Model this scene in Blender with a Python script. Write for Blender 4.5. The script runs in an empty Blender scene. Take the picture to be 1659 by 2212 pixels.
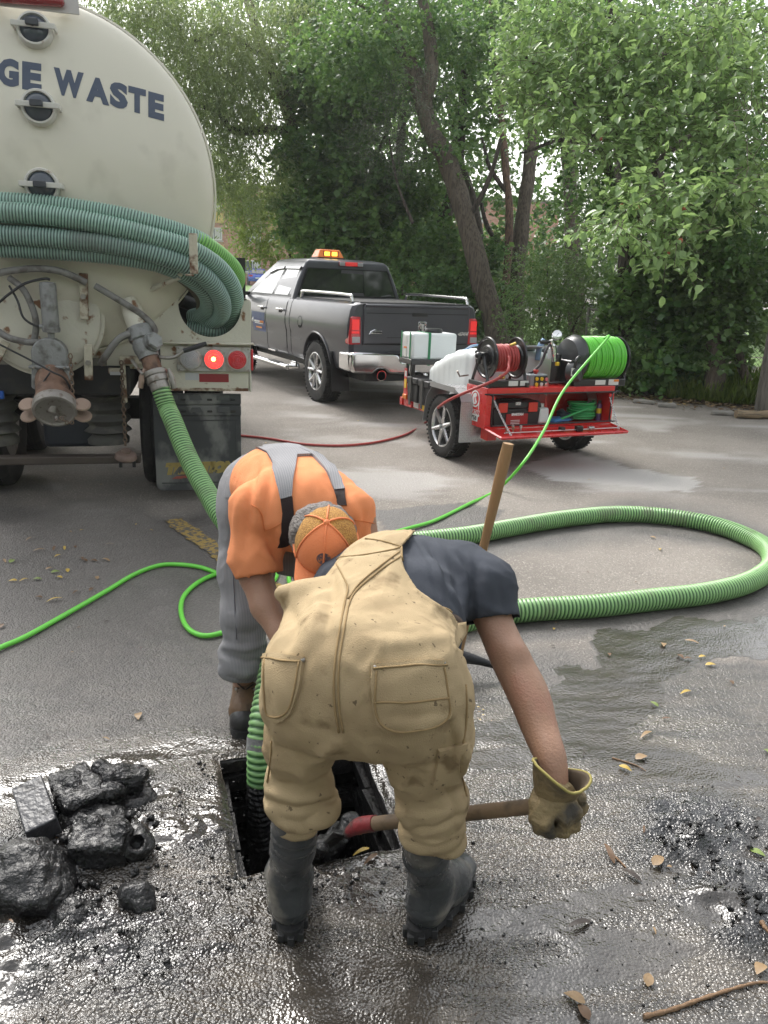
import bpy, bmesh, math, random
import numpy as np
import openvdb as vdb
from mathutils import Vector, Matrix, Quaternion
from mathutils.bvhtree import BVHTree
random.seed(5); rng = np.random.default_rng(5)
R = math.radians
S = bpy.context.scene; COL = S.collection
# ------------------------------------------------------------------ camera
F_, CX, CY = 1662.0, 829.5, 1106.0          # focal length and centre in the 1659 x 2212 reading of the photograph
CAM_H = 1.62; PITCH = math.atan((1106-612)/F_); ROLL = .04
cf = np.array([0, math.cos(PITCH), -math.sin(PITCH)]); cu0 = np.array([0, math.sin(PITCH), math.cos(PITCH)]); cr0 = np.array([1., 0, 0])
cr = cr0*math.cos(ROLL)+cu0*math.sin(ROLL); cu = -cr0*math.sin(ROLL)+cu0*math.cos(ROLL)
CAM = np.array([0, 0, CAM_H])
cam = bpy.data.cameras.new('camera'); camo = bpy.data.objects.new('camera', cam); COL.objects.link(camo)
cam.sensor_fit = 'VERTICAL'; cam.sensor_height = 24; cam.lens = 24*F_/2212; cam.clip_end = 500; cam.clip_start = .05
camo.matrix_world = Matrix(((cr[0], cu[0], -cf[0], CAM[0]), (cr[1], cu[1], -cf[1], CAM[1]), (cr[2], cu[2], -cf[2], CAM[2]), (0, 0, 0, 1)))
S.camera = camo
# ------------------------------------------------------------------ sky, sun, exposure
W = bpy.data.worlds.new('World'); S.world = W; W.use_nodes = True
nt = W.node_tree; bg = nt.nodes['Background']
sky = nt.nodes.new('ShaderNodeTexSky'); sky.sky_type = 'NISHITA'; sky.sun_disc = False
SUN_EL, SUN_AZ = R(47), R(-30)
sky.sun_elevation = SUN_EL; sky.sun_rotation = SUN_AZ; sky.air_density = 1.6; sky.dust_density = 4; sky.ozone_density = .6
hs = nt.nodes.new('ShaderNodeHueSaturation'); hs.inputs['Saturation'].default_value = .2; hs.inputs['Value'].default_value = 1.0
nt.links.new(sky.outputs[0], hs.inputs['Color']); nt.links.new(hs.outputs[0], bg.inputs[0]); bg.inputs[1].default_value = .15
sl = bpy.data.lights.new('sun', 'SUN'); sl.energy = 1.05; sl.angle = R(20); sl.color = (1, .965, .91)
so = bpy.data.objects.new('sun', sl); COL.objects.link(so)
sd = Vector((math.sin(SUN_AZ)*math.cos(SUN_EL), math.cos(SUN_AZ)*math.cos(SUN_EL), math.sin(SUN_EL)))
so.rotation_euler = sd.to_track_quat('Z', 'Y').to_euler(); so.location = (0, -5, 12)
S.view_settings.view_transform = 'Standard'; S.view_settings.look = 'None'; S.view_settings.gamma = 1
S.view_settings.use_curve_mapping = False; S.view_settings.exposure = 1.2
HAZE = .001
S.cycles.use_denoising = True; S.cycles.max_bounces = 8; S.cycles.transparent_max_bounces = 8
# ------------------------------------------------------------------ reading helpers: pixel + a known distance or plane -> a point in the place
def ray(x, y): return cf+(x-CX)/F_*cr-(y-CY)/F_*cu
def G(x, y, z=0.):
    d = ray(x, y); return CAM+d*((z-CAM_H)/d[2])
def D(x, y, dep): return CAM+ray(x, y)*dep
def Y_(x, y, yy):
    d = ray(x, y); return CAM+d*(yy/d[1])
def PX(p):
    q = np.asarray(p, float)-CAM; z = q@cf
    return np.stack([CX+F_*(q@cr)/z, CY-F_*(q@cu)/z], -1)
class Frame:
    def __init__(s, o, deg):
        a = R(deg); s.a = a; s.X = np.array([math.cos(a), math.sin(a), 0]); s.Y = np.array([-math.sin(a), math.cos(a), 0]); s.o = np.array([o[0], o[1], 0.])
    def loc(s, p): q = np.asarray(p)-s.o; return np.array([q@s.X, q@s.Y, q[2]])
    def at(s, x, y, yl=0.):
        d = ray(x, y); o = s.o+s.Y*yl; return s.loc(CAM+d*(((o-CAM)@s.Y)/(d@s.Y)))
    def atx(s, x, y, xl=0.):
        d = ray(x, y); o = s.o+s.X*xl; return s.loc(CAM+d*(((o-CAM)@s.X)/(d@s.X)))
    def atz(s, x, y, zl=0.): return s.loc(G(x, y, zl))
    def w(s, l): return s.o+s.X*l[0]+s.Y*l[1]+np.array([0, 0, l[2]])
# ------------------------------------------------------------------ noise in numpy
def _h(i, j, k, seed):
    n = (i*374761393+j*668265263+k*2147483647+seed*974634777) & 0xffffffff
    n = ((n ^ (n >> 13))*1274126177) & 0xffffffff
    return ((n ^ (n >> 16)) & 0xffff)/65535.
def vnoise(p, scale=1., seed=0):
    p = np.asarray(p, float)*scale; i = np.floor(p).astype(np.int64); f = p-i; f = f*f*(3-2*f); out = 0
    for a in (0, 1):
        for b in (0, 1):
            for c in (0, 1):
                w = (f[..., 0] if a else 1-f[..., 0])*(f[..., 1] if b else 1-f[..., 1])*(f[..., 2] if c else 1-f[..., 2])
                out = out+w*_h(i[..., 0]+a, i[..., 1]+b, i[..., 2]+c, seed)
    return out*2-1
def fbm(p, scale=1., oct=4, seed=0):
    o = 0; a = .5
    for q in range(oct): o = o+a*vnoise(p, scale*2**q, seed+q); a *= .5
    return o
def sstep(a, b, x): t = np.clip((x-a)/(b-a), 0, 1); return t*t*(3-2*t)
# ------------------------------------------------------------------ materials
MATS = {}
def mat(name, col, rough=.6, metal=0., var=.15, vs=6., col2=None, bump=0., bs=60., coat=0., spec=.5, ms=None, mth=(.5, .62), rvar=.1, emit=0, trans=0., coords='Object', stretch=None, ior=None):
    """principled material: base colour varied by noise, an optional second colour (rust, dirt, wear) by a thresholded noise, fine relief by bump"""
    if name in MATS: return MATS[name]
    m = bpy.data.materials.new(name); m.use_nodes = True; n = m.node_tree.nodes; l = m.node_tree.links; b = n['Principled BSDF']
    tc = n.new('ShaderNodeTexCoord'); src = tc.outputs[coords]
    if stretch:
        mp = n.new('ShaderNodeMapping'); mp.inputs['Scale'].default_value = stretch; l.new(src, mp.inputs[0]); src = mp.outputs[0]
    def noise(sc, det=5):
        t = n.new('ShaderNodeTexNoise'); t.inputs['Scale'].default_value = sc; t.inputs['Detail'].default_value = det; l.new(src, t.inputs['Vector']); return t.outputs[0]
    c = (*col, 1); N1 = noise(vs)
    mx = n.new('ShaderNodeMix'); mx.data_type = 'RGBA'
    mx.inputs[6].default_value = (*[v*(1-var) for v in col], 1); mx.inputs[7].default_value = (*[min(1, v*(1+var)) for v in col], 1)
    l.new(N1, mx.inputs[0]); out = mx.outputs[2]
    if col2 is not None:
        N2 = noise(ms or vs*2.3, 8); rp = n.new('ShaderNodeMapRange'); rp.inputs[1].default_value = mth[0]; rp.inputs[2].default_value = mth[1]
        l.new(N2, rp.inputs[0]); m2 = n.new('ShaderNodeMix'); m2.data_type = 'RGBA'; l.new(rp.outputs[0], m2.inputs[0]); l.new(out, m2.inputs[6]); m2.inputs[7].default_value = (*col2, 1); out = m2.outputs[2]
    l.new(out, b.inputs['Base Color']); b.inputs['Roughness'].default_value = rough; b.inputs['Metallic'].default_value = metal
    if rvar:
        rr = n.new('ShaderNodeMapRange'); rr.inputs[3].default_value = max(0.02, rough-rvar); rr.inputs[4].default_value = min(1, rough+rvar); l.new(N1, rr.inputs[0]); l.new(rr.outputs[0], b.inputs['Roughness'])
    b.inputs['Coat Weight'].default_value = coat; b.inputs['Coat Roughness'].default_value = .06; b.inputs['Specular IOR Level'].default_value = spec
    if trans: b.inputs['Transmission Weight'].default_value = trans
    if ior: b.inputs['IOR'].default_value = ior
    if emit: l.new(out, b.inputs['Emission Color']); b.inputs['Emission Strength'].default_value = emit
    if bump:
        bp = n.new('ShaderNodeBump'); bp.inputs['Strength'].default_value = min(1, bump); bp.inputs['Distance'].default_value = .01 if bump <= 1 else .01*bump
        l.new(noise(bs, 4), bp.inputs['Height']); l.new(bp.outputs[0], b.inputs['Normal'])
    MATS[name] = m; return m
def leafmat(name, a, b_, rough=.5, tr=.35):
    m = bpy.data.materials.new(name); m.use_nodes = True; n = m.node_tree.nodes; l = m.node_tree.links; p = n['Principled BSDF']
    at = n.new('ShaderNodeAttribute'); at.attribute_name = 'v'; mx = n.new('ShaderNodeMix'); mx.data_type = 'RGBA'
    mx.inputs[6].default_value = (*a, 1); mx.inputs[7].default_value = (*b_, 1); l.new(at.outputs['Fac'], mx.inputs[0])
    l.new(mx.outputs[2], p.inputs['Base Color']); p.inputs['Roughness'].default_value = rough-.1; p.inputs['Specular IOR Level'].default_value = .55
    t = n.new('ShaderNodeBsdfTranslucent'); hs = n.new('ShaderNodeHueSaturation'); hs.inputs['Value'].default_value = 1.6; hs.inputs['Hue'].default_value = .485
    l.new(mx.outputs[2], hs.inputs['Color']); l.new(hs.outputs[0], t.inputs[0])
    ms = n.new('ShaderNodeMixShader'); ms.inputs[0].default_value = tr; l.new(p.outputs[0], ms.inputs[1]); l.new(t.outputs[0], ms.inputs[2])
    l.new(ms.outputs[0], n['Material Output'].inputs[0]); MATS[name] = m; return m
# ------------------------------------------------------------------ objects
def tag(o, label=None, cat=None, group=None, kind=None):
    if label: o['label'] = label
    if cat: o['category'] = cat
    if group: o['group'] = group
    if kind: o['kind'] = kind
    return o
def empty(name, label, cat, loc=(0, 0, 0), rz=0., group=None, kind=None):
    o = bpy.data.objects.new(name, None); COL.objects.link(o); o.location = loc; o.rotation_euler = (0, 0, rz); o.empty_display_size = .1
    return tag(o, label, cat, group, kind)
def meshobj(name, v, f, m=None, parent=None, smooth=None, bevel=0., fattr=None, seg=2, solid=0.):
    me = bpy.data.meshes.new(name)
    if isinstance(f, np.ndarray):
        v = np.asarray(v, np.float32); k = f.shape[1]; nf = len(f)
        me.vertices.add(len(v)); me.vertices.foreach_set('co', v.ravel()); me.loops.add(nf*k); me.loops.foreach_set('vertex_index', f.astype(np.int32).ravel())
        me.polygons.add(nf); me.polygons.foreach_set('loop_start', np.arange(0, nf*k, k, dtype=np.int32)); me.update(calc_edges=True); me.validate()
    else: me.from_pydata([tuple(map(float, p)) for p in v], [], f); me.update()
    for q in (m if isinstance(m, (list, tuple)) else [m]):
        if q is not None: me.materials.append(q)
    if smooth is not None:
        me.polygons.foreach_set('use_smooth', np.ones(len(me.polygons), bool)); me.update()
        if smooth < 179: me.set_sharp_from_angle(angle=R(smooth))
    if fattr is not None:
        for an, vals in fattr.items():
            a = me.attributes.new(an, 'FLOAT', 'FACE' if len(vals) == len(me.polygons) and len(vals) != len(me.vertices) else 'POINT'); a.data.foreach_set('value', np.asarray(vals, np.float32))
    o = bpy.data.objects.new(name, me); COL.objects.link(o)
    if parent is not None: o.parent = parent
    if solid: q = o.modifiers.new('thick', 'SOLIDIFY'); q.thickness = solid; q.offset = 0
    if bevel: q = o.modifiers.new('bevel', 'BEVEL'); q.width = bevel; q.segments = seg; q.limit_method = 'ANGLE'; q.angle_limit = R(35)
    return o
def catmull(P, n):
    P = np.asarray(P, float); P = np.vstack([2*P[0]-P[1], P, 2*P[-1]-P[-2]]); out = []
    for i in range(1, len(P)-2):
        t = np.linspace(0, 1, n, endpoint=False)[:, None]; a, b, c, d = P[i-1:i+3]
        out.append(.5*((2*b)+(c-a)*t+(2*a-5*b+4*c-d)*t**2+(-a+3*b-3*c+d)*t**3))
    return np.vstack(out+[P[-2:-1]])
def resample(P, step):
    P = np.asarray(P, float); d = np.r_[0, np.cumsum(np.linalg.norm(np.diff(P[:, :3], axis=0), axis=1))]; n = max(2, int(d[-1]/step)+1); s = np.linspace(0, d[-1], n)
    return np.stack([np.interp(s, d, P[:, k]) for k in range(P.shape[1])], 1), s
def frames(P):
    T = np.gradient(P, axis=0); T /= np.linalg.norm(T, axis=1, keepdims=True)+1e-12
    u = np.cross(T[0], [0, 0, 1.]);
    if np.linalg.norm(u) < .1: u = np.cross(T[0], [1., 0, 0])
    U = []
    for t in T:
        u = u-t*(u@t); u = u/(np.linalg.norm(u)+1e-12); U.append(u)
    U = np.array(U); return T, U, np.cross(T, U)
def rotm(axis, ang): return np.array(Matrix.Rotation(ang, 3, Vector(axis)))
class MB:
    """collects boxes, tubes, lathes and prisms into one mesh"""
    def __init__(s): s.v = []; s.f = []; s.n = 0; s.mi = []
    def add(s, v, f, mi=0):
        v = np.asarray(v, float); s.v.append(v); s.f += [tuple(i+s.n for i in q) for q in f]; s.n += len(v); s.mi += [mi]*len(f); return s
    def box(s, c, d, rot=None, mi=0, taper=None):
        a = np.array([(x, y, z) for z in (-.5, .5) for y in (-.5, .5) for x in (-.5, .5)])*np.array(d)
        if taper: a[4:, 0] *= taper[0]; a[4:, 1] *= taper[1]
        if rot is not None: a = a@np.asarray(rot).T
        return s.add(a+np.array(c), [(0, 2, 3, 1), (4, 5, 7, 6), (0, 1, 5, 4), (2, 6, 7, 3), (0, 4, 6, 2), (1, 3, 7, 5)], mi)
    def tube(s, P, r, n=10, caps=True, mi=0, closed=False):
        P = np.asarray(P, float); r = np.broadcast_to(np.asarray(r, float), (len(P),)); T, U, V = frames(P); a = np.linspace(0, 2*np.pi, n, endpoint=False)
        v = (P[:, None]+r[:, None, None]*(U[:, None]*np.cos(a)[None, :, None]+V[:, None]*np.sin(a)[None, :, None])).reshape(-1, 3); f = []; m = len(P)
        for i in range(m if closed else m-1):
            i2 = (i+1) % m
            for j in range(n): f.append((i*n+j, i*n+(j+1) % n, i2*n+(j+1) % n, i2*n+j))
        if caps and not closed: f += [tuple(range(n))[::-1], tuple((m-1)*n+j for j in range(n))]
        return s.add(v, f, mi)
    def cyl(s, p0, p1, r0, r1=None, n=16, mi=0): return s.tube([p0, p1], [r0, r0 if r1 is None else r1], n, True, mi)
    def lathe(s, prof, c, axis=(0, 0, 1), n=32, mi=0, closed=False):
        """prof: list of (radius, height along axis)"""
        q = np.array(Vector((0, 0, 1)).rotation_difference(Vector(axis).normalized()).to_matrix()); a = np.linspace(0, 2*np.pi, n, endpoint=False); m = len(prof)
        v = np.array([(r*math.cos(t), r*math.sin(t), h) for r, h in prof for t in a])@q.T+np.array(c); f = []
        for i in range(m if closed else m-1):
            i2 = (i+1) % m
            for j in range(n): f.append((i*n+j, i*n+(j+1) % n, i2*n+(j+1) % n, i2*n+j))
        if not closed:
            if prof[0][0] > 1e-4: f.append(tuple(range(n))[::-1])
            if prof[-1][0] > 1e-4: f.append(tuple((m-1)*n+j for j in range(n)))
        return s.add(v, f, mi)
    def prism(s, poly, d, o=(0, 0, 0), ux=(1, 0, 0), uy=(0, 0, 1), mi=0):
        """polygon in (ux, uy) extruded by d along ux x uy (centred)"""
        ux = np.array(ux, float); uy = np.array(uy, float); w = np.cross(ux, uy); n = len(poly); p = np.array([np.array(o)+x*ux+y*uy for x, y in poly])
        return s.add(np.vstack([p-w*d/2, p+w*d/2]), [tuple(range(n))[::-1], tuple(range(n, 2*n))]+[(i, (i+1) % n, n+(i+1) % n, n+i) for i in range(n)], mi)
    def ball(s, c, r, n=12, mi=0):
        r = np.broadcast_to(np.array(r, float), (3,)); m = n//2+1
        t = np.linspace(0, np.pi, m); a = np.linspace(0, 2*np.pi, n, endpoint=False)
        v = np.array([(math.sin(x)*math.cos(y), math.sin(x)*math.sin(y), math.cos(x)) for x in t for y in a])*r+np.array(c)
        return s.add(v, [(i*n+j, (i+1)*n+j, (i+1)*n+(j+1) % n, i*n+(j+1) % n) for i in range(m-1) for j in range(n)], mi)
    def build(s, name, m, parent=None, smooth=40, bevel=0., label=None, kind=None, seg=2):
        o = meshobj(name, np.vstack(s.v), s.f, m, parent, smooth, bevel, seg=seg)
        if any(s.mi): o.data.polygons.foreach_set('material_index', np.array(s.mi, np.int32))
        tag(o, label, kind=kind); return o
def copy_tree(o, parent=None):
    c = o.copy(); COL.objects.link(c)
    if parent is not None: c.parent = parent
    for ch in [q for q in bpy.data.objects if q.parent == o]: copy_tree(ch, c)
    return c
def text_mesh(txt, size, bold=.0, ext=.002, align='CENTER', shear=0., sx=1.):
    cu_ = bpy.data.curves.new('t', 'FONT'); cu_.body = txt; cu_.size = size; cu_.offset = bold; cu_.extrude = ext; cu_.align_x = align; cu_.align_y = 'CENTER'; cu_.shear = shear; cu_.resolution_u = 3
    o = bpy.data.objects.new('t', cu_); COL.objects.link(o); dg = bpy.context.evaluated_depsgraph_get(); me = bpy.data.meshes.new_from_object(o.evaluated_get(dg))
    v = np.array([q.co[:] for q in me.vertices]); v[:, 0] *= sx; f = [tuple(p.vertices) for p in me.polygons]
    bpy.data.objects.remove(o); bpy.data.curves.remove(cu_); bpy.data.meshes.remove(me); return v, f
def lettering(name, txt, size, o, ux, uy, m, parent, bold=0., shear=0., sx=1., ext=.0015, align='CENTER', kind=None):
    v, f = text_mesh(txt, size, bold, ext, align, shear, sx); ux = np.array(ux, float); uy = np.array(uy, float); ux /= np.linalg.norm(ux); uy /= np.linalg.norm(uy); w = np.cross(ux, uy)
    return tag(meshobj(name, np.array(o)+v[:, :1]*ux+v[:, 1:2]*uy+v[:, 2:3]*w, f, m, parent), kind=kind)
# ------------------------------------------------------------------ signed-distance modelling for bodies, clothes and rocks
class SDF:
    def __init__(s, lo, hi, h):
        s.lo = np.array(lo, float); s.h = h; s.n = np.ceil((np.array(hi)-s.lo)/h).astype(int)+1; s.d = np.full(s.n, .2, np.float32)
    def _sub(s, lo, hi):
        a = np.clip(np.floor((np.array(lo)-s.lo)/s.h).astype(int), 0, s.n-1); b = np.clip(np.ceil((np.array(hi)-s.lo)/s.h).astype(int)+1, 1, s.n); sl = tuple(slice(x, y) for x, y in zip(a, b))
        g = np.stack(np.meshgrid(*[s.lo[k]+s.h*np.arange(a[k], b[k]) for k in range(3)], indexing='ij'), -1); return sl, g
    def _join(s, sl, e, k, sub=False):
        d = s.d[sl]
        if sub: e = -e; q = np.clip(.5-.5*(d-e)/k, 0, 1); s.d[sl] = d*(1-q)+e*q+k*q*(1-q); return
        q = np.clip(.5+.5*(d-e)/k, 0, 1); s.d[sl] = d*(1-q)+e*q-k*q*(1-q)
    def cap(s, p0, p1, r0, r1=None, k=.02, sub=False):
        p0 = np.array(p0, float); p1 = np.array(p1, float); r1 = r0 if r1 is None else r1; m = max(r0, r1)+.06+k
        sl, g = s._sub(np.minimum(p0, p1)-m, np.maximum(p0, p1)+m)
        if g.size == 0: return s
        ba = p1-p0; t = np.clip(((g-p0)@ba)/(ba@ba+1e-12), 0, 1); e = np.linalg.norm(g-(p0+t[..., None]*ba), axis=-1)-(r0+(r1-r0)*t); s._join(sl, e, k, sub); return s
    def ell(s, c, r, rot=None, k=.02, sub=False):
        c = np.array(c, float); r = np.broadcast_to(np.array(r, float), (3,)); m = r.max()+.06+k; sl, g = s._sub(c-m, c+m)
        if g.size == 0: return s
        q = g-c
        if rot is not None: q = q@np.asarray(rot)
        k0 = np.linalg.norm(q/r, axis=-1); k1 = np.linalg.norm(q/(r*r), axis=-1); e = k0*(k0-1)/(k1+1e-9); s._join(sl, e, k, sub); return s
    def chain(s, pts, k=.02):
        for a, b in zip(pts[:-1], pts[1:]): s.cap(a[0], b[0], a[1], b[1], k)
        return s
    def box(s, c, r, rot=None, k=.01, rd=.01, sub=False):
        c = np.array(c, float); r = np.array(r, float); m = np.linalg.norm(r)+.06; sl, g = s._sub(c-m, c+m); q = g-c
        if rot is not None: q = q@np.asarray(rot)
        q = np.abs(q)-(r-rd); e = np.linalg.norm(np.maximum(q, 0), axis=-1)+np.minimum(q.max(-1), 0)-rd; s._join(sl, e, k, sub); return s
    def mesh(s, smooth=1):
        g = vdb.FloatGrid(background=.2); g.copyFromArray(np.clip(s.d, -.2, .2)); g.gridClass = vdb.GridClass.LEVEL_SET
        p, q = g.convertToQuads(isovalue=0.); v = p.astype(float)*s.h+s.lo; q = q[:, ::-1].astype(np.int32)
        for _ in range(smooth): v = lap(v, q)
        return v, q
def edges_of(q): k = q.shape[1]; return np.concatenate([q[:, [i, (i+1) % k]] for i in range(k)])
def lap(v, q, w=.5):
    e = edges_of(q); s = np.zeros_like(v); c = np.zeros(len(v))
    np.add.at(s, e[:, 0], v[e[:, 1]]); np.add.at(s, e[:, 1], v[e[:, 0]]); np.add.at(c, e[:, 0], 1); np.add.at(c, e[:, 1], 1)
    return v*(1-w)+w*s/np.maximum(c, 1)[:, None]
def vnormals(v, q):
    a = np.cross(v[q[:, 2]]-v[q[:, 0]], v[q[:, -1]]-v[q[:, 1]]); n = np.zeros_like(v)
    for i in range(q.shape[1]): np.add.at(n, q[:, i], a)
    return n/(np.linalg.norm(n, axis=1, keepdims=True)+1e-12)
def segdist(P, L):
    """distance of 2-D/3-D points to a polyline, and the position along it (0..1)"""
    L = np.asarray(L, float); P = np.asarray(P, float); best = np.full(len(P), 1e9); pos = np.zeros(len(P)); sl = np.r_[0, np.cumsum(np.linalg.norm(np.diff(L, axis=0), axis=1))]
    for i in range(len(L)-1):
        ba = L[i+1]-L[i]; t = np.clip(((P-L[i])@ba)/(ba@ba+1e-12), 0, 1); d = np.linalg.norm(P-(L[i]+t[:, None]*ba), axis=1); b = d < best
        best[b] = d[b]; pos[b] = (sl[i]+t[b]*(sl[i+1]-sl[i]))/sl[-1]
    return best, pos
def inpoly(P, poly):
    P = np.asarray(P); poly = np.asarray(poly, float); x, y = P[:, 0], P[:, 1]; r = np.zeros(len(P), bool); j = len(poly)-1
    for i in range(len(poly)):
        c = ((poly[i, 1] > y) != (poly[j, 1] > y)) & (x < (poly[j, 0]-poly[i, 0])*(y-poly[i, 1])/(poly[j, 1]-poly[i, 1]+1e-12)+poly[i, 0]); r ^= c; j = i
    return r
# ================================================================== GROUND
PIT = [G(521, 1888)[:2], G(867, 1824)[:2], G(777, 1594)[:2], G(476, 1639)[:2]]      # near left, near right, far right, far left
OUT = [(-4.2, .1), (4.6, .1), (4.6, 7.5), (-4.2, 7.5)]
def lot_zones(P):
    """wet (0 dry .. 1 under water film) and mud (0..1) from where the water and sludge lie on the lot"""
    n = fbm(P, 1.3, 4, 11); n2 = fbm(P, 5., 3, 12); q = PX(P*np.array([1, 1, 0])); x, y = q[:, 0], q[:, 1]; ok = P[:, 1] > .3
    yy = y+n*170
    wet = .97*sstep(1500-.10*(x-800).clip(-500, 200), 1640, yy)
    wet = np.maximum(wet, .55*sstep(1330, 1480, yy+n2*60)*sstep(620, 380, x))
    wet = np.maximum(wet, .36*sstep(1000, 1090, yy)*sstep(640, 520, x+n*60))
    film = inpoly(q+np.stack([n2*48+n*20, n2*26+n*34], 1), [(1290, 1362), (1420, 1340), (1700, 1316), (1700, 1420), (1500, 1440), (1420, 1520), (1330, 1640), (1080, 1600), (1050, 1580), (1180, 1515), (1255, 1455), (1285, 1410)])
    wet = np.maximum(wet, .93*film); lot_zones.film = film.astype(float)
    wet = np.maximum(wet, .66*sstep(1400, 1500, yy)*sstep(1360, 1480, x+n2*50)); wet = np.maximum(wet, .9*sstep(1590, 1680, yy)*sstep(1000, 1100, x))
    d, _ = segdist(q, [(1020, 1180), (1150, 1150), (1280, 1128), (1400, 1130), (1560, 1150), (1700, 1190), (1700, 1300), (1500, 1320), (1300, 1345), (1120, 1360)])
    wet = np.maximum(wet, .5*sstep(60, 8, d+n*30)); wet = np.maximum(wet, .45*inpoly(q+np.stack([n*40, n*30], 1), [(820, 1120), (1010, 1085), (1100, 1110), (1060, 1160), (860, 1180)]))
    wet = np.maximum(wet, .4*sstep(.1, .5, n)*sstep(1150, 1300, y))
    mud = np.zeros(len(P))
    for a, b, r, s in ((1510, 1800, 120, .9), (1590, 1930, 110, 1.), (1620, 2010, 90, .8), (1440, 1760, 80, .55), (190, 1790, 150, .8), (60, 1880, 130, .9), (290, 1700, 80, .5), (120, 2010, 190, .6), (300, 2060, 200, .5), (480, 2010, 120, .35), (30, 2120, 160, .45), (700, 1900, 180, .25), (430, 1810, 90, .4)):
        e = ((x-a)/r)**2+((y-b)/(r*.62))**2; mud = np.maximum(mud, s*np.exp(-e*.9))
    mud *= ok; wet = np.where(ok, wet, .9)
    pale = inpoly(q+np.stack([n*50, n*22], 1), [(1130, 1010), (1240, 985), (1420, 1020), (1530, 1040), (1480, 1056), (1330, 1046), (1200, 1040)])*.9
    pale = np.maximum(pale, .6*sstep(.05, .35, fbm(P*np.array([1, 2.2, 1]), .9, 5, 31))*sstep(1120, 1040, y)*sstep(560, 700, x))
    return np.clip(wet, 0, 1), mud, np.clip(pale, 0, 1), q
A1 = np.array([1, 1.8, 1])
def ground_height(P):
    wet, mud, pale, q = lot_zones(P)
    streak = P.copy(); a = .30; streak[:, 0] = (P[:, 0]*math.cos(a)+P[:, 1]*math.sin(a))*.35; streak[:, 1] = (-P[:, 0]*math.sin(a)+P[:, 1]*math.cos(a))+.12*P[:, 0]**2
    h = .010*fbm(P, 2.2, 3, 1)+.004*fbm(P, 9, 3, 2)*wet+wet*.0035*fbm(streak, 26, 3, 3)
    clod = np.abs(fbm(P, 13, 4, 5)); lump = fbm(P, 30, 3, 6)
    h += mud*(.018+.085*clod+.040*lump)+wet*.0022*fbm(P, 70, 2, 8)
    return h
V = []; FQ = []; nS, nT = 150, 150; off = 0
for k in range(4):
    i0, i1 = np.array(PIT[k]), np.array(PIT[(k+1) % 4]); o0, o1 = np.array(OUT[k], float), np.array(OUT[(k+1) % 4], float)
    s = np.linspace(0, 1, nS+1)[:, None, None]; t = (np.linspace(0, 1, nT+1)**1.75)[None, :, None]
    p = (i0*(1-s)+i1*s)*(1-t)+(o0*(1-s)+o1*s)*t; V.append(p.reshape(-1, 2)); a = np.arange(nS)[:, None]*(nT+1)+np.arange(nT)[None, :]
    FQ.append(off+np.stack([a, a+nT+1, a+nT+2, a+1], -1).reshape(-1, 4)); off += (nS+1)*(nT+1)
v2 = np.vstack(V); fq = np.vstack(FQ)[:, ::-1]; P = np.c_[v2, np.zeros(len(v2))]
pc = np.mean(PIT, 0); dpit, _ = segdist(v2, PIT+[PIT[0]]); dout = np.minimum.reduce([v2[:, 0]+4.2, 4.6-v2[:, 0], v2[:, 1]-.1, 7.5-v2[:, 1]])
P[:, 2] = ground_height(P)*sstep(0, .03, dpit+.008)*sstep(0, .8, dout)
P[:, 2] -= .012*sstep(.03, 0., dpit)
P[:, :2] += (np.stack([fbm(P, 14, 2, 21), fbm(P, 14, 2, 22)], 1)*.014)*sstep(.06, 0, dpit)[:, None]
wet, mud, pale, _ = lot_zones(P); film_ = np.maximum(lot_zones.film, np.maximum(.8*sstep(.16, .36, fbm(P*A1, 2.1, 4, 61)), .95*sstep(.02, .26, fbm(np.stack([(P[:, 0]*.94+P[:, 1]*.34)*.9, (-P[:, 0]*.34+P[:, 1]*.94)*4.5+.5*P[:, 0]**2, 0*P[:, 0]], 1), 1.15, 4, 71)))*sstep(.75, .95, wet))
# far sheet around the near one
fx = np.r_[np.linspace(-70, -4.2, 60), np.linspace(-4.2, 4.6, 60)[1:], np.linspace(4.6, 70, 60)[1:]]; fy = np.r_[np.linspace(-30, .1, 20), np.linspace(.1, 7.5, 50)[1:], np.linspace(7.5, 30, 150)[1:], np.linspace(30, 160, 20)[1:]]
gx, gy = np.meshgrid(fx, fy, indexing='ij'); ny_ = len(fy); a = np.arange(len(fx)-1)[:, None]*ny_+np.arange(ny_-1)[None, :]
keep = ~(((gx[:-1, :-1]+gx[1:, 1:])/2 > -4.2) & ((gx[:-1, :-1]+gx[1:, 1:])/2 < 4.6) & ((gy[:-1, :-1]+gy[1:, 1:])/2 > .1) & ((gy[:-1, :-1]+gy[1:, 1:])/2 < 7.5))
fq2 = np.stack([a, a+ny_, a+ny_+1, a+1], -1)[keep].reshape(-1, 4)+len(P); P2 = np.stack([gx, gy, 0*gx], -1).reshape(-1, 3)
w2, m2_, p2, q2 = lot_zones(P2); far = (P2[:, 1] > 7.); w2 = np.where(far, 0, w2); back = P2[:, 1] < .3; p2 = np.where(back, 0, p2)
lot = meshobj('parking_lot', np.vstack([P, P2]), np.vstack([fq, fq2]), None, None, 179, fattr={'wet': np.r_[wet, w2], 'mud': np.r_[mud, m2_*0], 'pale': np.r_[pale, p2], 'film': np.r_[film_, 0*p2]})
tag(lot, kind='structure')
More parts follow.
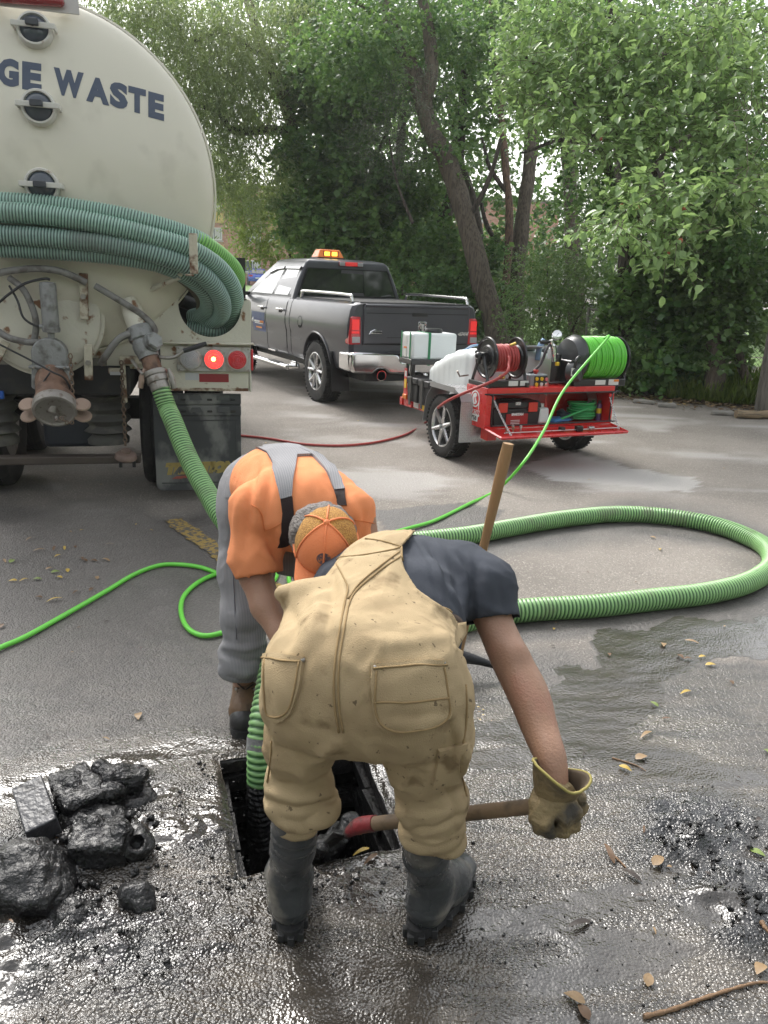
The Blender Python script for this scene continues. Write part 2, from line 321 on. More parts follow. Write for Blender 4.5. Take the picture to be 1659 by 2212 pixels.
def ground_mat():
    m = bpy.data.materials.new('asphalt'); m.use_nodes = True; n = m.node_tree.nodes; l = m.node_tree.links; b = n['Principled BSDF']
    tc = n.new('ShaderNodeTexCoord').outputs['Object']
    def at(k): q = n.new('ShaderNodeAttribute'); q.attribute_name = k; return q.outputs['Fac']
    def noise(sc, det=5, src=tc, dist=0):
        t = n.new('ShaderNodeTexNoise'); t.inputs['Scale'].default_value = sc; t.inputs['Detail'].default_value = det; t.inputs['Distortion'].default_value = dist; l.new(src, t.inputs['Vector']); return t.outputs[0]
    def voro(sc): t = n.new('ShaderNodeTexVoronoi'); t.inputs['Scale'].default_value = sc; l.new(tc, t.inputs['Vector']); return t
    def mix(f, a, c):
        q = n.new('ShaderNodeMix'); q.data_type = 'RGBA'
        for s_, k in ((f, 0), (a, 6), (c, 7)):
            if isinstance(s_, (tuple, float, int)): q.inputs[k].default_value = s_ if k == 0 else (*s_, 1)
            else: l.new(s_, q.inputs[k])
        return q.outputs[2]
    def mr(s_, a, b_, c=0., d=1.):
        q = n.new('ShaderNodeMapRange'); l.new(s_, q.inputs[0])
        for i, x in enumerate((a, b_, c, d)): q.inputs[i+1].default_value = x
        return q.outputs[0]
    def math_(op, a, c):
        q = n.new('ShaderNodeMath'); q.operation = op
        for i, s_ in enumerate((a, c)):
            if isinstance(s_, (float, int)): q.inputs[i].default_value = s_
            else: l.new(s_, q.inputs[i])
        return q.outputs[0]
    wet, mud, pale, film = at('wet'), at('mud'), at('pale'), at('film'); v = voro(120); v2 = voro(55)
    vc = n.new('ShaderNodeSeparateColor'); l.new(v.outputs['Color'], vc.inputs[0]); vr = vc.outputs[0]
    mp = n.new('ShaderNodeMapping'); mp.inputs['Rotation'].default_value = (0, 0, R(-17)); mp.inputs['Scale'].default_value = (1, 4.5, 1); l.new(tc, mp.inputs[0])
    st = noise(2.6, 6, mp.outputs[0], .6); big = noise(.9, 5); mid = noise(7, 6)
    dry = mix(mr(big, .35, .65), (.192, .170, .148), (.285, .254, .222)); dry = mix(mr(vr, .0, 1, 0, .5), dry, (.13, .12, .11)); dry = mix(mr(vr, .8, 1., 0, .7), dry, (.42, .39, .34)); dry = mix(pale, dry, (.45, .43, .41))
    wetc = mix(mr(st, .38, .64), (.030, .0255, .0205), (.098, .082, .064)); wetc = mix(mr(vr, .86, 1, 0, .35), wetc, (.20, .18, .15)); wetc = mix(mr(mid, .55, .75, 0, .7), wetc, (.012, .011, .0105))
    damp = mix(mr(vr, .0, 1, 0, 1), (.066, .061, .057), (.125, .115, .106)); damp = mix(mr(mid, .4, .7, 0, .5), damp, (.05, .046, .043))
    base = mix(mr(wet, .0, .4), dry, damp); base = mix(mr(wet, .45, .85), base, wetc); base = mix(mr(mud, .08, .5), base, (.0075, .007, .0072))
    base = mix(mr(film, .2, .8, 0, .75), base, (.040, .034, .0275)); l.new(base, b.inputs['Base Color'])
    rough = mix(mr(wet, .05, .9), (.92, .92, .92), (.10, .10, .10)); rr = mix(mr(mid, .35, .7, 0, .55), rough, (.30, .30, .30)); rr = mix(mr(wet, .0, .3), (.93, .93, .93), rr); l.new(rr, b.inputs['Roughness'])
    b.inputs['Specular IOR Level'].default_value = .6; l.new(mr(wet, .42, .85, 0, .9), b.inputs['Coat Weight']); b.inputs['Coat Roughness'].default_value = .035; b.inputs['Coat IOR'].default_value = 1.4
    h = math_('MULTIPLY', v.outputs['Distance'], -.55); h = math_('ADD', h, math_('MULTIPLY', v2.outputs['Distance'], -.35)); h = math_('ADD', h, math_('MULTIPLY', noise(260, 2), .25)); h = math_('ADD', h, math_('MULTIPLY', noise(36, 4), .8))
    bp = n.new('ShaderNodeBump'); l.new(mr(film, .1, .8, .78, .24), bp.inputs['Strength']); bp.inputs['Distance'].default_value = .010; l.new(h, bp.inputs['Height']); l.new(bp.outputs[0], b.inputs['Normal']); l.new(bp.outputs[0], b.inputs['Coat Normal']); return m
lot.data.materials.append(ground_mat())
# painted bay line
def ground_quad(name, pts, m, z=.004, **k):
    return tag(meshobj(name, [(*G(*p)[:2], z) for p in pts], [tuple(range(len(pts)))], m), kind='structure')
paint = mat('yellow paint', (.30, .205, .055), .8, var=.25, vs=30, col2=(.095, .085, .075), ms=34, mth=(.48, .56), bump=.5, bs=120)
L0, L1 = [(352, 1127), (395, 1120), (520, 1195), (495, 1220)], None
g0, g1, g2, g3 = [G(*p) for p in ((353, 1126), (392, 1121), (640, 1290), (585, 1300))]
nn = 40; pv = []
for i in range(nn+1):
    t = i/nn; a = g0*(1-t)+g3*t; c = g1*(1-t)+g2*t
    for q, s_ in ((a, 1), (c, -1)): q = q+np.array([random.uniform(-.012, .012), random.uniform(-.012, .012), 0]); pv.append([q[0], q[1], 0])
pv = np.array(pv); pv[:, 2] = ground_height(pv)+.006
tag(meshobj('parking_line', pv, [(2*i, 2*i+1, 2*i+3, 2*i+2) for i in range(nn)], paint), kind='structure')
# soil strip and forest floor beyond the lot's edge
EDGE = catmull([(14, 8.6), (8, 10.6), (5.9, 11.5), (3.9, 12.5), (2.4, 13.3), (1.3, 14.4), (.3, 16.2), (-.8, 18.8), (-1.6, 22), (-3, 30), (-6, 45)], 10)
en = np.gradient(EDGE, axis=0); en /= np.linalg.norm(en, axis=1, keepdims=True); en = np.stack([en[:, 1], -en[:, 0]], 1)
edge_jit = np.array([fbm(np.array([[x, y, 0]]), 1.6, 3, 9)[0] for x, y in EDGE])
dd = np.r_[0, .08, .2, .4, .7, 1.1, 1.7, 2.5, 4, 7, 12, 22, 45]
sv = np.array([[*(EDGE[i]+en[i]*(d+edge_jit[i]*.25)), 0] for i in range(len(EDGE)) for d in dd]); nd = len(dd); dvals = np.tile(dd, len(EDGE))
sv[:, 2] = .004+.05*sstep(0, .5, dvals)+.06*sstep(0, 2, dvals)*(fbm(sv, 1.1, 3, 4)+.4)
a = np.arange(len(EDGE)-1)[:, None]*nd+np.arange(nd-1)[None, :]; sf = np.stack([a, a+1, a+nd+1, a+nd], -1).reshape(-1, 4)
soilm = mat('soil', (.062, .050, .038), .95, var=.35, vs=3, col2=(.115, .094, .07), ms=9, mth=(.5, .7), bump=1, bs=40)
tag(meshobj('soil_ground', sv, sf, soilm, None, 179), kind='structure')
# lawn far left beyond the lot, behind the pickup
grassm = mat('lawn', (.11, .19, .045), .9, var=.3, vs=2, bump=1, bs=60)
tag(meshobj('lawn', [(-45, 21, .0), (-2.2, 21, .0), (-2.8, 25, .4), (-45, 25, .4), (-1.0, 50, .92), (-60, 50, .92), (40, 110, 1.0), (-100, 110, 1.0)], [(0, 1, 2, 3), (3, 2, 4, 5), (5, 4, 6, 7)], grassm, None, 179), kind='structure')
tag(meshobj('lawn_beyond_fence', [(4.2, 17.5, .09), (16, 14, .09), (30, 40, .12), (4, 40, .12)], [(0, 1, 2, 3)], grassm), kind='structure')
# ================================================================== PIT
wetblack = mat('wet black sludge', (.012, .0115, .0115), .22, var=.3, vs=20, bump=1, bs=45, rvar=.15)
wetbrick = mat('sludge coated brick', (.010, .0095, .0095), .35, var=.4, vs=14, col2=(.028, .025, .023), ms=30, mth=(.62, .75), bump=1, bs=70, rvar=.15)
pit = empty('catch_basin', None, None, kind='structure')
PD = 1.05; pv = []; pf = []
ctr = np.mean(PIT, 0); Pin = [np.array(p) for p in PIT]
for i in range(4):
    for q, z in ((Pin[i]+(Pin[i]-ctr)*.10, -.015), (Pin[i]+(Pin[i]-ctr)*.10, -PD)): pv.append((*q, z))
meshobj('basin_wall', pv, [(2*i, 2*i+1, 2*((i+1) % 4)+1, 2*((i+1) % 4)) for i in range(4)]+[(1, 3, 5, 7)], wetblack, pit)
slab = MB()
for i in range(4):
    a, c = Pin[i], Pin[(i+1) % 4]; nrm = np.array([c[1]-a[1], -(c[0]-a[0])]); nrm /= np.linalg.norm(nrm); L = np.linalg.norm(c-a); ux = (c-a)/L; m_ = (a+c)/2+nrm*.045
    slab.box((*m_, -.042), (L+.09, .09, .05), rot=np.array([[ux[0], -ux[1], 0], [ux[1], ux[0], 0], [0, 0, 1]]))
slab.build('pavement_edge', mat('cut asphalt edge', (.022, .020, .019), .35, var=.4, vs=30, bump=1, bs=60), pit, 30, .006)
bm_ = {}
def brickmesh(L, seed):
    r = np.random.default_rng(seed); m = MB(); m.box((0, 0, 0), (L, .095, .058)); v = np.vstack(m.v)+r.normal(0, .004, (8, 3)); return v, m.f
for i in range(4):
    a, c = Pin[i], Pin[(i+1) % 4]; nrm = np.array([c[1]-a[1], -(c[0]-a[0])]); L = np.linalg.norm(c-a); nrm /= L; ux = (c-a)/L; ang = math.atan2(ux[1], ux[0]); nb = max(2, round(L/.2)); bl = L/nb
    key = round(bl, 3)
    if key not in bm_:
        v, f = brickmesh(bl-.012, i); me = bpy.data.meshes.new('brick'); me.from_pydata(v.tolist(), [], f); me.materials.append(wetbrick); bm_[key] = me
    for cidx in range(7):
        for j in range(nb+(cidx % 2)):
            t = (j+.5-(cidx % 2)*.5)*bl
            if t < bl*.2 or t > L-bl*.2: continue
            if random.random() < .07 and cidx < 3: continue
            o = bpy.data.objects.new('brick', bm_[key]); COL.objects.link(o); o.parent = pit
            q = a+ux*t+nrm*(.03+random.uniform(-.012, .010)+.055*max(0, .5-cidx)*0); o.location = (*q, -.105-cidx*.068+random.uniform(-.003, .003)); o.rotation_euler = (random.uniform(-.03, .03), random.uniform(-.02, .02), ang+random.uniform(-.05, .05))
watm = mat('black water', (.006, .006, .006), .07, var=.1, vs=5, bump=.25, bs=9, rvar=.03)
wv = [(*(q+(q-ctr)*.08), -.62) for q in Pin]; o = meshobj('water', wv, [(0, 1, 2, 3)], watm, pit)
# ================================================================== SLUDGE LUMPS AND BRICKS PULLED FROM THE PIT
def rock(name, label, c, r, seed, m, h=.012, group='lumps of black sludge beside the pit', amp=.28, cat='sludge lump', flat=.6):
    c = np.array(c); s = SDF(-np.array(r)*1.9, np.array(r)*1.9, h); rr = np.random.default_rng(seed)
    s.ell((0, 0, 0), r, k=.01)
    for _ in range(7): d = rr.normal(size=3); d /= np.linalg.norm(d); s.ell(d*np.array(r)*.72, np.array(r)*rr.uniform(.32, .6), k=.02)
    v, q = s.mesh(1); n = vnormals(v, q); e = fbm(v, .8/max(r), 4, seed)+.5*np.abs(fbm(v, 2.6/max(r), 3, seed+7)); e2 = fbm(v, 38, 3, seed+3); v = v+n*(e*max(r)*amp+e2*.016+fbm(v, 90, 2, seed+9)*.005)[:, None]
    zmin = -r[2]*flat; v[:, 2] = np.maximum(v[:, 2], zmin); o = meshobj(name, v-np.array([0, 0, zmin]), q, m, None, 179); o.location = c; return tag(o, label, cat, group)
slm = mat('crumbly black sludge', (.007, .0068, .0072), .34, var=.4, vs=18, col2=(.016, .015, .0155), ms=26, mth=(.55, .75), bump=1.6, bs=55, rvar=.2, coat=.2)
for (x, y, r, sd_, lb) in ((58, 1925, (.122, .105, .082), 3, 'big round lump of black sludge at the left edge below the bricks'), (296, 1950, (.05, .045, .045), 4, 'small shiny black lump lying alone right of the big lump'), (160, 1985, (.06, .045, .03), 5, 'flat black lump tucked under the right side of the big lump'),
                           (110, 1945, (.075, .07, .05), 8, 'medium black lump leaning on the right flank of the big lump'), (205, 1775, (.10, .07, .035), 9, 'flat heap of crumbly sludge between the loose bricks'), (285, 1725, (.07, .06, .03), 12, 'low sludge heap under the farthest loose brick')):
    g = G(x, y); rock('sludge_lump', lb, (g[0], g[1], -.012), r, sd_, slm)
def loose_brick(label, x, y, z, dim, rz, rx=0., ry=0., seed=0):
    d = np.array(dim)/2; s = SDF(-d-.05, d+.05, .0065); rr = np.random.default_rng(seed); s.box((0, 0, 0), d*.96, k=.01, rd=.012)
    for _ in range(5): u = rr.uniform(-1, 1, 3)*d; u[2] = d[2]*rr.uniform(.3, 1); s.ell(u, rr.uniform(.012, .035), None, .02)
    v, q = s.mesh(1); v += vnormals(v, q)*(fbm(v, 22, 3, seed)*.012+fbm(v, 60, 3, seed+5)*.006)[:, None]; o = meshobj('loose_brick', v, q, wetbrick2, None, 179); g = G(x, y); o.location = (g[0], g[1], z); o.rotation_euler = (rx, ry, rz); return tag(o, label, 'brick', 'bricks pulled out of the pit')
wetbrick2 = mat('sludge smeared brick', (.016, .0155, .017), .24, var=.4, vs=16, col2=(.005, .005, .005), ms=20, mth=(.45, .6), bump=1.5, bs=75, rvar=.2, coat=.15)
m = MB(); m.box((0, 0, 0), (.088, .185, .075)); o = m.build('loose_brick', mat('wet grey brick face', (.050, .050, .055), .32, var=.3, vs=14, col2=(.012, .012, .013), ms=22, mth=(.56, .66), bump=.5, bs=60), None, 30, .004); g = G(84, 1795); o.location = (g[0], g[1], .072); o.rotation_euler = (R(12), R(-12), R(33)); tag(o, 'clean edged grey brick at far left of the heap, tilted up', 'brick', 'bricks pulled out of the pit')
loose_brick('broad muddy brick in the middle back of the heap', 170, 1745, .055, (.19, .13, .085), R(-52), R(6), R(5), 2)
loose_brick('small brick farthest back and right on the heap', 268, 1718, .06, (.13, .085, .07), R(20), R(-8), R(8), 3)
loose_brick('thick wet brick at the front right of the heap', 218, 1856, .055, (.16, .125, .085), R(10), R(5), R(3), 4)
loose_brick('narrow brick lying against the back of the broad muddy one', 215, 1745, .04, (.17, .08, .07), R(30), R(-6), R(8), 6)
sr = SDF((-.1, -.1, -.08), (.1, .1, .1), .006); sr.ell((0, 0, 0), (.052, .045, .042), None, .02); sr.ell((-.02, .02, .01), (.035, .04, .03), None, .02); sr.cap((.012, -.05, .055), (.004, -.01, .01), .021, .016, .01, True); v, q = sr.mesh(1); v += vnormals(v, q)*(fbm(v, 24, 3, 3)*.012)[:, None]
ro = meshobj('pipe_fitting', v, q, slm, None, 179); g = G(298, 1852); ro.location = (g[0], g[1], .045); tag(ro, 'sludge caked pipe fitting with a dark round hole right of the bricks', 'pipe fitting')
# crumbs of sludge and grit strewn round the heaps
def crumbs(name, spots, m, seed):
    r = np.random.default_rng(seed); Vc = []; Fc = []; t6 = A6 = np.array([(1, 0, 0), (-1, 0, 0), (0, 1, 0), (0, -1, 0), (0, 0, 1), (0, 0, -1)], float); f8 = np.array([(0, 2, 4), (2, 1, 4), (1, 3, 4), (3, 0, 4), (2, 0, 5), (1, 2, 5), (3, 1, 5), (0, 3, 5)]); k = 0
    for x, y, rx, ry, n, s0, s1 in spots:
        for _ in range(n):
            g = G(x+r.normal()*rx, y+r.normal()*ry); sz = s0+(s1-s0)*r.uniform()**3; v = t6*sz*r.uniform(.55, 1.2, (6, 1))*np.array([1, 1, .7])+r.normal(0, sz*.15, (6, 3)); a = r.uniform(0, 6.28); v = v@np.array([[math.cos(a), math.sin(a), 0], [-math.sin(a), math.cos(a), 0], [0, 0, 1]]); gz = float(ground_height(np.array([[g[0], g[1], 0]]))[0]) if n < 60 else 0
            Vc.append(v+np.array([g[0], g[1], gz+sz*.3])); Fc.append(f8+k); k += 6
    Vc = np.vstack(Vc); cen = Vc.reshape(-1, 6, 3).mean(1); Vc[:, 2] += np.repeat(ground_height(cen*np.array([1, 1, 0])), 6); return tag(meshobj(name, Vc, np.vstack(Fc), m, None, 179), kind='stuff')
crumbs('sludge_crumbs', [(200, 1790, 70, 45, 300, .004, .024), (120, 1900, 80, 50, 130, .004, .020), (300, 1870, 50, 50, 60, .003, .012), (1530, 1820, 70, 50, 110, .003, .016), (1600, 1950, 50, 70, 120, .003, .018), (200, 2050, 120, 60, 110, .002, .010), (430, 1760, 50, 60, 120, .003, .010), (700, 1900, 160, 30, 200, .002, .009), (1000, 2000, 350, 90, 420, .0015, .006)], slm, 2)
# ================================================================== FALLEN LEAVES, TWIGS
def leafobj(kind):
    L, w, curl = {'willow': (.070, .009, .009), 'oval': (.042, .0105, .006), 'broad': (.046, .015, .006)}[kind]; n = 6; v = []; f = []
    for i in range(n+1):
        t = i/n; ww = w*math.sin(math.pi*min(1, t**.8*.97+.02))**.75*(1-.25*t); z = curl*math.sin(t*3.0); v += [(L*(t-.5), -ww, z+ww*.10), (L*(t-.5), 0, z), (L*(t-.5), ww, z+ww*.16)]
    for i in range(n): f += [(3*i, 3*i+3, 3*i+4, 3*i+1), (3*i+1, 3*i+4, 3*i+5, 3*i+2)]
    return v, f
leafcols = {'yellow': (.42, .29, .055), 'brown': (.115, .062, .028), 'tan': (.26, .17, .085), 'green': (.16, .22, .05), 'dark': (.035, .024, .018)}
lm = {k: mat('fallen leaf '+k, c, .5, var=.3, vs=40) for k, c in leafcols.items()}; lme = {}
for sh in ('willow', 'oval', 'broad'):
    for k in leafcols:
        v, f = leafobj(sh); me = bpy.data.meshes.new('fallen_leaf'); me.from_pydata(v, [], f); me.materials.append(lm[k]); me.polygons.foreach_set('use_smooth', np.ones(len(me.polygons), bool)); lme[sh, k] = me
LEAFLAB = {'yellow': 'small fallen yellow leaf lying on the wet asphalt', 'brown': 'small fallen brown leaf lying on the wet asphalt', 'tan': 'pale tan fallen leaf lying on the asphalt', 'green': 'fallen green leaf lying on the asphalt', 'dark': 'dark rotten leaf stuck to the wet asphalt'}
def fallen(x, y, sh, k, s=1., ang=None, dz=.006, label=None):
    o = bpy.data.objects.new('fallen_leaf', lme[sh, k]); COL.objects.link(o); g = G(x, y); p = np.array([[g[0], g[1], 0]]); o.location = (g[0], g[1], float(ground_height(p)[0] if g[1] < 7 else 0)+dz); o.scale = (s,)*3
    o.rotation_euler = (random.uniform(-.12, .12), random.uniform(-.08, .08), random.uniform(0, 6.28) if ang is None else ang); tag(o, label or LEAFLAB[k], 'leaf', 'fallen %s leaves on the lot' % k)
for x, y, sh, k in ((85, 1190, 'willow', 'tan'), (118, 1186, 'willow', 'brown'), (140, 1186, 'willow', 'yellow'), (125, 1203, 'oval', 'yellow'), (178, 1207, 'oval', 'brown'), (65, 1165, 'willow', 'tan'), (106, 1228, 'oval', 'tan'), (52, 1254, 'willow', 'yellow'), (28, 1256, 'broad', 'yellow'), (10, 1213, 'willow', 'tan'), (27, 1214, 'broad', 'green'), (81, 1252, 'broad', 'green'), (120, 1236, 'broad', 'green'),
                    (128, 1248, 'oval', 'yellow'), (146, 1232, 'oval', 'yellow'), (182, 1212, 'oval', 'brown'), (203, 1213, 'oval', 'brown'), (228, 1212, 'willow', 'tan'), (237, 1178, 'willow', 'tan'), (198, 1275, 'oval', 'brown'), (162, 1184, 'oval', 'brown'), (3, 1355, 'broad', 'brown'), (118, 1300, 'willow', 'yellow'), (84, 1295, 'oval', 'brown'), (164, 1282, 'willow', 'brown'), (210, 1250, 'oval', 'tan'),
                    (299, 1548, 'broad', 'tan'), (1480, 1498, 'willow', 'yellow'), (1517, 1421, 'oval', 'yellow'), (1433, 1395, 'broad', 'tan'), (1495, 1388, 'willow', 'tan'), (1470, 1421, 'oval', 'brown'), (1485, 1425, 'oval', 'brown'), (1413, 1524, 'oval', 'green'), (1660, 1630, 'broad', 'green'), (1385, 1640, 'broad', 'tan'), (1350, 1665, 'oval', 'yellow'), (1395, 1590, 'willow', 'tan'), (1580, 1475, 'oval', 'brown'), (1535, 1438, 'oval', 'yellow'),
                    (1635, 1850, 'broad', 'green'), (1420, 1870, 'broad', 'tan'), (1360, 1895, 'willow', 'dark'), (1315, 1850, 'willow', 'brown'), (1640, 2100, 'broad', 'tan'), (1250, 2000, 'willow', 'dark'), (1240, 2160, 'broad', 'tan'), (1260, 2190, 'broad', 'brown'), (1400, 2120, 'broad', 'tan'), (780, 1845, 'willow', 'yellow'), (800, 1862, 'willow', 'brown'), (1500, 1290, 'oval', 'yellow'), (1410, 1165, 'oval', 'tan'), (1425, 1190, 'oval', 'yellow'), (1180, 1530, 'oval', 'tan')):
    fallen(x, y, sh, k, random.uniform(.85, 1.2))
for _ in range(100):
    y = random.choice((random.uniform(960, 1400), random.uniform(1340, 2200), random.uniform(870, 1000))); x = random.uniform(0, 1659)
    if y > 1400 and 440 < x < 1250: continue
    k = random.choice(('brown', 'brown', 'dark', 'dark', 'dark', 'tan', 'brown', 'yellow')); fallen(x, y, random.choice(('willow', 'oval', 'broad')), k, random.uniform(.3, .65))
for x, y in [(random.gauss(1005, 28), random.gauss(1545, 22)) for _ in range(26)]: fallen(x, y, 'oval', random.choice(('yellow', 'tan')), random.uniform(.18, .32))
barkt = mat('twig bark', (.20, .12, .065), .7, var=.3, vs=60, bump=.6, bs=80)
def twig(label, pts, r):
    P_ = [G(x, y) for x, y in pts]; P_ = np.array([(p[0], p[1], float(ground_height(np.array([p]))[0])+r*.8) for p in P_]); c = catmull(P_, 6); m = MB(); m.tube(c, np.linspace(r, r*.45, len(c))*(1+.2*np.sin(np.arange(len(c))*2.1)), 7); tag(m.build('twig', barkt, None, 60), label, 'twig', 'twigs lying on the wet asphalt')
twig('long curved brown twig at the lower right corner', [(1390, 2201), (1450, 2185), (1520, 2160), (1590, 2138), (1640, 2128), (1690, 2130)], .006)
twig('short orange stick at the right edge above the corner', [(1640, 2012), (1655, 2030), (1690, 2050)], .007)
twig('thin dark twig right of the glove', [(1322, 1640), (1370, 1655), (1395, 1668)], .0035)
twig('thin straight twig in the mud below the glove', [(1218, 1785), (1222, 1808)], .003)
twig('dark twig between glove and mud heap', [(1318, 1845), (1345, 1872), (1352, 1880)], .004)
# ================================================================== TREES
bark = {}
def barkmat(name, a, b_, sc=34):
    m = mat(name, a, .9, var=.35, vs=9, col2=b_, ms=sc, mth=(.48, .6), bump=3.5, bs=22, stretch=(1, 1, .13)); bark[name] = m; return m
barkmat('grey brown bark', (.125, .100, .076), (.070, .056, .043)); barkmat('dark bark', (.075, .060, .048), (.030, .025, .021)); barkmat('reddish bark', (.17, .105, .075), (.07, .05, .04))
leafmat('apple leaf', (.115, .205, .058), (.225, .345, .125), .40, .42)
leafmat('willow leaf', (.115, .175, .062), (.22, .285, .105), .5, .5)
leafmat('maple leaf', (.046, .125, .034), (.150, .260, .066), .5, .45)
leafmat('bright leaf', (.11, .185, .032), (.25, .33, .07), .5, .45)
leafmat('shrub leaf', (.065, .135, .036), (.165, .26, .075), .5, .42)
leafmat('dull leaf', (.050, .068, .036), (.10, .115, .07), .6, .3)
DENS = 1.9
def unit(n, r=rng): v = r.normal(size=(n, 3)); return v/np.linalg.norm(v, axis=1, keepdims=True)
def leaves_mesh(base, d, up, L, w, fine):
    s = np.cross(d, up); s /= np.linalg.norm(s, axis=1, keepdims=True)+1e-9; nn = np.cross(s, d); L = L[:, None]; w = w[:, None]
    if fine:
        V = np.stack([base, base+d*L*.3+s*w+nn*w*.35, base+d*L*.68+s*w*.92+nn*w*.3, base+d*L-nn*L*.10, base+d*L*.68-s*w*.92+nn*w*.3, base+d*L*.3-s*w+nn*w*.35], 1).reshape(-1, 3); k = np.arange(len(base))[:, None]*6
        return V, np.concatenate([k+np.array([[0, 1, 2, 3]]), k+np.array([[0, 3, 4, 5]])])
    V = np.stack([base, base+d*L*.5+s*w+nn*w*.3, base+d*L, base+d*L*.5-s*w+nn*w*.3], 1).reshape(-1, 3); k = np.arange(len(base))[:, None]*4; return V, k+np.array([[0, 1, 2, 3]])
def foliage(clusters, size, asp=.36, per=12, fine=False, droop=.25, twl=.45, up=.6, seed=0, keep_near=0):
    """clusters: (x, y, depth, rx, ry, rdepth, n) in photograph pixels and metres; leaves sit along short twigs that grow outward inside each clump"""
    r = np.random.default_rng(seed); B = []; DD = []; U = []; LL = []; TW = []
    for (x, y, dep, rx, ry, rd, n) in clusters:
        c = D(x, y, dep); ex = rx/F_*dep; ez = ry/F_*dep; nt_ = max(1, n//per); u = unit(nt_, r); rad = r.uniform(.0, 1, (nt_, 1))**.45
        o = c+u*rad*np.array([ex, rd, ez]); dirn = u*np.array([1, 1, .6])+unit(nt_, r)*.7; dirn[:, 2] -= droop; dirn /= np.linalg.norm(dirn, axis=1, keepdims=True); tl = twl*r.uniform(.6, 1.3, nt_)
        for t_ in range(per):
            t = (t_+r.uniform(0, 1, nt_))/per; p = o+dirn*(t*tl)[:, None]; p[:, 2] -= droop*.5*(t*tl)**2
            side = unit(nt_, r); d = dirn*.5+side*.9; d[:, 2] -= droop*.5; d /= np.linalg.norm(d, axis=1, keepdims=True); uu = unit(nt_, r)*(1-up)+np.array([0, -.25, 1])*up
            B.append(p); DD.append(d); U.append(uu); LL.append(size*r.uniform(.5, 1.4, nt_))
        TW += [(o[i], o[i]+dirn[i]*tl[i]) for i in range(0, nt_)]
    B, DD, U, LL = np.vstack(B), np.vstack(DD), np.vstack(U), np.concatenate(LL); ok = B[:, 2] > .02; B, DD, U, LL = B[ok], DD[ok], U[ok], LL[ok]
    return B, DD, U, LL, TW
def crown(name, clusters, m, parent, size, asp=.36, fine=False, **k):
    clusters = [(*c_[:6], int(c_[6]*DENS)) for c_ in clusters]; B, DD, U, LL, TW = foliage(clusters, size, asp, fine=fine, **k); V, F = leaves_mesh(B, DD, U, LL, LL*asp*.5*1.3, fine); nv = 6 if fine else 4; r = np.random.default_rng(k.get('seed', 0)+99)
    val = np.clip(.5+.5*fbm(B, 1.5, 3, 5)+r.normal(0, .22, len(B)), 0, 1); o = meshobj(name, V, F, MATS[m], parent, None, fattr={'v': np.repeat(val, nv)}); o['kind'] = 'stuff'; return o, (B, DD, U, LL, TW)
def limb(name, pts, m, parent, n=12, wob=.05):
    """pts: (x, y, depth, radius)"""
    q = np.array([[*D(x, y, d), r] for x, y, d, r in pts]); c = catmull(q, 7); c[:, :3] += np.stack([fbm(c[:, :3], .8, 3, s) for s in (1, 2, 3)], 1)*wob
    T, U, Vv = frames(c[:, :3]); a = np.linspace(0, 2*np.pi, n, endpoint=False); ring = U[:, None]*np.cos(a)[None, :, None]+Vv[:, None]*np.sin(a)[None, :, None]; v = c[:, None, :3]+ring*c[:, 3][:, None, None]; sh = v.shape; v = v.reshape(-1, 3)
    v += (ring.reshape(-1, 3))*(fbm(v*np.array([1, 1, .3]), 5, 3, 3)*np.repeat(c[:, 3], n)*.35)[:, None]; i = np.arange(len(c)-1)[:, None]*n; j = np.arange(n)[None, :]
    f = np.stack([i+j, i+(j+1) % n, i+n+(j+1) % n, i+n+j], -1).reshape(-1, 4); return meshobj(name, v, f, bark[m], parent, 179)
def tree(name, label, base, group=None): return empty(name, label, 'tree', (base[0], base[1], 0), 0, group)
def reparent(t):  # children were built in world coordinates
    for c in [o for o in bpy.data.objects if o.parent == t]:
        if c.matrix_parent_inverse == Matrix(): c.matrix_parent_inverse = Matrix.Translation(-t.location)
def ground_under(x, y, dep): p = D(x, y, dep); return p
# --- main leaning tree
t = tree('leaning_tree', 'tall grey barked tree leaning left, trunk rising just right of the pickup tailgate', D(1075, 770, 15))
limb('trunk', [(1088, 800, 15, .25), (1072, 720, 15, .215), (1040, 600, 15, .20), (1008, 480, 15, .195), (962, 345, 15.1, .19), (928, 280, 15.2, .185), (893, 165, 15.2, .16), (845, 50, 15.3, .13), (815, -40, 15.4, .11)], 'grey brown bark', t)
limb('branch', [(912, 232, 15.2, .14), (930, 150, 15.0, .13), (925, 70, 15, .115), (905, -30, 15, .1)], 'grey brown bark', t)
limb('branch', [(870, 110, 15.2, .08), (830, 60, 15, .06), (790, 20, 14.8, .04), (740, -10, 14.6, .03)], 'grey brown bark', t)
limb('branch', [(1010, 480, 15, .06), (1050, 400, 14.8, .05), (1080, 300, 14.7, .04)], 'dark bark', t)
crown('crown', [(860, 40, 15.3, 150, 70, 1.2, 3200), (760, 120, 14.6, 120, 80, 1.0, 2600), (960, 330, 15.4, 60, 80, .8, 900), (1040, 130, 15.5, 70, 110, .9, 1500)], 'maple leaf', t, .085, .62, seed=1)
reparent(t)
t = tree('dead_shrub', 'grey brown half dead bushy branches hanging beside the leaning trunk', D(880, 500, 14.3))
limb('stem', [(890, 480, 14.3, .03), (860, 400, 14.3, .025), (840, 300, 14.2, .015)], 'dark bark', t, 6); crown('crown', [(850, 270, 14.2, 80, 60, .5, 1500), (830, 330, 14.1, 70, 50, .5, 1100), (900, 190, 14.2, 60, 50, .5, 900)], 'dull leaf', t, .045, .3, seed=2, per=10); reparent(t)
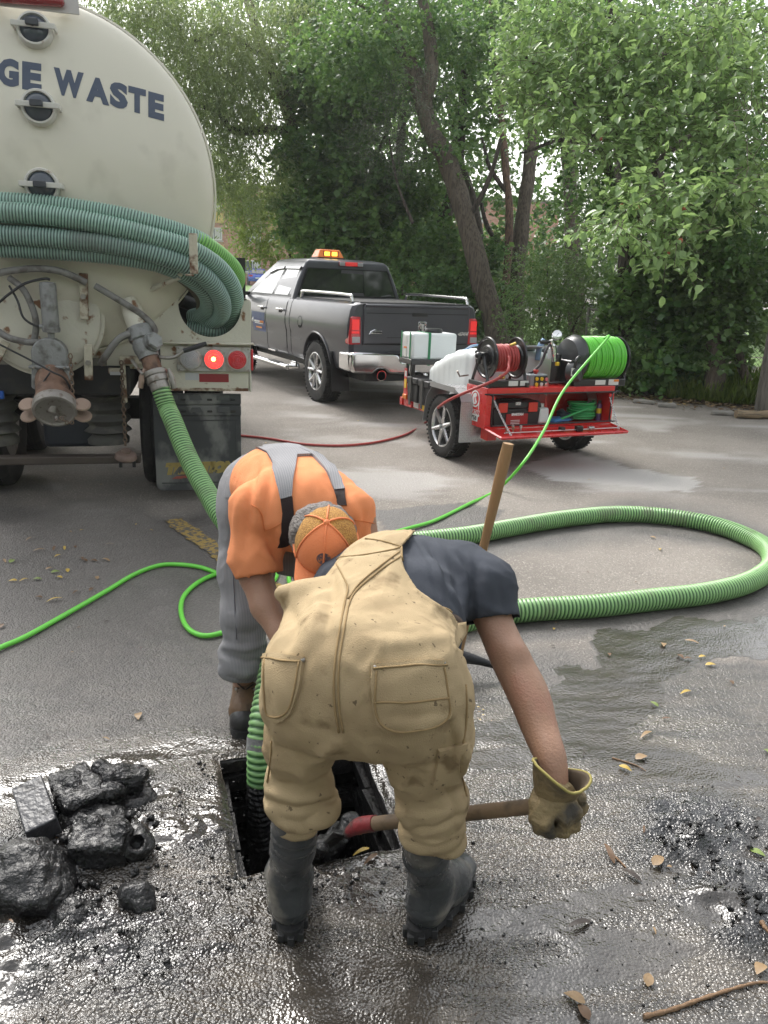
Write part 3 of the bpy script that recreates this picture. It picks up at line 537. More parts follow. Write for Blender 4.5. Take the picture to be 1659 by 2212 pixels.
# --- willow, upper left
t = tree('willow_tree', 'hazy grey green willow with thin leaves arching over behind the tanker', D(650, 640, 18))
limb('trunk', [(700, 760, 18, .22), (668, 560, 18, .19), (645, 380, 18, .17), (624, 262, 17.5, .155), (606, 194, 17.2, .15), (580, 129, 17, .14), (555, 64, 17, .12), (530, -30, 17, .1)], 'grey brown bark', t)
limb('branch', [(632, 280, 17.5, .10), (580, 278, 17, .09), (530, 284, 16.6, .08), (500, 280, 16.4, .07), (470, 245, 16.2, .05), (430, 232, 16, .04), (380, 238, 15.8, .025)], 'dark bark', t)
limb('branch', [(500, 282, 16.4, .045), (460, 220, 16.2, .035), (410, 205, 16, .02)], 'dark bark', t); limb('branch', [(580, 129, 17, .08), (540, 100, 16.5, .06), (480, 70, 16, .04), (420, 90, 15.5, .03)], 'dark bark', t)
crown('crown', [(300, 20, 15.5, 110, 60, 1.0, 3000), (420, 70, 15.5, 110, 90, 1.2, 4600), (540, 60, 16, 110, 90, 1.2, 3800), (390, 190, 15.4, 90, 70, 1.0, 2600), (490, 190, 15.7, 90, 90, 1.0, 3200), (450, 330, 15.6, 60, 70, .9, 1900), (650, 40, 16.5, 80, 80, 1.2, 1800), (560, 380, 16.4, 80, 70, .9, 2000), (250, -40, 15, 120, 60, 1, 2000), (360, 120, 16.5, 120, 90, 1, 2600), (480, 130, 17, 120, 110, 1, 2600), (520, 260, 17, 90, 90, 1, 2200), (440, 280, 16.6, 70, 80, 1, 1800), (590, 200, 17.5, 80, 90, 1, 1500)], 'willow leaf', t, .10, .20, seed=3, droop=.8, twl=.7, per=14); reparent(t)
# --- yellow-green young trees low on the left
t = tree('young_tree', 'light yellow green bushy tree behind the hose rack, brick building behind it', D(560, 600, 21))
limb('trunk', [(640, 620, 21, .09), (620, 500, 21, .07), (590, 420, 21, .05)], 'dark bark', t, 8)
limb('branch', [(610, 470, 21, .03), (560, 400, 20.8, .025), (520, 350, 20.6, .015)], 'dark bark', t, 6)
crown('crown', [(520, 410, 20.5, 60, 50, .9, 1500), (580, 470, 20.5, 70, 45, .9, 1700), (640, 420, 20.3, 70, 55, .9, 1600), (540, 520, 20, 40, 30, .7, 600), (490, 360, 20.5, 45, 50, .8, 900), (610, 540, 20, 50, 25, .8, 700), (660, 340, 20.5, 60, 40, .9, 900)], 'bright leaf', t, .085, .5, seed=4, droop=.35); reparent(t)
# --- dark maples in the middle
t = tree('maple_tree', 'dark green broad leaved maple standing behind the pickup cab', D(780, 640, 18.5))
limb('trunk', [(792, 700, 18.5, .17), (782, 480, 18.5, .15), (772, 260, 18.4, .13), (765, 100, 18.2, .10), (760, -30, 18, .08)], 'dark bark', t); limb('branch', [(775, 300, 18.4, .07), (720, 210, 18, .06), (690, 120, 17.8, .045), (680, 20, 17.6, .03)], 'dark bark', t); limb('branch', [(780, 380, 18.4, .06), (830, 300, 18.2, .05), (850, 200, 18, .04)], 'dark bark', t)
crown('crown', [(700, 60, 17.5, 90, 70, 1, 1800), (690, 180, 17.3, 80, 70, 1, 2000), (760, 230, 17.6, 80, 70, 1, 1900), (700, 330, 17, 90, 60, 1, 2400), (780, 400, 16.8, 90, 70, 1, 2700), (680, 450, 16.9, 70, 50, .9, 1700), (870, 420, 17, 70, 70, .9, 1600), (840, 130, 17.6, 70, 80, 1, 1400), (740, 500, 16.7, 120, 50, .8, 2500)], 'maple leaf', t, .12, .75, seed=5, droop=.4); reparent(t)
t = tree('thick_tree', 'thick dark trunk standing left of the leaning tree', D(950, 640, 17.6))
limb('trunk', [(930, 690, 17.6, .24), (940, 580, 17.6, .20), (962, 470, 17.6, .17), (985, 380, 17.5, .13), (1000, 250, 17.4, .1), (1010, 60, 17.3, .07)], 'dark bark', t); limb('branch', [(958, 480, 17.6, .08), (930, 400, 17.5, .06), (915, 300, 17.4, .04)], 'dark bark', t)
crown('crown', [(1000, 60, 17.5, 90, 90, 1, 1700), (1030, 260, 17.6, 50, 60, .8, 450), (930, 530, 16.6, 80, 50, .8, 1500), (1020, 560, 16.4, 70, 45, .8, 1300), (980, 180, 17.8, 70, 70, 1, 800)], 'maple leaf', t, .11, .7, seed=6, droop=.3); reparent(t)
for i, (lab, pts, cl) in enumerate((
        ('thin reddish trunk splitting at mid height between leaning tree and apple tree', [(1072, 740, 15.8, .09), (1094, 600, 15.8, .085), (1100, 470, 15.8, .08), (1088, 330, 15.8, .07), (1078, 200, 15.8, .06), (1064, 60, 15.8, .05), (1058, -30, 15.8, .04)], [(1070, 50, 15.9, 70, 60, .7, 700)]),
        ('straight brown trunk next right of the thin reddish one', [(1112, 760, 16.4, .20), (1118, 600, 16.4, .17), (1133, 450, 16.4, .155), (1148, 300, 16.4, .145), (1160, 150, 16.4, .12), (1175, -30, 16.4, .1)], [(1180, 60, 16.6, 90, 90, 1, 1300), (1130, 180, 16.8, 60, 60, .9, 600)]),
        ('pale trunk half hidden behind the upper apple leaves', [(1248, 740, 17, .2), (1240, 560, 17, .17), (1234, 420, 17, .155), (1226, 300, 17, .15), (1212, 100, 17, .12), (1205, -30, 17, .1)], [(1250, 60, 17, 90, 80, 1, 1200)]),
        ('slim dark trunk standing far behind between the two leaning trunks', [(1056, 760, 20, .11), (1045, 560, 20, .10), (1020, 420, 20, .09), (990, 330, 20, .08), (960, 180, 20, .06)], [(1040, 150, 20.4, 60, 80, 1, 700)]),
        ('dark trunk behind the crown of the maple', [(870, 640, 20, .15), (862, 400, 20, .13), (872, 200, 20, .11), (880, 20, 20, .08)], [(890, 250, 20, 80, 90, 1, 1200), (900, 80, 20, 70, 70, 1, 800)]))):
    t = tree('woodland_tree', lab, D(pts[0][0], pts[0][1], pts[0][2])); limb('trunk', pts, 'reddish bark' if i == 0 else ('dark bark' if i > 2 else 'grey brown bark'), t); crown('crown', cl, 'maple leaf', t, .10, .6, seed=20+i)
    if i == 0: limb('branch', [(1098, 420, 15.8, .05), (1060, 370, 15.8, .04), (1040, 300, 15.8, .025)], 'dark bark', t, 8)
    if i == 1: limb('branch', [(1118, 560, 16.4, .07), (1060, 500, 16.4, .055), (1040, 440, 16.5, .04)], 'dark bark', t, 8)
    reparent(t)
# --- apple tree, right; boughs reach out over the trailer
t = tree('apple_tree', 'apple tree with bright green drooping boughs and small red apples at right', D(1355, 760, 13))
limb('trunk', [(1352, 800, 13, .21), (1354, 690, 13, .175), (1356, 590, 13, .165), (1358, 500, 12.9, .16), (1345, 380, 12.4, .13), (1330, 240, 11.8, .1), (1320, 80, 11.2, .08), (1310, -50, 10.8, .06)], 'dark bark', t)
for b_ in ([(1356, 480, 12.9, .09), (1300, 330, 11.5, .06), (1220, 200, 10.2, .04), (1130, 120, 9.4, .02)], [(1356, 500, 12.9, .09), (1420, 360, 11, .06), (1480, 300, 9.5, .045), (1560, 270, 8.5, .03), (1600, 260, 8, .018)], [(1345, 380, 12.4, .07), (1330, 300, 10.5, .045), (1340, 400, 9, .03), (1370, 430, 8, .018), (1330, 480, 7.6, .008)], [(1330, 240, 11.8, .06), (1430, 120, 10, .045), (1540, 60, 9, .03)], [(1420, 360, 11, .04), (1450, 420, 9.3, .03), (1475, 480, 8.2, .016), (1470, 540, 7.9, .008)], [(1300, 330, 11.5, .04), (1220, 300, 10.2, .03), (1130, 330, 9.6, .015)]):
    limb('branch', b_, 'dark bark', t, 7, .03)
near = [(1180, 60, 9.6, 95, 55, .6, 560), (1300, 40, 9.2, 110, 60, .6, 700), (1440, 60, 8.8, 110, 60, .6, 700), (1580, 60, 8.6, 100, 70, .6, 620), (1130, 150, 9.6, 70, 40, .5, 340), (1240, 150, 9.2, 90, 50, .6, 560), (1370, 160, 8.8, 100, 50, .6, 620), (1520, 170, 8.4, 100, 60, .6, 560), (1620, 180, 8, 70, 60, .5, 330), (1130, 210, 9.6, 55, 25, .4, 200), (1230, 240, 9, 80, 36, .5, 420), (1350, 260, 8.6, 90, 38, .5, 480), (1470, 270, 8.3, 80, 36, .5, 380), (1590, 290, 7.8, 80, 50, .5, 380),
        (1290, 320, 8.4, 60, 26, .4, 240), (1400, 395, 7.8, 70, 28, .4, 300), (1440, 440, 7.5, 60, 26, .35, 230), (1360, 470, 7.3, 60, 22, .3, 190), (1320, 488, 7.2, 34, 14, .25, 80), (1470, 500, 7.3, 36, 34, .3, 150), (1455, 550, 7.3, 26, 24, .25, 80), (1560, 420, 7.6, 60, 26, .4, 190), (1620, 380, 7.6, 60, 50, .4, 240)]
B, DD, U, LL, TW = foliage([(*c_[:6], int(c_[6]*1.5)) for c_ in near], .088, .5, fine=True, seed=7, per=7, droop=.25, twl=.34, up=.75)
keepm = vnoise(B, 2.1, 3) > -.42; B, DD, U, LL = B[keepm], DD[keepm], U[keepm], LL[keepm]
val = np.clip(.55+.4*fbm(B, 1.5, 3, 5)+np.random.default_rng(1).normal(0, .22, len(B)), 0, 1); q = PX(B); vis = (q[:, 0] > 0) & (q[:, 0] < 1659) & (q[:, 1] > 0); dist = np.linalg.norm(B-CAM, axis=1)/LL; dist[~vis] = 1e9; big = np.argsort(dist)[:300]; rest = np.setdiff1d(np.arange(len(B)), big)
V, F = leaves_mesh(B[rest], DD[rest], U[rest], LL[rest], LL[rest]*.30, True); o = meshobj('crown', V, F, MATS['apple leaf'], t, 179, fattr={'v': np.repeat(val[rest], 6)}); o['kind'] = 'stuff'
lmes = []
for k in range(6):   # the nearest leaves one by one
    V, F = leaves_mesh(np.zeros((1, 3)), np.array([[1., 0, 0]]), np.array([[0, 0, 1.]]), np.array([1.]), np.array([.27+.02*(k % 3)]), True); V[3] += (0, .03*(k-2.5), -.05*(k % 2)); o = meshobj('leaf', V, F, MATS['apple leaf'], None, 179, fattr={'v': np.full(6, .25+.14*k)}); lmes.append(o.data); bpy.data.objects.remove(o)
for i in big:
    o = bpy.data.objects.new('leaf', lmes[int(val[i]*5.99)]); COL.objects.link(o); o.parent = t; d = DD[i]; s = np.cross(d, U[i]); s /= np.linalg.norm(s); nn = np.cross(s, d)
    o.matrix_local = Matrix.Translation(Vector(B[i])) @ Matrix(np.stack([d, -s, nn], 1).tolist()).to_4x4() @ Matrix.Scale(LL[i], 4)
m = MB()
for a, c in TW[::2]: m.tube([a, (a+c)/2+np.array([0, 0, .01]), c], [.004, .003, .002], 4, False)
tw = m.build('twig', bark['grey brown bark'], t, 60); tw['kind'] = 'stuff'
crown('darkened_inner_crown', [(1200, 90, 11.5, 120, 80, 1, 1500), (1330, 120, 11.5, 120, 90, 1, 1600), (1480, 120, 11.5, 130, 110, 1, 1900), (1600, 140, 11, 90, 130, 1, 1500), (1200, 230, 11.8, 90, 70, .8, 900), (1340, 260, 11.5, 110, 80, .9, 1300), (1480, 320, 11.5, 120, 90, .9, 1600), (1600, 370, 11, 100, 100, .9, 1500), (1290, 400, 12, 80, 70, .8, 1000), (1420, 460, 12, 100, 80, .8, 1400), (1560, 500, 11.6, 110, 80, .9, 1700)], 'maple leaf', t, .085, .5, seed=8, droop=.45)  # inner apple leaves take the darker maple green, crown shade put into colour
applem = mat('apple skin', (.42, .10, .05), .35, var=.4, vs=20)
for x, y, dp in ((1364, 447, 7.4), (1377, 448, 7.35), (1343, 445, 7.4), (1477, 452, 7.4), (1447, 545, 7.3), (1470, 520, 7.3), (1294, 140, 9), (1300, 300, 8.5)):
    m = MB(); c = D(x, y, dp); m.lathe([(0, .018), (.010, .021), (.021, .013), (.024, 0), (.019, -.016), (.008, -.021), (0, -.018)], c, n=14); m.tube([c+np.array([0, 0, .018]), c+np.array([.004, 0, .04])], .0015, 5); m.build('apple', applem, t, 179)
reparent(t)
# --- undergrowth and right-hand trees
def shrub(label, x, y, dep, cl, m, size, asp, seed, name='shrub', stems=4, droop=.3, per=12):
    t = empty(name, label, 'shrub' if name == 'shrub' else 'plant', (*D(x, y, dep)[:2], 0)); r = random.Random(seed); b0 = D(x, y, dep); px_ = PX(np.array([b0[0], b0[1], 0.]))
    for k in range(stems): c = cl[k % len(cl)]; limb('stem', [(px_[0]+r.uniform(-15, 15), px_[1], dep, .025), ((px_[0]+c[0])/2, (px_[1]+c[1])/2, (dep+c[2])/2, .02), (c[0], c[1], c[2], .008)], 'dark bark', t, 5, .03)
    crown('foliage', cl, m, t, size, asp, seed=seed, droop=droop, per=per); reparent(t); return t
shrub('dense dark shrub behind the pickup bed and tailgate', 950, 640, 15.8, [(900, 610, 15.8, 60, 45, .7, 1200), (980, 620, 15.6, 60, 45, .7, 1300), (1040, 650, 15.6, 60, 50, .6, 1200), (880, 540, 16.2, 70, 50, .7, 1200), (1000, 700, 15.4, 50, 30, .5, 700)], 'maple leaf', .085, .6, 31)
shrub('light edged shrub right of the leaning trunk behind the red reel', 1200, 700, 13.8, [(1160, 640, 13.8, 60, 50, .6, 1300), (1220, 600, 13.8, 60, 50, .6, 1300), (1180, 560, 14, 60, 40, .6, 900), (1270, 640, 13.6, 60, 60, .6, 1400), (1150, 710, 13.6, 50, 40, .5, 900), (1230, 700, 13.5, 60, 40, .5, 1000), (1290, 560, 13.8, 50, 40, .5, 800)], 'shrub leaf', .055, .42, 32)
shrub('broad leaved dark maple shrub behind the green hose reel', 1440, 760, 12.8, [(1400, 700, 12.8, 60, 60, .5, 900), (1460, 680, 12.8, 60, 60, .5, 950), (1420, 770, 12.6, 60, 45, .5, 800), (1480, 760, 12.6, 50, 50, .5, 700), (1370, 640, 12.9, 50, 50, .5, 700), (1450, 600, 12.9, 70, 50, .6, 900)], 'maple leaf', .12, .8, 33, droop=.6)
shrub('vine covered shrub climbing the trunks beside the grey fence', 1560, 720, 12.2, [(1530, 640, 12.3, 60, 60, .5, 1000), (1590, 620, 12.2, 60, 60, .5, 1000), (1600, 690, 12, 40, 40, .4, 480), (1540, 560, 12.4, 80, 50, .6, 1200), (1640, 560, 12, 50, 60, .5, 800), (1590, 740, 12, 22, 20, .3, 160)], 'shrub leaf', .095, .75, 34, droop=.7)
shrub('low leafy weeds in front of the dark maple shrub', 1330, 800, 12.5, [(1330, 790, 12.5, 30, 40, .4, 500), (1350, 740, 12.6, 30, 40, .4, 450), (1300, 770, 12.8, 40, 30, .4, 450)], 'shrub leaf', .06, .5, 35, name='plant')
for i, (lab, pts) in enumerate((('ivy wrapped trunk left of the chain link gap', [(1545, 850, 12.1, .16), (1545, 770, 12.1, .14), (1540, 680, 12.2, .12), (1530, 560, 12.4, .11), (1520, 400, 12.6, .09), (1515, 200, 12.8, .07)]), ('stump like trunk leaning right across the chain link gap', [(1618, 840, 12.0, .10), (1604, 790, 12.05, .085), (1586, 735, 12.1, .08), (1570, 680, 12.1, .07), (1560, 600, 12.2, .06), (1570, 480, 12.3, .045)]), ('dark trunk behind the shrub at the right under the apple boughs', [(1440, 830, 13.6, .14), (1440, 700, 13.6, .12), (1432, 540, 13.6, .1), (1424, 380, 13.6, .08)]))):
    t = tree('woodland_tree', lab, D(*pts[0][:3])); limb('trunk', pts, 'grey brown bark' if i != 2 else 'dark bark', t, 10); crown('crown', [(pts[-1][0], pts[-1][1]-20, pts[-1][2], 80, 70, .8, 900)], 'maple leaf', t, .09, .6, seed=50+i)
    if i == 0: crown('ivy', [(1545, 700, 12.0, 26, 60, .2, 260), (1530, 800, 12, 22, 40, .2, 160)], 'shrub leaf', t, .08, .8, seed=60)
    reparent(t)
# far-off wood behind everything: one mass, thinned where the sky shows through
fw = [(x, y, 27+random.uniform(-2, 3), 95, 80, 1.5, n) for x, y, n in ((620, 120, 500), (720, 200, 800), (820, 260, 800), (930, 200, 700), (1040, 430, 500), (1010, 560, 800), (900, 480, 800), (790, 540, 900), (1130, 540, 700), (1180, 420, 800), (1270, 480, 900), (1360, 420, 900), (1460, 520, 900), (1560, 600, 700), (1560, 420, 900), (1640, 500, 800), (1250, 250, 700), (1400, 250, 800), (1560, 250, 800), (1640, 330, 700), (700, 420, 700), (1100, 60, 450), (1300, 80, 600), (1500, 80, 600), (840, 60, 450), (1380, 620, 700), (1240, 640, 800), (1120, 680, 700), (1020, 640, 800), (940, 580, 900), (860, 560, 900), (1060, 300, 350), (980, 360, 600), (1180, 560, 800), (1300, 560, 800), (330, 30, 700), (430, 10, 700), (540, 10, 700), (660, 20, 700), (780, 20, 700), (920, 20, 700), (1040, 20, 700), (1200, 10, 700), (1350, 10, 700), (1500, 10, 700), (1620, 20, 700), (480, 140, 600), (560, 220, 600))]
o, _ = crown('far_wood', fw, 'maple leaf', None, .16, .6, seed=70); o['kind'] = 'stuff'
# weeds and grass along the edge of the lot, leaf litter
r = np.random.default_rng(4); n = 16000; k = r.integers(12, 55, n); k2 = np.minimum(k+1, len(EDGE)-1); u = r.uniform(0, 1, n)[:, None]; off_ = (np.abs(r.normal(0, .55, n))+.12)[:, None]; b_ = EDGE[k]*(1-u)+EDGE[k2]*u+en[k]*off_; base = np.c_[b_, np.full(n, .03)]
hmask = fbm(base, 1.2, 2, 6) > -.15; base = base[hmask]; n = len(base); d = unit(n, r)*.45+np.array([0, 0, 1.]); d /= np.linalg.norm(d, axis=1, keepdims=True); L = r.uniform(.16, .58, n)*np.clip(.5+off_[hmask][:, 0], .4, 1.2)
V, F = leaves_mesh(base, d, unit(n, r), L, np.full(n, .006)+r.uniform(0, .004, n), True); o = meshobj('edge_weeds', V, F, MATS['bright leaf'], None, None, fattr={'v': np.repeat(r.uniform(0, .8, n), 6)}); tag(o, kind='stuff')
n = 2600; k = r.integers(14, 50, n); k2 = k+1; u = r.uniform(0, 1, n)[:, None]; b_ = EDGE[k]*(1-u)+EDGE[k2]*u-en[k]*(r.normal(-.05, .32, n))[:, None]; base = np.c_[b_, r.uniform(.012, .05, n)]; d = unit(n, r)*np.array([1, 1, .15]); d /= np.linalg.norm(d, axis=1, keepdims=True)
V, F = leaves_mesh(base, d, unit(n, r)*.4+np.array([0, 0, 1.]), r.uniform(.04, .10, n), r.uniform(.008, .022, n), True); lit = mat('leaf litter', (.15, .095, .05), .8, var=.5, vs=3, col2=(.30, .22, .10), ms=7); tag(meshobj('leaf_litter', V, F, lit), kind='stuff')
# ================================================================== FENCES
fm = mat('weathered fence board', (.165, .150, .128), .85, var=.3, vs=5, col2=(.09, .085, .072), ms=9, mth=(.45, .65), bump=1, bs=14, stretch=(4, 4, .5)); railm = mat('brown fence rail', (.17, .105, .06), .8, var=.3, vs=8, bump=.5)
fb = G(1634, 893); ft = empty('wooden_fence', 'weathered grey board fence at the right edge of the photo', 'fence', (*fb[:2], 0), R(-30))
for i in range(5):
    w_ = .135; h_ = 1.48+.02*(i % 2); m = MB(); m.box((.07+i*.155, (.02 if i % 2 else 0), .06+h_/2), (w_, .022, h_), rot=rotm((0, 1, 0), R((-1.2, 2, -.5, .6, 0)[i]))); m.build('board', fm, ft, 30, .004)
MB().box((.33, .03, 1.56), (.80, .06, .10)).build('top_rail', railm, ft, 30, .004); MB().box((.33, .055, .45), (.75, .04, .09)).build('rail', fm, ft, 30, .004); MB().box((.0, .06, .78), (.09, .09, 1.56)).build('post', fm, ft, 30, .005)
cl = empty('chain_link_fence', 'rusty chain link fence seen through the gap left of the grey boards', 'fence', (3.3, 13.4, 0), math.atan2(12.4-13.4, 6.4-3.3)); zinc = mat('galvanised wire', (.22, .21, .18), .55, .5, var=.3)
Lc = 3.3; Hc = 1.3; sp_ = .075; m = MB()
for sgn in (1, -1):
    q = -Hc
    while q < Lc:
        z0, z1 = .05, Hc; x0, x1 = (q, q+Hc) if sgn > 0 else (q+Hc, q)
        t0 = 0; t1 = 1; xs = [x0, x1]
        def clip(xa, xb):
            lo, hi = 0., 1.
            for bd, s_ in ((0, 1), (Lc, -1)):
                fa, fb_ = s_*(xa-bd), s_*(xb-bd)
                if fa < 0 and fb_ < 0: return None
                if fa < 0: lo = max(lo, fa/(fa-fb_))
                elif fb_ < 0: hi = min(hi, fa/(fa-fb_))
            return lo, hi
        c_ = clip(x0, x1)
        if c_ and c_[1]-c_[0] > .02: m.tube([(x0+(x1-x0)*c_[0], .004*sgn, z0+(z1-z0)*c_[0]), (x0+(x1-x0)*c_[1], .004*sgn, z0+(z1-z0)*c_[1])], .0028, 4, False)
        q += sp_
o = m.build('wire_mesh', zinc, cl, 60); o['kind'] = 'stuff'
for x in (0, 1.1, 2.2, 3.3): MB().cyl((x, .03, 0), (x, .03, 1.36), .024, n=10).build('post', zinc, cl, 60)
MB().cyl((0, .03, 1.33), (3.3, .03, 1.33), .018, n=8).build('top_rail', zinc, cl, 60)
# split log and concrete kerb scrap by the fence
g = G(1636, 905); m = MB(); lp = np.array([[-.32, .02, .06], [-.1, 0, .062], [.15, .01, .065], [.45, -.02, .07]]); m.tube(catmull(lp, 5), .06, 10); v = np.vstack(m.v); v += vnormals(v, np.array([f for f in m.f if len(f) == 4]))*(fbm(v*np.array([.4, 1, 1]), 16, 3, 2)*.02)[:, None]
o = meshobj('firewood_log', v, m.f, mat('bare wood', (.27, .20, .125), .8, var=.3, vs=8, col2=(.13, .10, .07), bump=1, bs=18, stretch=(.3, 3, 3)), None, 50); o.location = (g[0], g[1], .0); o.rotation_euler = (0, 0, R(8)); tag(o, 'weathered split log lying in front of the grey fence', 'log')
for i, (x, y, w_) in enumerate(((1390, 872, .32), (1440, 880, .26), (1560, 897, .3))):
    g = G(x, y); s = SDF((-.3, -.15, -.05), (.3, .15, .12), .02); s.box((0, 0, .03), (w_/2, .06, .035), k=.02); v, q = s.mesh(1); v += (fbm(v, 12, 3, i)*.02)[:, None]; o = meshobj('broken_concrete', v, q, mat('old concrete', (.24, .225, .205), .9, var=.25, vs=8, bump=1), None, 179); o.location = (g[0], g[1], .0); o.rotation_euler = (0, 0, R(-22+10*i)); tag(o, ('leftmost', 'middle', 'rightmost')[i]+' flat piece of broken concrete kerb along the edge of the lot', 'concrete piece', 'broken kerb pieces')
# ================================================================== BRICK BUILDING AND BLUE CAR
bo = Frame(D(430, 590, 72), 6); bl = empty('brick_building', 'orange red brick apartment building far behind the pickup', 'building', (bo.o[0], bo.o[1], .9), bo.a)
brm = bpy.data.materials.new('red brick wall'); brm.use_nodes = True; n_ = brm.node_tree.nodes; l_ = brm.node_tree.links; bt = n_.new('ShaderNodeTexBrick'); tc_ = n_.new('ShaderNodeTexCoord'); mp_ = n_.new('ShaderNodeMapping'); mp_.inputs['Rotation'].default_value = (R(90), 0, 0); l_.new(tc_.outputs['Object'], mp_.inputs[0]); l_.new(mp_.outputs[0], bt.inputs['Vector'])
for k_, v_ in (('Color1', (.36, .15, .09, 1)), ('Color2', (.44, .22, .14, 1)), ('Mortar', (.36, .28, .23, 1)), ('Scale', 1.0), ('Mortar Size', .012), ('Brick Width', .42), ('Row Height', .14)): bt.inputs[k_].default_value = v_
l_.new(bt.outputs[0], n_['Principled BSDF'].inputs['Base Color']); n_['Principled BSDF'].inputs['Roughness'].default_value = .85
x0, x1, H_ = -6, 34, 8.6; MB().box(((x0+x1)/2, 5.1, H_/2), (x1-x0, 10, H_)).build('wall', brm, bl, 30)
wf = mat('white window frame', (.62, .62, .6), .5); gl = mat('window glass', (.09, .12, .13), .08, var=.4, vs=.9, spec=.8, rvar=.03); cur = mat('curtain', (.5, .5, .47), .8, var=.2, vs=4); sill = mat('stone sill', (.42, .39, .35), .8)
for wz in (1.75, 4.5, 7.2):
    for wx in (-2.2, 1.4, 4.95, 9.2, 13.4, 17.6, 21.8, 26, 30):
        w_ = MB()
        for (cx, cz, sx, sz) in ((0, .50, 1.55, .08), (0, -.50, 1.55, .08), (-.75, 0, .08, 1.0), (.75, 0, .08, 1.0), (.0, 0, .06, .95)): w_.box((wx+cx, .07, wz+cz), (sx, .12, sz))
        o = w_.build('window', wf, bl, 30); MB().box((wx, .09, wz), (1.46, .02, .95)).build('pane', gl, o, None); MB().box((wx+.38, .075, wz), (.55, .008, .92)).build('curtain', cur, o, None); MB().box((wx, .05, wz-.62), (1.8, .2, .12)).build('sill', sill, o, 30)
MB().box(((x0+x1)/2, 5, H_+.12), (x1-x0+.5, 10.5, .24)).build('roof', mat('roof edge', (.2, .17, .15), .8), bl, 30)
yb = mat('yellow siding', (.50, .37, .12), .8, var=.15)
for z in (3.1, 5.9): MB().box((1.4, -.02, z), (1.9, .12, .9)).build('balcony_panel', yb, bl, 30, label='yellow balcony panel')

# tree row and low building on the left and behind the photographer: they show in the pickup's paint and glass
def big_leaves(name, boxes, m, seed):
    r = np.random.default_rng(seed); B = np.vstack([r.uniform(a, c, (n, 3)) for a, c, n in boxes]); V, F = leaves_mesh(B, unit(len(B), r), unit(len(B), r), r.uniform(.5, 1.1, len(B)), r.uniform(.2, .45, len(B)), False); tag(meshobj(name, V, F, MATS[m], None, None, fattr={'v': np.repeat(r.uniform(0, 1, len(B)), 4)}), kind='stuff')
big_leaves('neighbouring_trees', [((-30, -12, 1.5), (-24, 24, 10), 5200), ((-26, -26, 1.5), (26, -21, 11), 5200), ((20, -20, 1), (26, 4, 9), 2600)], 'maple leaf', 80)
lb = empty('low_building', 'low grey walled building across the lot, mirrored in the pickup side window', 'building', (-19, 2, 0)); MB().box((0, 0, 1.7), (5, 16, 3.4)).build('wall', mat('grey render', (.32, .31, .29), .85, var=.1), lb, 30); MB().box((0, 0, 3.5), (5.6, 16.6, .22)).build('roof', MATS['roof edge'], lb, 30)
for y_ in (-5, -1.5, 2, 5.5): MB().box((2.52, y_, 1.9), (.06, 1.5, 1.2)).build('window', gl, lb, 30)
# ================================================================== VACUUM TANKER
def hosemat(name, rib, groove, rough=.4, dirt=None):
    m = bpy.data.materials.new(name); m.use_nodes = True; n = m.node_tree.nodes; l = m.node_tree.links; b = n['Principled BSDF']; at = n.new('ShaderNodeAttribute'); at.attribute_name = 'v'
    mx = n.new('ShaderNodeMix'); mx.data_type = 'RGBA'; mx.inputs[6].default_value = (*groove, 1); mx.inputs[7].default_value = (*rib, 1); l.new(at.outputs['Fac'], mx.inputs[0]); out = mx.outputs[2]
    if dirt:
        tx = n.new('ShaderNodeTexNoise'); tx.inputs['Scale'].default_value = dirt[1]; tx.inputs['Detail'].default_value = 6; tc = n.new('ShaderNodeTexCoord'); l.new(tc.outputs['Object'], tx.inputs['Vector']); mr = n.new('ShaderNodeMapRange'); mr.inputs[1].default_value = dirt[2]; mr.inputs[2].default_value = dirt[2]+.2; mr.inputs[4].default_value = dirt[3]; l.new(tx.outputs[0], mr.inputs[0])
        m2 = n.new('ShaderNodeMix'); m2.data_type = 'RGBA'; l.new(mr.outputs[0], m2.inputs[0]); l.new(out, m2.inputs[6]); m2.inputs[7].default_value = (*dirt[0], 1); out = m2.outputs[2]
    l.new(out, b.inputs['Base Color']); b.inputs['Roughness'].default_value = rough; MATS[name] = m; return m
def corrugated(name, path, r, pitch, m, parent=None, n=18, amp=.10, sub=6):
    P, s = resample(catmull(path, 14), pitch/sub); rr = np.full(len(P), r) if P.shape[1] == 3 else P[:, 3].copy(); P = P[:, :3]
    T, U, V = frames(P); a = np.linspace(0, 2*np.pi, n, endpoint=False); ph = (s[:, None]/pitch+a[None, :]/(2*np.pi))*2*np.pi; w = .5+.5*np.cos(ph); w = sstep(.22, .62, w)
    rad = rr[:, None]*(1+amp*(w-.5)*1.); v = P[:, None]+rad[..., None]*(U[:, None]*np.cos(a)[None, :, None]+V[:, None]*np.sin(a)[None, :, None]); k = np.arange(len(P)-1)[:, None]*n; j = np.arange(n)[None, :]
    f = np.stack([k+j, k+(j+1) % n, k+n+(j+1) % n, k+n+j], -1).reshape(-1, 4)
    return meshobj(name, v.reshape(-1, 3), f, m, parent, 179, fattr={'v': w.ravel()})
TK = Frame((-2.238, 5.265), 14); TR_, TZ = 1.05, 2.14
def zo(x, y, y0=0, k=.3307): return x*k, y0+y*k
cream = mat('cream tank paint', (.62, .595, .49), .34, var=.06, vs=2.2, col2=(.50, .475, .385), ms=4.5, mth=(.56, .8), coat=.25, rvar=.12)
creamd = mat('rusty cream paint', (.57, .55, .46), .5, var=.10, vs=5, col2=(.20, .095, .042), ms=11, mth=(.615, .68), bump=.3, bs=40)
creamr = mat('heavily rusted cream paint', (.50, .46, .36), .6, var=.12, vs=7, col2=(.13, .062, .032), ms=9, mth=(.50, .6), bump=.6, bs=50)
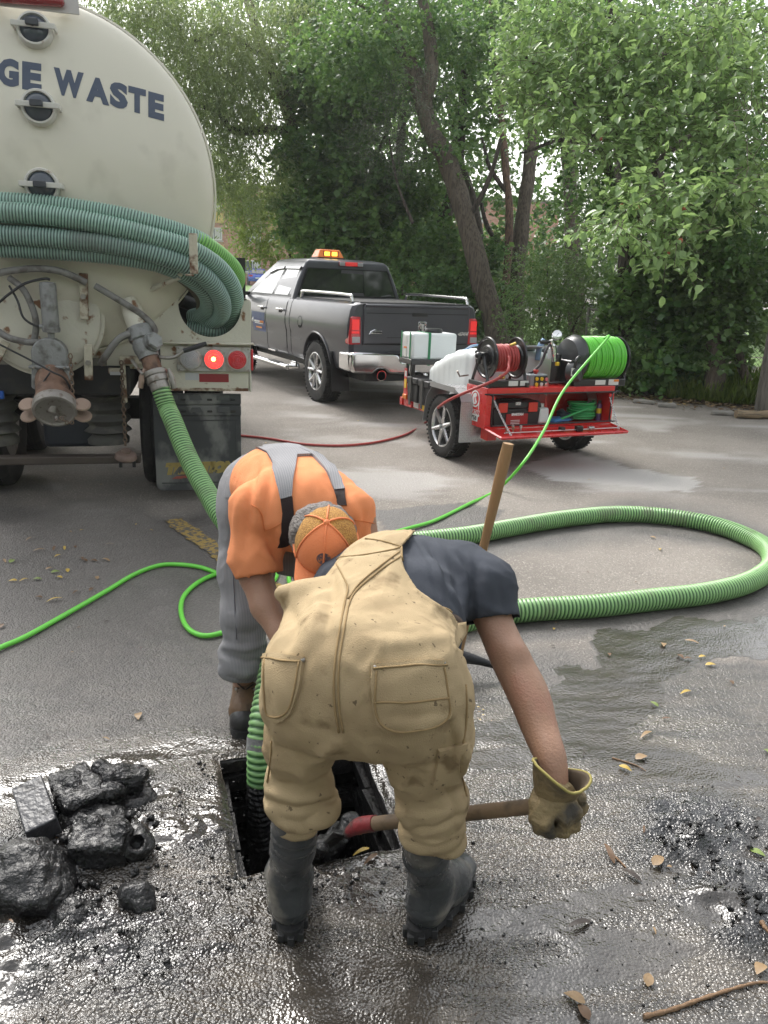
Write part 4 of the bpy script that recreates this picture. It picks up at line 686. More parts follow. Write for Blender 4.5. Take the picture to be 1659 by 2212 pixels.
castm = mat('grey cast aluminium', (.26, .265, .26), .55, .35, var=.2, vs=12, col2=(.12, .115, .105), ms=16, mth=(.5, .7), bump=.5, bs=60)
rustp = mat('rusty pipe', (.21, .125, .085), .65, .2, var=.35, vs=8, col2=(.09, .055, .04), ms=14, mth=(.45, .65), bump=.6, bs=45)
steel = mat('worn steel', (.30, .28, .255), .45, .7, var=.25, vs=14, col2=(.14, .09, .06), ms=18, mth=(.58, .72), bump=.3, bs=70)
earm = mat('dull bronze casting', (.30, .22, .17), .5, .5, var=.25, vs=14, bump=.3, bs=60)
blackf = mat('black frame paint', (.018, .018, .019), .55, var=.4, vs=6, col2=(.045, .038, .03), ms=8, mth=(.5, .72), bump=.3, bs=30)
tyre = mat('tyre rubber', (.022, .022, .0225), .75, var=.3, vs=9, col2=(.05, .046, .042), ms=10, mth=(.5, .7), bump=.4, bs=60)
tubm = mat('grey rubber tube', (.20, .195, .185), .6, var=.2, vs=12, col2=(.11, .10, .09), ms=15, bump=.2)
tk = empty('vacuum_tanker_truck', 'cream vacuum tanker truck with coiled green hoses, cut off by the left edge', 'tanker truck', (TK.o[0], TK.o[1], 0), TK.a)
BULGE = .31
def dome_y(r): return -BULGE*np.clip(1-(np.asarray(r)/TR_)**2, 0, 1)**.72
def on_dome(x, y):
    yl = -.15
    for _ in range(40):
        l = TK.at(x, y, yl); yl = .5*yl+.5*float(dome_y(math.hypot(l[0], l[2]-TZ)))
    return np.array([l[0], yl, l[2]])
def dome_n(p):
    e = .01; r = math.hypot(p[0], p[2]-TZ); s = float(dome_y(r+e)-dome_y(max(0, r-e)))/(2*e if r > e else e+r); q = np.array([p[0], 0, p[2]-TZ])/(r+1e-9); n = np.array([q[0]*s, -1, q[2]*s]); return n/np.linalg.norm(n)
rs = TR_*np.r_[np.linspace(0, .9, 22), np.linspace(.91, 1, 14)]
m = MB(); m.lathe([(r, -float(dome_y(r))) for r in rs[::-1]]+[], (0, 0, TZ), (0, -1, 0), 96); m.build('tank_head', cream, tk, 179)
m = MB(); m.lathe([(TR_+.004, 0), (TR_+.016, .006), (TR_+.016, .03), (TR_+.004, .036)], (0, 0, TZ), (0, 1, 0), 96, closed=True); m.build('rim', cream, tk, 40)
m = MB(); m.lathe([(TR_, .0), (TR_, 5.4), (TR_*.9, 5.55), (.4, 5.62), (0, 5.63)], (0, 0, TZ), (0, 1, 0), 72); m.build('tank_barrel', cream, tk, 50)
for yy in (1.5, 3.1, 4.6): MB().lathe([(TR_+.002, yy), (TR_+.03, yy), (TR_+.03, yy+.06), (TR_+.002, yy+.06)], (0, 0, TZ), (0, 1, 0), 64, closed=True).build('tank_band', cream, tk, 40)
navy = mat('navy lettering vinyl', (.052, .072, .115), .45, var=.05)
def dome_text(name, txt, TL, TRc, BR, BL, bold=.03):
    v, f = text_mesh(txt, 1, bold, 0); lo, hi = v.min(0), v.max(0); u = (v[:, 0]-lo[0])/(hi[0]-lo[0]); w = (v[:, 1]-lo[1])/(hi[1]-lo[1]); q = []
    for a, b in zip(u, w):
        t = np.array(TL)*(1-a)+np.array(TRc)*a; d = np.array(BL)*(1-a)+np.array(BR)*a; x, y = d*(1-b)+t*b; p = on_dome(x, y); q.append(p+dome_n(p)*.0015)
    me = meshobj(name, q, f, navy, tk); bm = bmesh.new(); bm.from_mesh(me.data); bmesh.ops.triangulate(bm, faces=bm.faces[:]); bmesh.ops.recalc_face_normals(bm, faces=bm.faces[:])
    for _ in range(3): bmesh.ops.subdivide_edges(bm, edges=[e for e in bm.edges if e.calc_length() > .05], cuts=1)
    for vv in bm.verts:
        p = np.array(vv.co); p[1] = float(dome_y(math.hypot(p[0], p[2]-TZ))); vv.co = Vector(p+dome_n(p)*.0018)
    bm.to_mesh(me.data); bm.free()
LETT = {'S0': (-216, 101, -178, 166), 'E0': (-172, 106, -134, 170), 'W0': (-126, 110, -62, 178), 'A0': (-58, 117, -10, 184), 'G': (-4, 124, 41, 190), 'E': (48, 132, 90, 199), 'W': (116, 145, 181, 216), 'A': (186, 163, 236, 229), 'S': (237, 174, 276, 239), 'T': (277, 185, 315, 249), 'E2': (320, 197, 354, 262)}
for k, (x0_, y0_, x1_, y1_) in LETT.items():
    sl_ = {'S0': .07, 'E0': .08, 'W0': .09, 'A0': .10, 'G': .12, 'E': .15, 'W': .20, 'A': .22, 'S': .24, 'T': .25, 'E2': .27}[k]; dy = (x1_-x0_)*sl_; dome_text('letter', k[0], (x0_, y0_), (x1_, y0_+dy), (x1_, y1_), (x0_, y1_-dy), .062)
# sight glasses
glassd = mat('dark sight glass', (.055, .068, .085), .12, var=.3, vs=6, coat=.4, rvar=.05); whitem = mat('chalky white paint', (.58, .57, .52), .5, var=.1, vs=8, col2=(.30, .2, .12), ms=14, mth=(.66, .75)); knob = mat('dark rubber', (.05, .055, .065), .5, var=.2)
for (x, y) in ((93, 402), (86, 236), (77, 72)):
    p = on_dome(x, y); ax = dome_n(p)*np.array([1, 1, .55]); ax /= np.linalg.norm(ax); c = p-ax*.03
    g_ = MB(); g_.lathe([(.098, 0), (.098, .085), (.092, .095), (.082, .095), (.080, .08)], c, ax, 28); sg = g_.build('sight_glass', whitem, tk, 40)
    MB().lathe([(.083, .07), (.075, .088), (.05, .104), (.02, .112), (0, .113)], c, ax, 28).build('glass', glassd, sg, 179)
    q = c+ax*.128; b_ = MB(); b_.box(q, (.235, .012, .03)); b_.box(q+np.array([-.114, .05, 0]), (.012, .1, .03)); b_.box(q+np.array([.114, .05, 0]), (.012, .1, .03)); b_.build('strap', whitem, sg, 30, .003)
    k_ = MB(); k_.cyl(q, q+ax*.03, .013, n=10); k_.box(q+ax*.03, (.07, .03, .035)); k_.build('wing_nut', knob, sg, 30, .008)
# light board on top of the head
pc_ = TK.at(60, 5, -.16); m = MB(); m.box((-.03, -.16, 3.17), (.64, .012, .20)); m.build('light_board', mat('white board', (.50, .48, .46), .5, var=.1), tk, 30, .003)
redl = mat('dull red lens', (.22, .02, .022), .25, var=.15, coat=.5, ior=1.45)
m = MB(); m.tube([(-.33, -.185, 3.098), (.19, -.185, 3.118)], .026, 14); m.ball((.19, -.185, 3.118), .026); m.ball((-.33, -.185, 3.098), .026); m.build('marker_light', redl, tk, 50)
MB().box((-.05, -.185, 3.17), (.22, .04, .06)).build('plate_light', mat('grey lamp body', (.16, .17, .19), .5), tk, 30, .01)
for xx in (-.22, .2): MB().box((xx, -.06, 3.2), (.05, .22, .05)).build('bracket', creamd, tk, 30)
# skirt, fender plate with hose hole, light panel
def plate_poly(poly, y, d, name, m_, bev=.004): b_ = MB(); b_.prism(poly, d, (0, y, 0)); return b_.build(name, m_, tk, 35, bev)
plate_poly([(-.95, 1.10), (-.75, .98), (.62, .98), (.66, 1.18), (.78, 1.42), (.5, 1.5), (-.9, 1.5)], .05, .03, 'skirt_plate', creamd)
hx, hz, hr = 1.005, 1.425, .212
pol = [(.62, 1.175), (1.28, 1.175), (1.285, 1.455), (1.262, 1.468), (1.218, 1.462)]+[(hx+hr*math.cos(t), hz+hr*math.sin(t)) for t in np.linspace(R(8), R(-205), 26)]+[(.74, 1.66), (.62, 1.45)]
plate_poly(pol, -.015, .012, 'fender_plate', creamd, .002)
plate_poly([(.66, .985), (.70, .835), (1.262, .835), (1.268, 1.168), (.66, 1.168)], 0, .03, 'light_panel', creamd)
MB().box((.97, -.03, 1.172), (.66, .075, .012)).build('shelf_lip', creamd, tk, 30, .002)
rb = MB(); r_ = np.random.default_rng(8)
MB().box((.985, -.019, .847), (.55, .008, .022)).build('rusted_edge', creamr, tk, 30, .002)
MB().box((1.275, .25, 1.15), (.012, .53, .64)).build('fender_side', creamd, tk, 30)
MB().box((.98, .5, 1.46), (.6, .02, .6)).build('fender_inner', blackf, tk, 30)
greyp = mat('grey lamp panel', (.42, .41, .385), .5, var=.1, vs=12, col2=(.30, .27, .23), ms=20); lens_red = mat('red lens', (.35, .015, .02), .18, var=.2, vs=20, coat=.6, emit=.10, rvar=.04); lens_lit = mat('lit red lens', (1., .035, .03), .2, var=.1, vs=20, coat=.5, emit=1.1, rvar=.04); lens_clear = mat('clear lens', (.38, .38, .39), .16, var=.2, vs=22, coat=.5, rvar=.04)
lp = MB().box((1.022, -.028, 1.062), (.505, .03, .172)).build('lamp_panel', greyp, tk, 30, .006)
for i, xx in enumerate((.862, 1.022, 1.182)):
    MB().lathe([(.076, 0), (.076, .012), (.070, .018), (.064, .018)], (xx, -.042, 1.062), (0, -1, 0), 28).build('bezel', greyp, lp, 40); ln = MB(); pr = [(.065, .012)]+[(.065-.065*t, .020+.018*math.sin(t*1.5)+.002*math.sin(t*40)) for t in np.linspace(.02, 1, 18)]; ln.lathe(pr, (xx, -.042, 1.062), (0, -1, 0), 28); ln.build('lens', (lens_clear, lens_lit, lens_red)[i], lp, 60)
    if i == 1: MB().lathe([(.016, 0), (.012, .006), (0, .009)], (xx-.004, -.078, 1.066), (0, -1, 0), 14).build('bulb_glow', mat('glowing bulb', (1, .45, .08), .3, emit=6, rvar=0), lp, 179)
for xx in (.785, 1.26):
    for zz in (.99, 1.134): MB().lathe([(.007, 0), (.006, .006), (0, .007)], (xx, -.043, zz), (0, -1, 0), 8).build('screw', steel, lp, 60)
MB().box((1.288, -.01, 1.06), (.016, .04, .15)).build('side_marker', lens_red, tk, 30, .006)
whr = mat('white reflector', (.46, .47, .48), .4, var=.1); rdr = mat('red reflector', (.26, .03, .035), .4, var=.15)
MB().box((.868, -.017, .938), (.092, .002, .052)).build('reflector', whr, tk); MB().box((1.02, -.017, .928), (.205, .002, .058)).build('reflector', rdr, tk)
q = on_dome(*zo(1020, 345, 548.6)); sl_ = R(33); rt_ = rotm((0, 1, 0), -sl_)
MB().box((.655, -.105, 1.555), (.105, .004, .052), rt_).build('reflector', rdr, tk); MB().box((.748, -.085, 1.615), (.105, .004, .052), rt_).build('reflector', whr, tk); MB().box((.70, -.085, 1.585), (.23, .03, .075), rt_).build('reflector_bracket', creamd, tk)
# clean-out door with clamp bars
dr = MB(); dr.lathe([(.36, 0), (.36, .05), (.345, .062), (.2, .085), (0, .09)], (-.06, -.12, 1.33), (0, -1, .06), 56); door = dr.build('cleanout_door', creamd, tk, 40)
MB().lathe([(.385, -.06), (.385, .02), (.37, .03), (.36, .03)], (-.06, -.12, 1.33), (0, -1, .06), 56).build('door_rim', creamd, tk, 40)
for (x, z, ln, an) in ((.215, 1.465, .285, 3), (.215, 1.05, .23, 3), (-.345, 1.49, .27, 8), (-.335, 1.06, .26, 30)):
    m = MB(); m.box((x, -.245, z), (.052, .028, ln), rotm((0, 1, 0), R(an))); cb = m.build('clamp_bar', creamr, tk, 30, .004); MB().cyl((x, -.20, z), (x, -.285, z), .017, n=6).build('bolt', steel, cb, 30); MB().cyl((x, -.25, z), (x, -.09, z), .012, n=8).build('stud', rustp, cb, 30)
# gate valve, actuator, capped outlet
A = np.array; gv = empty('gate_valve', None, None); gv.parent = tk
m = MB(); arc = [(.105*math.cos(t), 1.11+.10*math.sin(t)) for t in np.linspace(0, math.pi, 16)]; m.prism([(.105, 1.0)]+arc+[(-.105, 1.0)], .10, (0, -.33, 0)); m.prism([(.125, 1.02), (.125, 1.04), (-.125, 1.04), (-.125, 1.02)], .13, (0, -.33, 0)); m.prism([(.12, .9), (.11, 1.02), (-.11, 1.02), (-.12, .9), (-.07, .87), (.07, .87)], .12, (0, -.32, 0)); m.build('body', castm, gv, 35, .008)
MB().lathe([(.05, 0), (.054, .01), (.054, .028), (.05, .032), (.05, .28), (.046, .30), (0, .305)], (.022, -.35, 1.245), (0, 0, 1), 24).build('actuator', castm, gv, 40); MB().cyl((.018, -.35, 1.19), (.018, -.35, 1.25), .022, n=6).build('neck', castm, gv, 30)
for dx in (-.09, 0, .09): MB().cyl((dx, -.395, 1.03), (dx, -.415, 1.03), .008, n=6).build('bolt', steel, gv, 30)
ax = A([.045, -.83, -.56]); ax /= np.linalg.norm(ax); p0 = A([0, -.32, .965]); p1 = A([.038, -.56, .785])
ou = empty('capped_outlet', None, None); ou.parent = tk
m = MB(); m.tube(catmull([(0, -.22, .99), (0.003, -.33, .955), (.02, -.44, .875), p1-ax*.04], 6), .106, 28); m.build('pipe', rustp, ou, 50); m = MB(); m.lathe([(.108, -.10), (.122, -.095), (.126, -.075), (.122, -.055), (.112, -.05)], p1, ax, 36, closed=True); m.build('flange', rustp, ou, 40)
capm = mat('dusty aluminium cap', (.27, .25, .225), .5, .4, var=.2, vs=10, col2=(.15, .12, .095), ms=30, mth=(.56, .68), bump=.3, bs=60); m = MB(); m.lathe([(.118, -.06), (.131, -.05), (.133, .0), (.128, .012), (.114, .016), (.107, .006), (.103, .004), (0, .004)], p1, ax, 44); cp = m.build('cap', capm, ou, 40)
kq = p1+ax*.02+A([-.01, 0, .025]); m = MB(); m.box(kq, (.05, .035, .055), rotm((0, 1, 0), R(20)), taper=(.7, .8)); m.build('cap_knob', capm, cp, 30, .012); m = MB(); m.cyl(p1+ax*.004+A([.005, 0, -.035]), p1+ax*.03+A([.008, 0, -.045]), .010, n=8); m.build('cap_pin', steel, cp, 40)
for sx in (-1, 1):
    for k in (0, 1):
        c = p1+A([sx*.158, .02+.02*k, .035-.075*k]); m = MB(); m.lathe([(.0, -.008), (.048, -.008), (.054, 0), (.048, .008), (0, .008)], c, (.15*sx, -.62, .78), 20); m.tube([c+A([-sx*.055, 0, -.01]), c+A([-sx*.02, 0, 0])], [.016, .02], 8); v = np.vstack(m.v); m.build('cam_lever', earm, ou, 50)
cable = mat('black cable', (.03, .03, .032), .6)
def ptube(name, pts, r, m_, par=tk, n=10): P_ = catmull(pts, 8); b_ = MB(); b_.tube(P_, r, n); return b_.build(name, m_, par, 179)
T_ = lambda x, y, yl: TK.at(x, y, yl)
ptube('tie_cord', [T_(-5, 742, -.42), T_(60, 775, -.42), T_(112, 803, -.50), T_(140, 818, -.48), T_(156, 850, -.45)], .006, cable); ptube('tie_cord', [T_(108, 805, -.50), T_(85, 838, -.48), T_(66, 870, -.44)], .005, cable)
# grey tubes and fittings
ptube('air_tube', [T_(-5, 590, -.3), T_(30, 584, -.33), T_(80, 580, -.33), T_(130, 586, -.32), T_(165, 600, -.3), T_(185, 610, -.27)], .022, tubm); ptube('air_tube', [T_(205, 617, -.27), T_(260, 650, -.27), T_(300, 675, -.26), T_(325, 697, -.26), T_(335, 715, -.27), T_(328, 722, -.27)], .021, tubm); ptube('air_tube', [T_(20, 600, -.3), T_(50, 625, -.33), T_(70, 665, -.33), T_(78, 700, -.32), T_(74, 735, -.3)], .020, tubm); ptube('air_tube', [T_(-5, 715, -.32), T_(20, 730, -.33), T_(60, 739, -.34), T_(95, 739, -.33)], .021, tubm)
ptube('drain_tube', [T_(282, 720, -.3), T_(262, 728, -.3), T_(245, 745, -.3), T_(228, 770, -.27), T_(218, 785, -.22)], .023, tubm); ptube('cable', [T_(-4, 655, -.33), T_(20, 635, -.36), T_(55, 612, -.38), T_(95, 602, -.36), T_(108, 604, -.35)], .008, cable); ptube('cable', [T_(20, 617, -.33), T_(38, 650, -.36), T_(50, 685, -.38), T_(75, 703, -.37), T_(92, 705, -.36)], .007, cable)
MB().cyl(T_(85, 705, -.36), T_(97, 705, -.36), .013, n=8).build('tube_fitting', castm, tk, 30)
# right outlet: valve, lever, coupling
rv = empty('outlet_valve', None, None); rv.parent = tk; ax2 = A([.30, -.34, -.88]); ax2 /= np.linalg.norm(ax2); c0 = A([.545, -.24, 1.255])
m = MB(); m.lathe([(.05, -.22), (.066, -.14), (.068, -.04), (.06, -.01)], c0, ax2, 24); m.build('spout', creamd, rv, 50); m = MB(); m.lathe([(.058, -.03), (.084, -.025), (.088, .0), (.086, .055), (.076, .065), (.076, .085), (.080, .09), (.078, .13), (.070, .15), (.066, .185), (0, .185)], c0, ax2, 28); m.build('body', castm, rv, 40)
m = MB(); cc = c0+ax2*.10+A([.055, -.055, .03]); m.lathe([(.058, 0), (.058, .03), (.05, .038), (.02, .04), (0, .04)], cc, (.55, -.75, .38), 6); m.lathe([(.06, -.04), (.063, -.01), (.06, .005)], cc, (.55, -.75, .38), 24); m.build('bonnet', castm, rv, 40)
m = MB(); m.lathe([(.055, .17), (.058, .18), (.058, .285), (.055, .29)], c0, ax2, 24); m.build('pipe', rustp, rv, 50); m = MB(); m.lathe([(.06, .275), (.078, .28), (.082, .295), (.078, .312), (.07, .315), (.074, .335), (.07, .355), (.062, .36), (.063, .40), (.06, .41), (0, .41)], c0, ax2, 28); m.build('coupling', steel, rv, 40)
for sx in (-1, 1): c = c0+ax2*.335+A([sx*.095, -.01, -.005]); m = MB(); m.lathe([(0, -.007), (.030, -.007), (.036, 0), (.030, .007), (0, .007)], c, (.9*sx, -.42, .1), 16); v = np.vstack(m.v); m.tube([c+A([-.02*sx, 0, .075]), c+A([0, -.01, .02]), c+A([.01*sx, -.012, -.05])], [.011, .02, .018], 8); m.build('cam_lever', earm if sx < 0 else steel, rv, 50)
h0, h1, h2 = T_(349, 772, -.34), T_(375, 772, -.36), T_(394, 760, -.36); h3, h4 = T_(397, 758, -.36), T_(446, 742, -.38); m = MB(); m.tube(catmull([T_(346, 770, -.32), h0, h1, h2, h3], 5), [.012]*21, 8); lv = m.build('lever', steel, rv, 60); m = MB(); m.tube([h3, h3*.3+h4*.7, h4], [.015, .018, .014], 10); m.build('grip', cable, lv, 60)
ptube('lever_rod', [T_(285, 778, -.3), T_(297, 795, -.36), T_(308, 808, -.4)], .010, steel)
# underside: frame, drop bar, air bags, chain, flange, mud flap, wheels
fr = MB()
for sx in (-.40, .40): fr.box((sx, 2.7, .90), (.09, 5.2, .22))
fr.box((0, .06, .90), (.9, .09, .2)); fr.box((0, .62, .62), (1.5, .16, .16)); fr.build('chassis_frame', blackf, tk, 30, .006)
MB().box((-.35, .035, 1.0), (1.3, .03, .10)).build('rear_beam', mat('dirty cream beam', (.20, .19, .16), .7, var=.2), tk, 30, .004)
MB().box((-.28, -.01, .352), (1.55, .10, .055)).build('drop_bar', mat('rusty dark steel', (.075, .06, .05), .55, .3, var=.4, vs=7, bump=.4), tk, 30, .008)
for xx in (.245, -.52):
    pr = [(.08, .0), (.15, .005), (.155, .04), (.12, .08)]+[(.155+.018*math.cos(t)*(1 if i % 2 else 1), .10+.26*i/24) for i, t in enumerate(np.linspace(0, 6*math.pi, 25))]+[(.12, .38), (0, .39)]; MB().lathe(pr, (xx, .32, .40), (0, 0, 1), 28).build('air_bag', mat('grey air bag rubber', (.085, .082, .075), .7, var=.3, vs=6, col2=(.15, .14, .12), ms=7, bump=.3), tk, 50)
bb = MB(); bb.box((.02, .40, .58), (.42, .3, .40)); bb.build('battery_box', mat('dark blue grey box', (.018, .021, .030), .5, var=.3), tk, 30, .03); MB().box((-.415, -.01, .80), (.10, .03, .055)).build('blue_connector', mat('blue plastic', (.02, .10, .42), .45), tk, 30, .008)
MB().box((.36, .0, .97), (.10, .05, .035)).build('plate_lamp', creamr, tk, 30, .004); MB().box((.365, -.03, .955), (.085, .012, .022)).build('plate_lamp_lens', whr, tk, 30); MB().box((.47, 0.0, 1.045), (.17, .05, .055)).build('chain_bracket', creamr, tk, 30, .005); MB().box((.41, .01, .90), (.025, .04, .30)).build('chain_strap', creamr, tk, 30, .003)
chm = mat('rusty chain', (.17, .12, .085), .55, .5, var=.3, vs=20); ch = empty('chain', None, None); ch.parent = tk; lm_ = None
def chain(par, P0, P1, n, r, w_, m_, sag=0):
    P0, P1 = A(P0, ), A(P1); d = (P1-P0)/n; L = np.linalg.norm(d); t = np.linspace(0, 2*np.pi, 14, endpoint=False); pts = np.c_[w_*.5*np.cos(t), 0*t, L*.62*np.sin(t)]; b_ = MB(); b_.tube(pts, r, 6, closed=True); v = np.vstack(b_.v); base = meshobj('link', v, b_.f, m_, par, 179)
    for i in range(n):
        o = base if i == 0 else base.copy()
        if i: COL.objects.link(o)
        o.parent = par; pos = P0+d*(i+.5); pos[2] -= sag*math.sin(math.pi*(i+.5)/n); q = Vector((0, 0, 1)).rotation_difference(Vector(d).normalized()); o.matrix_local = Matrix.Translation(Vector(pos)) @ q.to_matrix().to_4x4() @ Matrix.Rotation(R(90)*(i % 2)+.3, 4, 'Z')
chain(ch, T_(262, 780, -.12), T_(271, 962, -.12), 22, .0042, .024, chm); ch2 = empty('chain', None, None); ch2.parent = tk; chain(ch2, T_(152, 765, -.44), T_(157, 860, -.5), 10, .004, .022, chm); ch3 = empty('chain', None, None); ch3.parent = tk; chain(ch3, T_(130, 900, -.61), T_(158, 912, -.58), 5, .0035, .02, chm, .02)
m = MB(); fp = T_(272, 985, -.11); m.lathe([(.03, .05), (.032, .03), (.058, .025), (.072, .012), (.076, -.012), (.068, -.02), (0, -.02)], fp, (.1, -.25, 1), 24); m.build('hanging_flange', mat('pinkish rusty casting', (.20, .14, .115), .6, .3, var=.3, vs=14, bump=.4), tk, 40)
for dx in (-.04, .05): MB().cyl(fp+A([dx, .02, -.03]), fp+A([dx, .02, -.085]), .012, n=8).build('bolt', blackf, tk, 30)
flapm = mat('faded mud flap rubber', (.046, .048, .051), .6, var=.2, vs=3, col2=(.165, .165, .158), ms=3.4, mth=(.52, .60), bump=.15, bs=30, stretch=(1, 1, .7))
fl = empty('mud_flap', None, None); fl.parent = tk
rc = .05; px0, px1, pz0, pz1 = .592, 1.205, .098, .812; poly = [(px0, pz1), (px0, pz0+rc)]+[(px0+rc-rc*math.cos(t), pz0+rc-rc*math.sin(t)) for t in np.linspace(.2, 1.4, 5)]+[(px1, pz0), (px1, pz1)]
m = MB(); m.prism(poly, .012, (0, .03, 0)); m.build('rubber_sheet', flapm, fl, 30, .002)
m = MB(); m.box((.90, .018, .775), (.615, .014, .075)); m.build('top_strip', flapm, fl, 30, .003); MB().box((.90, .020, .690), (.615, .012, .07)).build('lower_strip', flapm, fl, 30, .003)
for z in (.775, .69):
    for i, xx in enumerate((.66, .80, .985, 1.15)): MB().box((xx, .011, z-.005), (.036, .012, .014)).build('slot_bolt', blackf, fl, 30, .003)
    for xx in (.72, .89, 1.08): MB().prism([(-.045, -.018), (.045, -.018), (.03, .018), (-.03, .018)] if xx == .89 else [(-.045, -.018), (.045, -.018), (.045, .018), (-.045, .018)], .006, (xx, .012, z+.008)).build('raised_badge', mat('flap emboss', (.075, .078, .08), .5), fl, 30, .002)
for (a, c) in (((.905, .618), (.55, .006)), ((.905, .155), (.55, .006)), ((1.165, .385), (.006, .46))): MB().box((a[0], .0225, a[1]), (c[0], .004, c[1])).build('raised_rib', mat('flap rib', (.035, .036, .038), .6), fl, 30)
gold = mat('worn gold print', (.32, .24, .075), .6, var=.2, vs=30, col2=(.07, .07, .066), ms=22, mth=(.56, .66)); reds = mat('worn red print', (.28, .07, .05), .6, var=.2, col2=(.07, .07, .066), ms=24, mth=(.55, .68))
lettering('lettering', 'TRACTION', .098, (.905, .0225, .262), (1, 0, .02), (0, 0, 1), gold, fl, .012, .25, 1.0, .001); MB().prism([(-.09, -.012), (-.06, .006), (.12, .022), (.12, .008), (-.03, -.012)], .002, (.79, .0225, .198)).build('red_swoosh', reds, fl)
def truck_wheel(cx, cy, rad, w_, par, name='wheel'):
    wh = empty(name, None, None); wh.parent = par; wh.location = (cx, cy, rad); pr = [(rad*.55, -w_*.42), (rad*.8, -w_*.5), (rad*.93, -w_*.48), (rad*.985, -w_*.40), (rad, -w_*.3)]
    for k in range(6): x_ = -w_*.3+w_*.6*k/6; pr += [(rad, x_+.002), (rad, x_+w_*.075), (rad-.012, x_+w_*.078), (rad-.012, x_+w_*.098)]
    pr += [(rad, w_*.3), (rad*.985, w_*.40), (rad*.93, w_*.48), (rad*.8, w_*.5), (rad*.55, w_*.42)]; MB().lathe(pr, (0, 0, 0), (1, 0, 0), 48, closed=True).build('tyre', tyre, wh, 30)
    MB().lathe([(rad*.56, -w_*.42), (rad*.5, -w_*.3), (rad*.2, -w_*.1), (0, -w_*.1)], (0, 0, 0), (1, 0, 0), 28).build('rim', steel, wh, 40); MB().lathe([(rad*.56, w_*.42), (rad*.5, w_*.3), (rad*.2, w_*.1), (0, w_*.1)], (0, 0, 0), (1, 0, 0), 28).build('rim', steel, wh, 40); return wh
for x_ in (.62, .95, -.62, -.95): truck_wheel(x_, .72, .50, .29, tk)
for x_ in (.62, .95, -.62, -.95): truck_wheel(x_, 2.0, .50, .29, tk)
# hose rack and hooks
hk = MB(); h0 = T_(421, 540, -.36)
hk.box(T_(418, 548, -.47), (.052, .012, .24)); hk.box(T_(410, 594, -.40), (.052, .15, .012)); hk.build('hose_hook', creamr, tk, 30, .004)
m = MB(); m.tube([T_(322, 577, -.16), T_(352, 583, -.25), T_(392, 594, -.33)], .012, 8); m.tube([T_(322, 628, -.10), T_(355, 612, -.2), T_(388, 598, -.3)], .018, 8); m.build('hook_arm', creamd, tk, 40)
m = MB(); m.box((-.6, -.3, 1.92), (.05, .012, .26)); m.box((-.6, -.2, 1.80), (.05, .22, .012)); m.build('hose_hook', creamr, tk, 30, .004)
# hoses draped on the rack: each strand its own part of one long coiled hose
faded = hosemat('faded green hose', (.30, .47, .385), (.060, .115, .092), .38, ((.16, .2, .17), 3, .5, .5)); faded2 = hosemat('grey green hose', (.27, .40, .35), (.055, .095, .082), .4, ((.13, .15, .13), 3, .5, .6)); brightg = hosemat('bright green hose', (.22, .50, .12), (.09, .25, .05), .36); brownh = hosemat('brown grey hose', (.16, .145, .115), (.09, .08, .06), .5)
coil = empty('coiled_suction_hose', 'faded green ribbed suction hose coiled around the rear of the tanker', 'hose', (TK.o[0], TK.o[1], 0), TK.a)
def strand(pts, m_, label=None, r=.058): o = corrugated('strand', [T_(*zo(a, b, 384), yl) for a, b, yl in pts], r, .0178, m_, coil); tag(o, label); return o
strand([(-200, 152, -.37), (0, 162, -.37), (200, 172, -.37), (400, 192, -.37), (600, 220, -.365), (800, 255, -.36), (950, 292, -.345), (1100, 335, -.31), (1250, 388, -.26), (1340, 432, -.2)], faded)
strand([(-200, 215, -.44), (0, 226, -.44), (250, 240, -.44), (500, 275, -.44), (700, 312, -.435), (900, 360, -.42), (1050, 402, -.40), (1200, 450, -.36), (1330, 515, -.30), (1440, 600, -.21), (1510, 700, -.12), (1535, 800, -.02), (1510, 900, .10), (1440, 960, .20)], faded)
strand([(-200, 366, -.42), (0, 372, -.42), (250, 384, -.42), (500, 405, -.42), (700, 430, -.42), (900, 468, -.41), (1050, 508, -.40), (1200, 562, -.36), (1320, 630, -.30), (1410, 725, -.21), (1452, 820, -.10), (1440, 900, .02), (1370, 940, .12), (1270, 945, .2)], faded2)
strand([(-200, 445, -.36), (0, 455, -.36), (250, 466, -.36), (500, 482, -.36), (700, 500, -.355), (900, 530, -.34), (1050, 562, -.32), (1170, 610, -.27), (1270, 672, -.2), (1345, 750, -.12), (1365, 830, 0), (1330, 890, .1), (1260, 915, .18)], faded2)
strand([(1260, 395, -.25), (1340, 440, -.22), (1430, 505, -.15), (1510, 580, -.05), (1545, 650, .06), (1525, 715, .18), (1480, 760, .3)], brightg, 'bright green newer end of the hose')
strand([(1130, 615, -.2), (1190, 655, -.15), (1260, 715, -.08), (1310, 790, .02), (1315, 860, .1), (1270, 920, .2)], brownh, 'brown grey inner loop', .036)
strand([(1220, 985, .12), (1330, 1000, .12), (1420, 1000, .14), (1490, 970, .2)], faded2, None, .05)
MB().cyl(TK.at(*zo(1180, 800, 384), .25), TK.at(*zo(1260, 830, 384), .3), .05, n=14).build('hose_coupling', blackf, coil, 40)
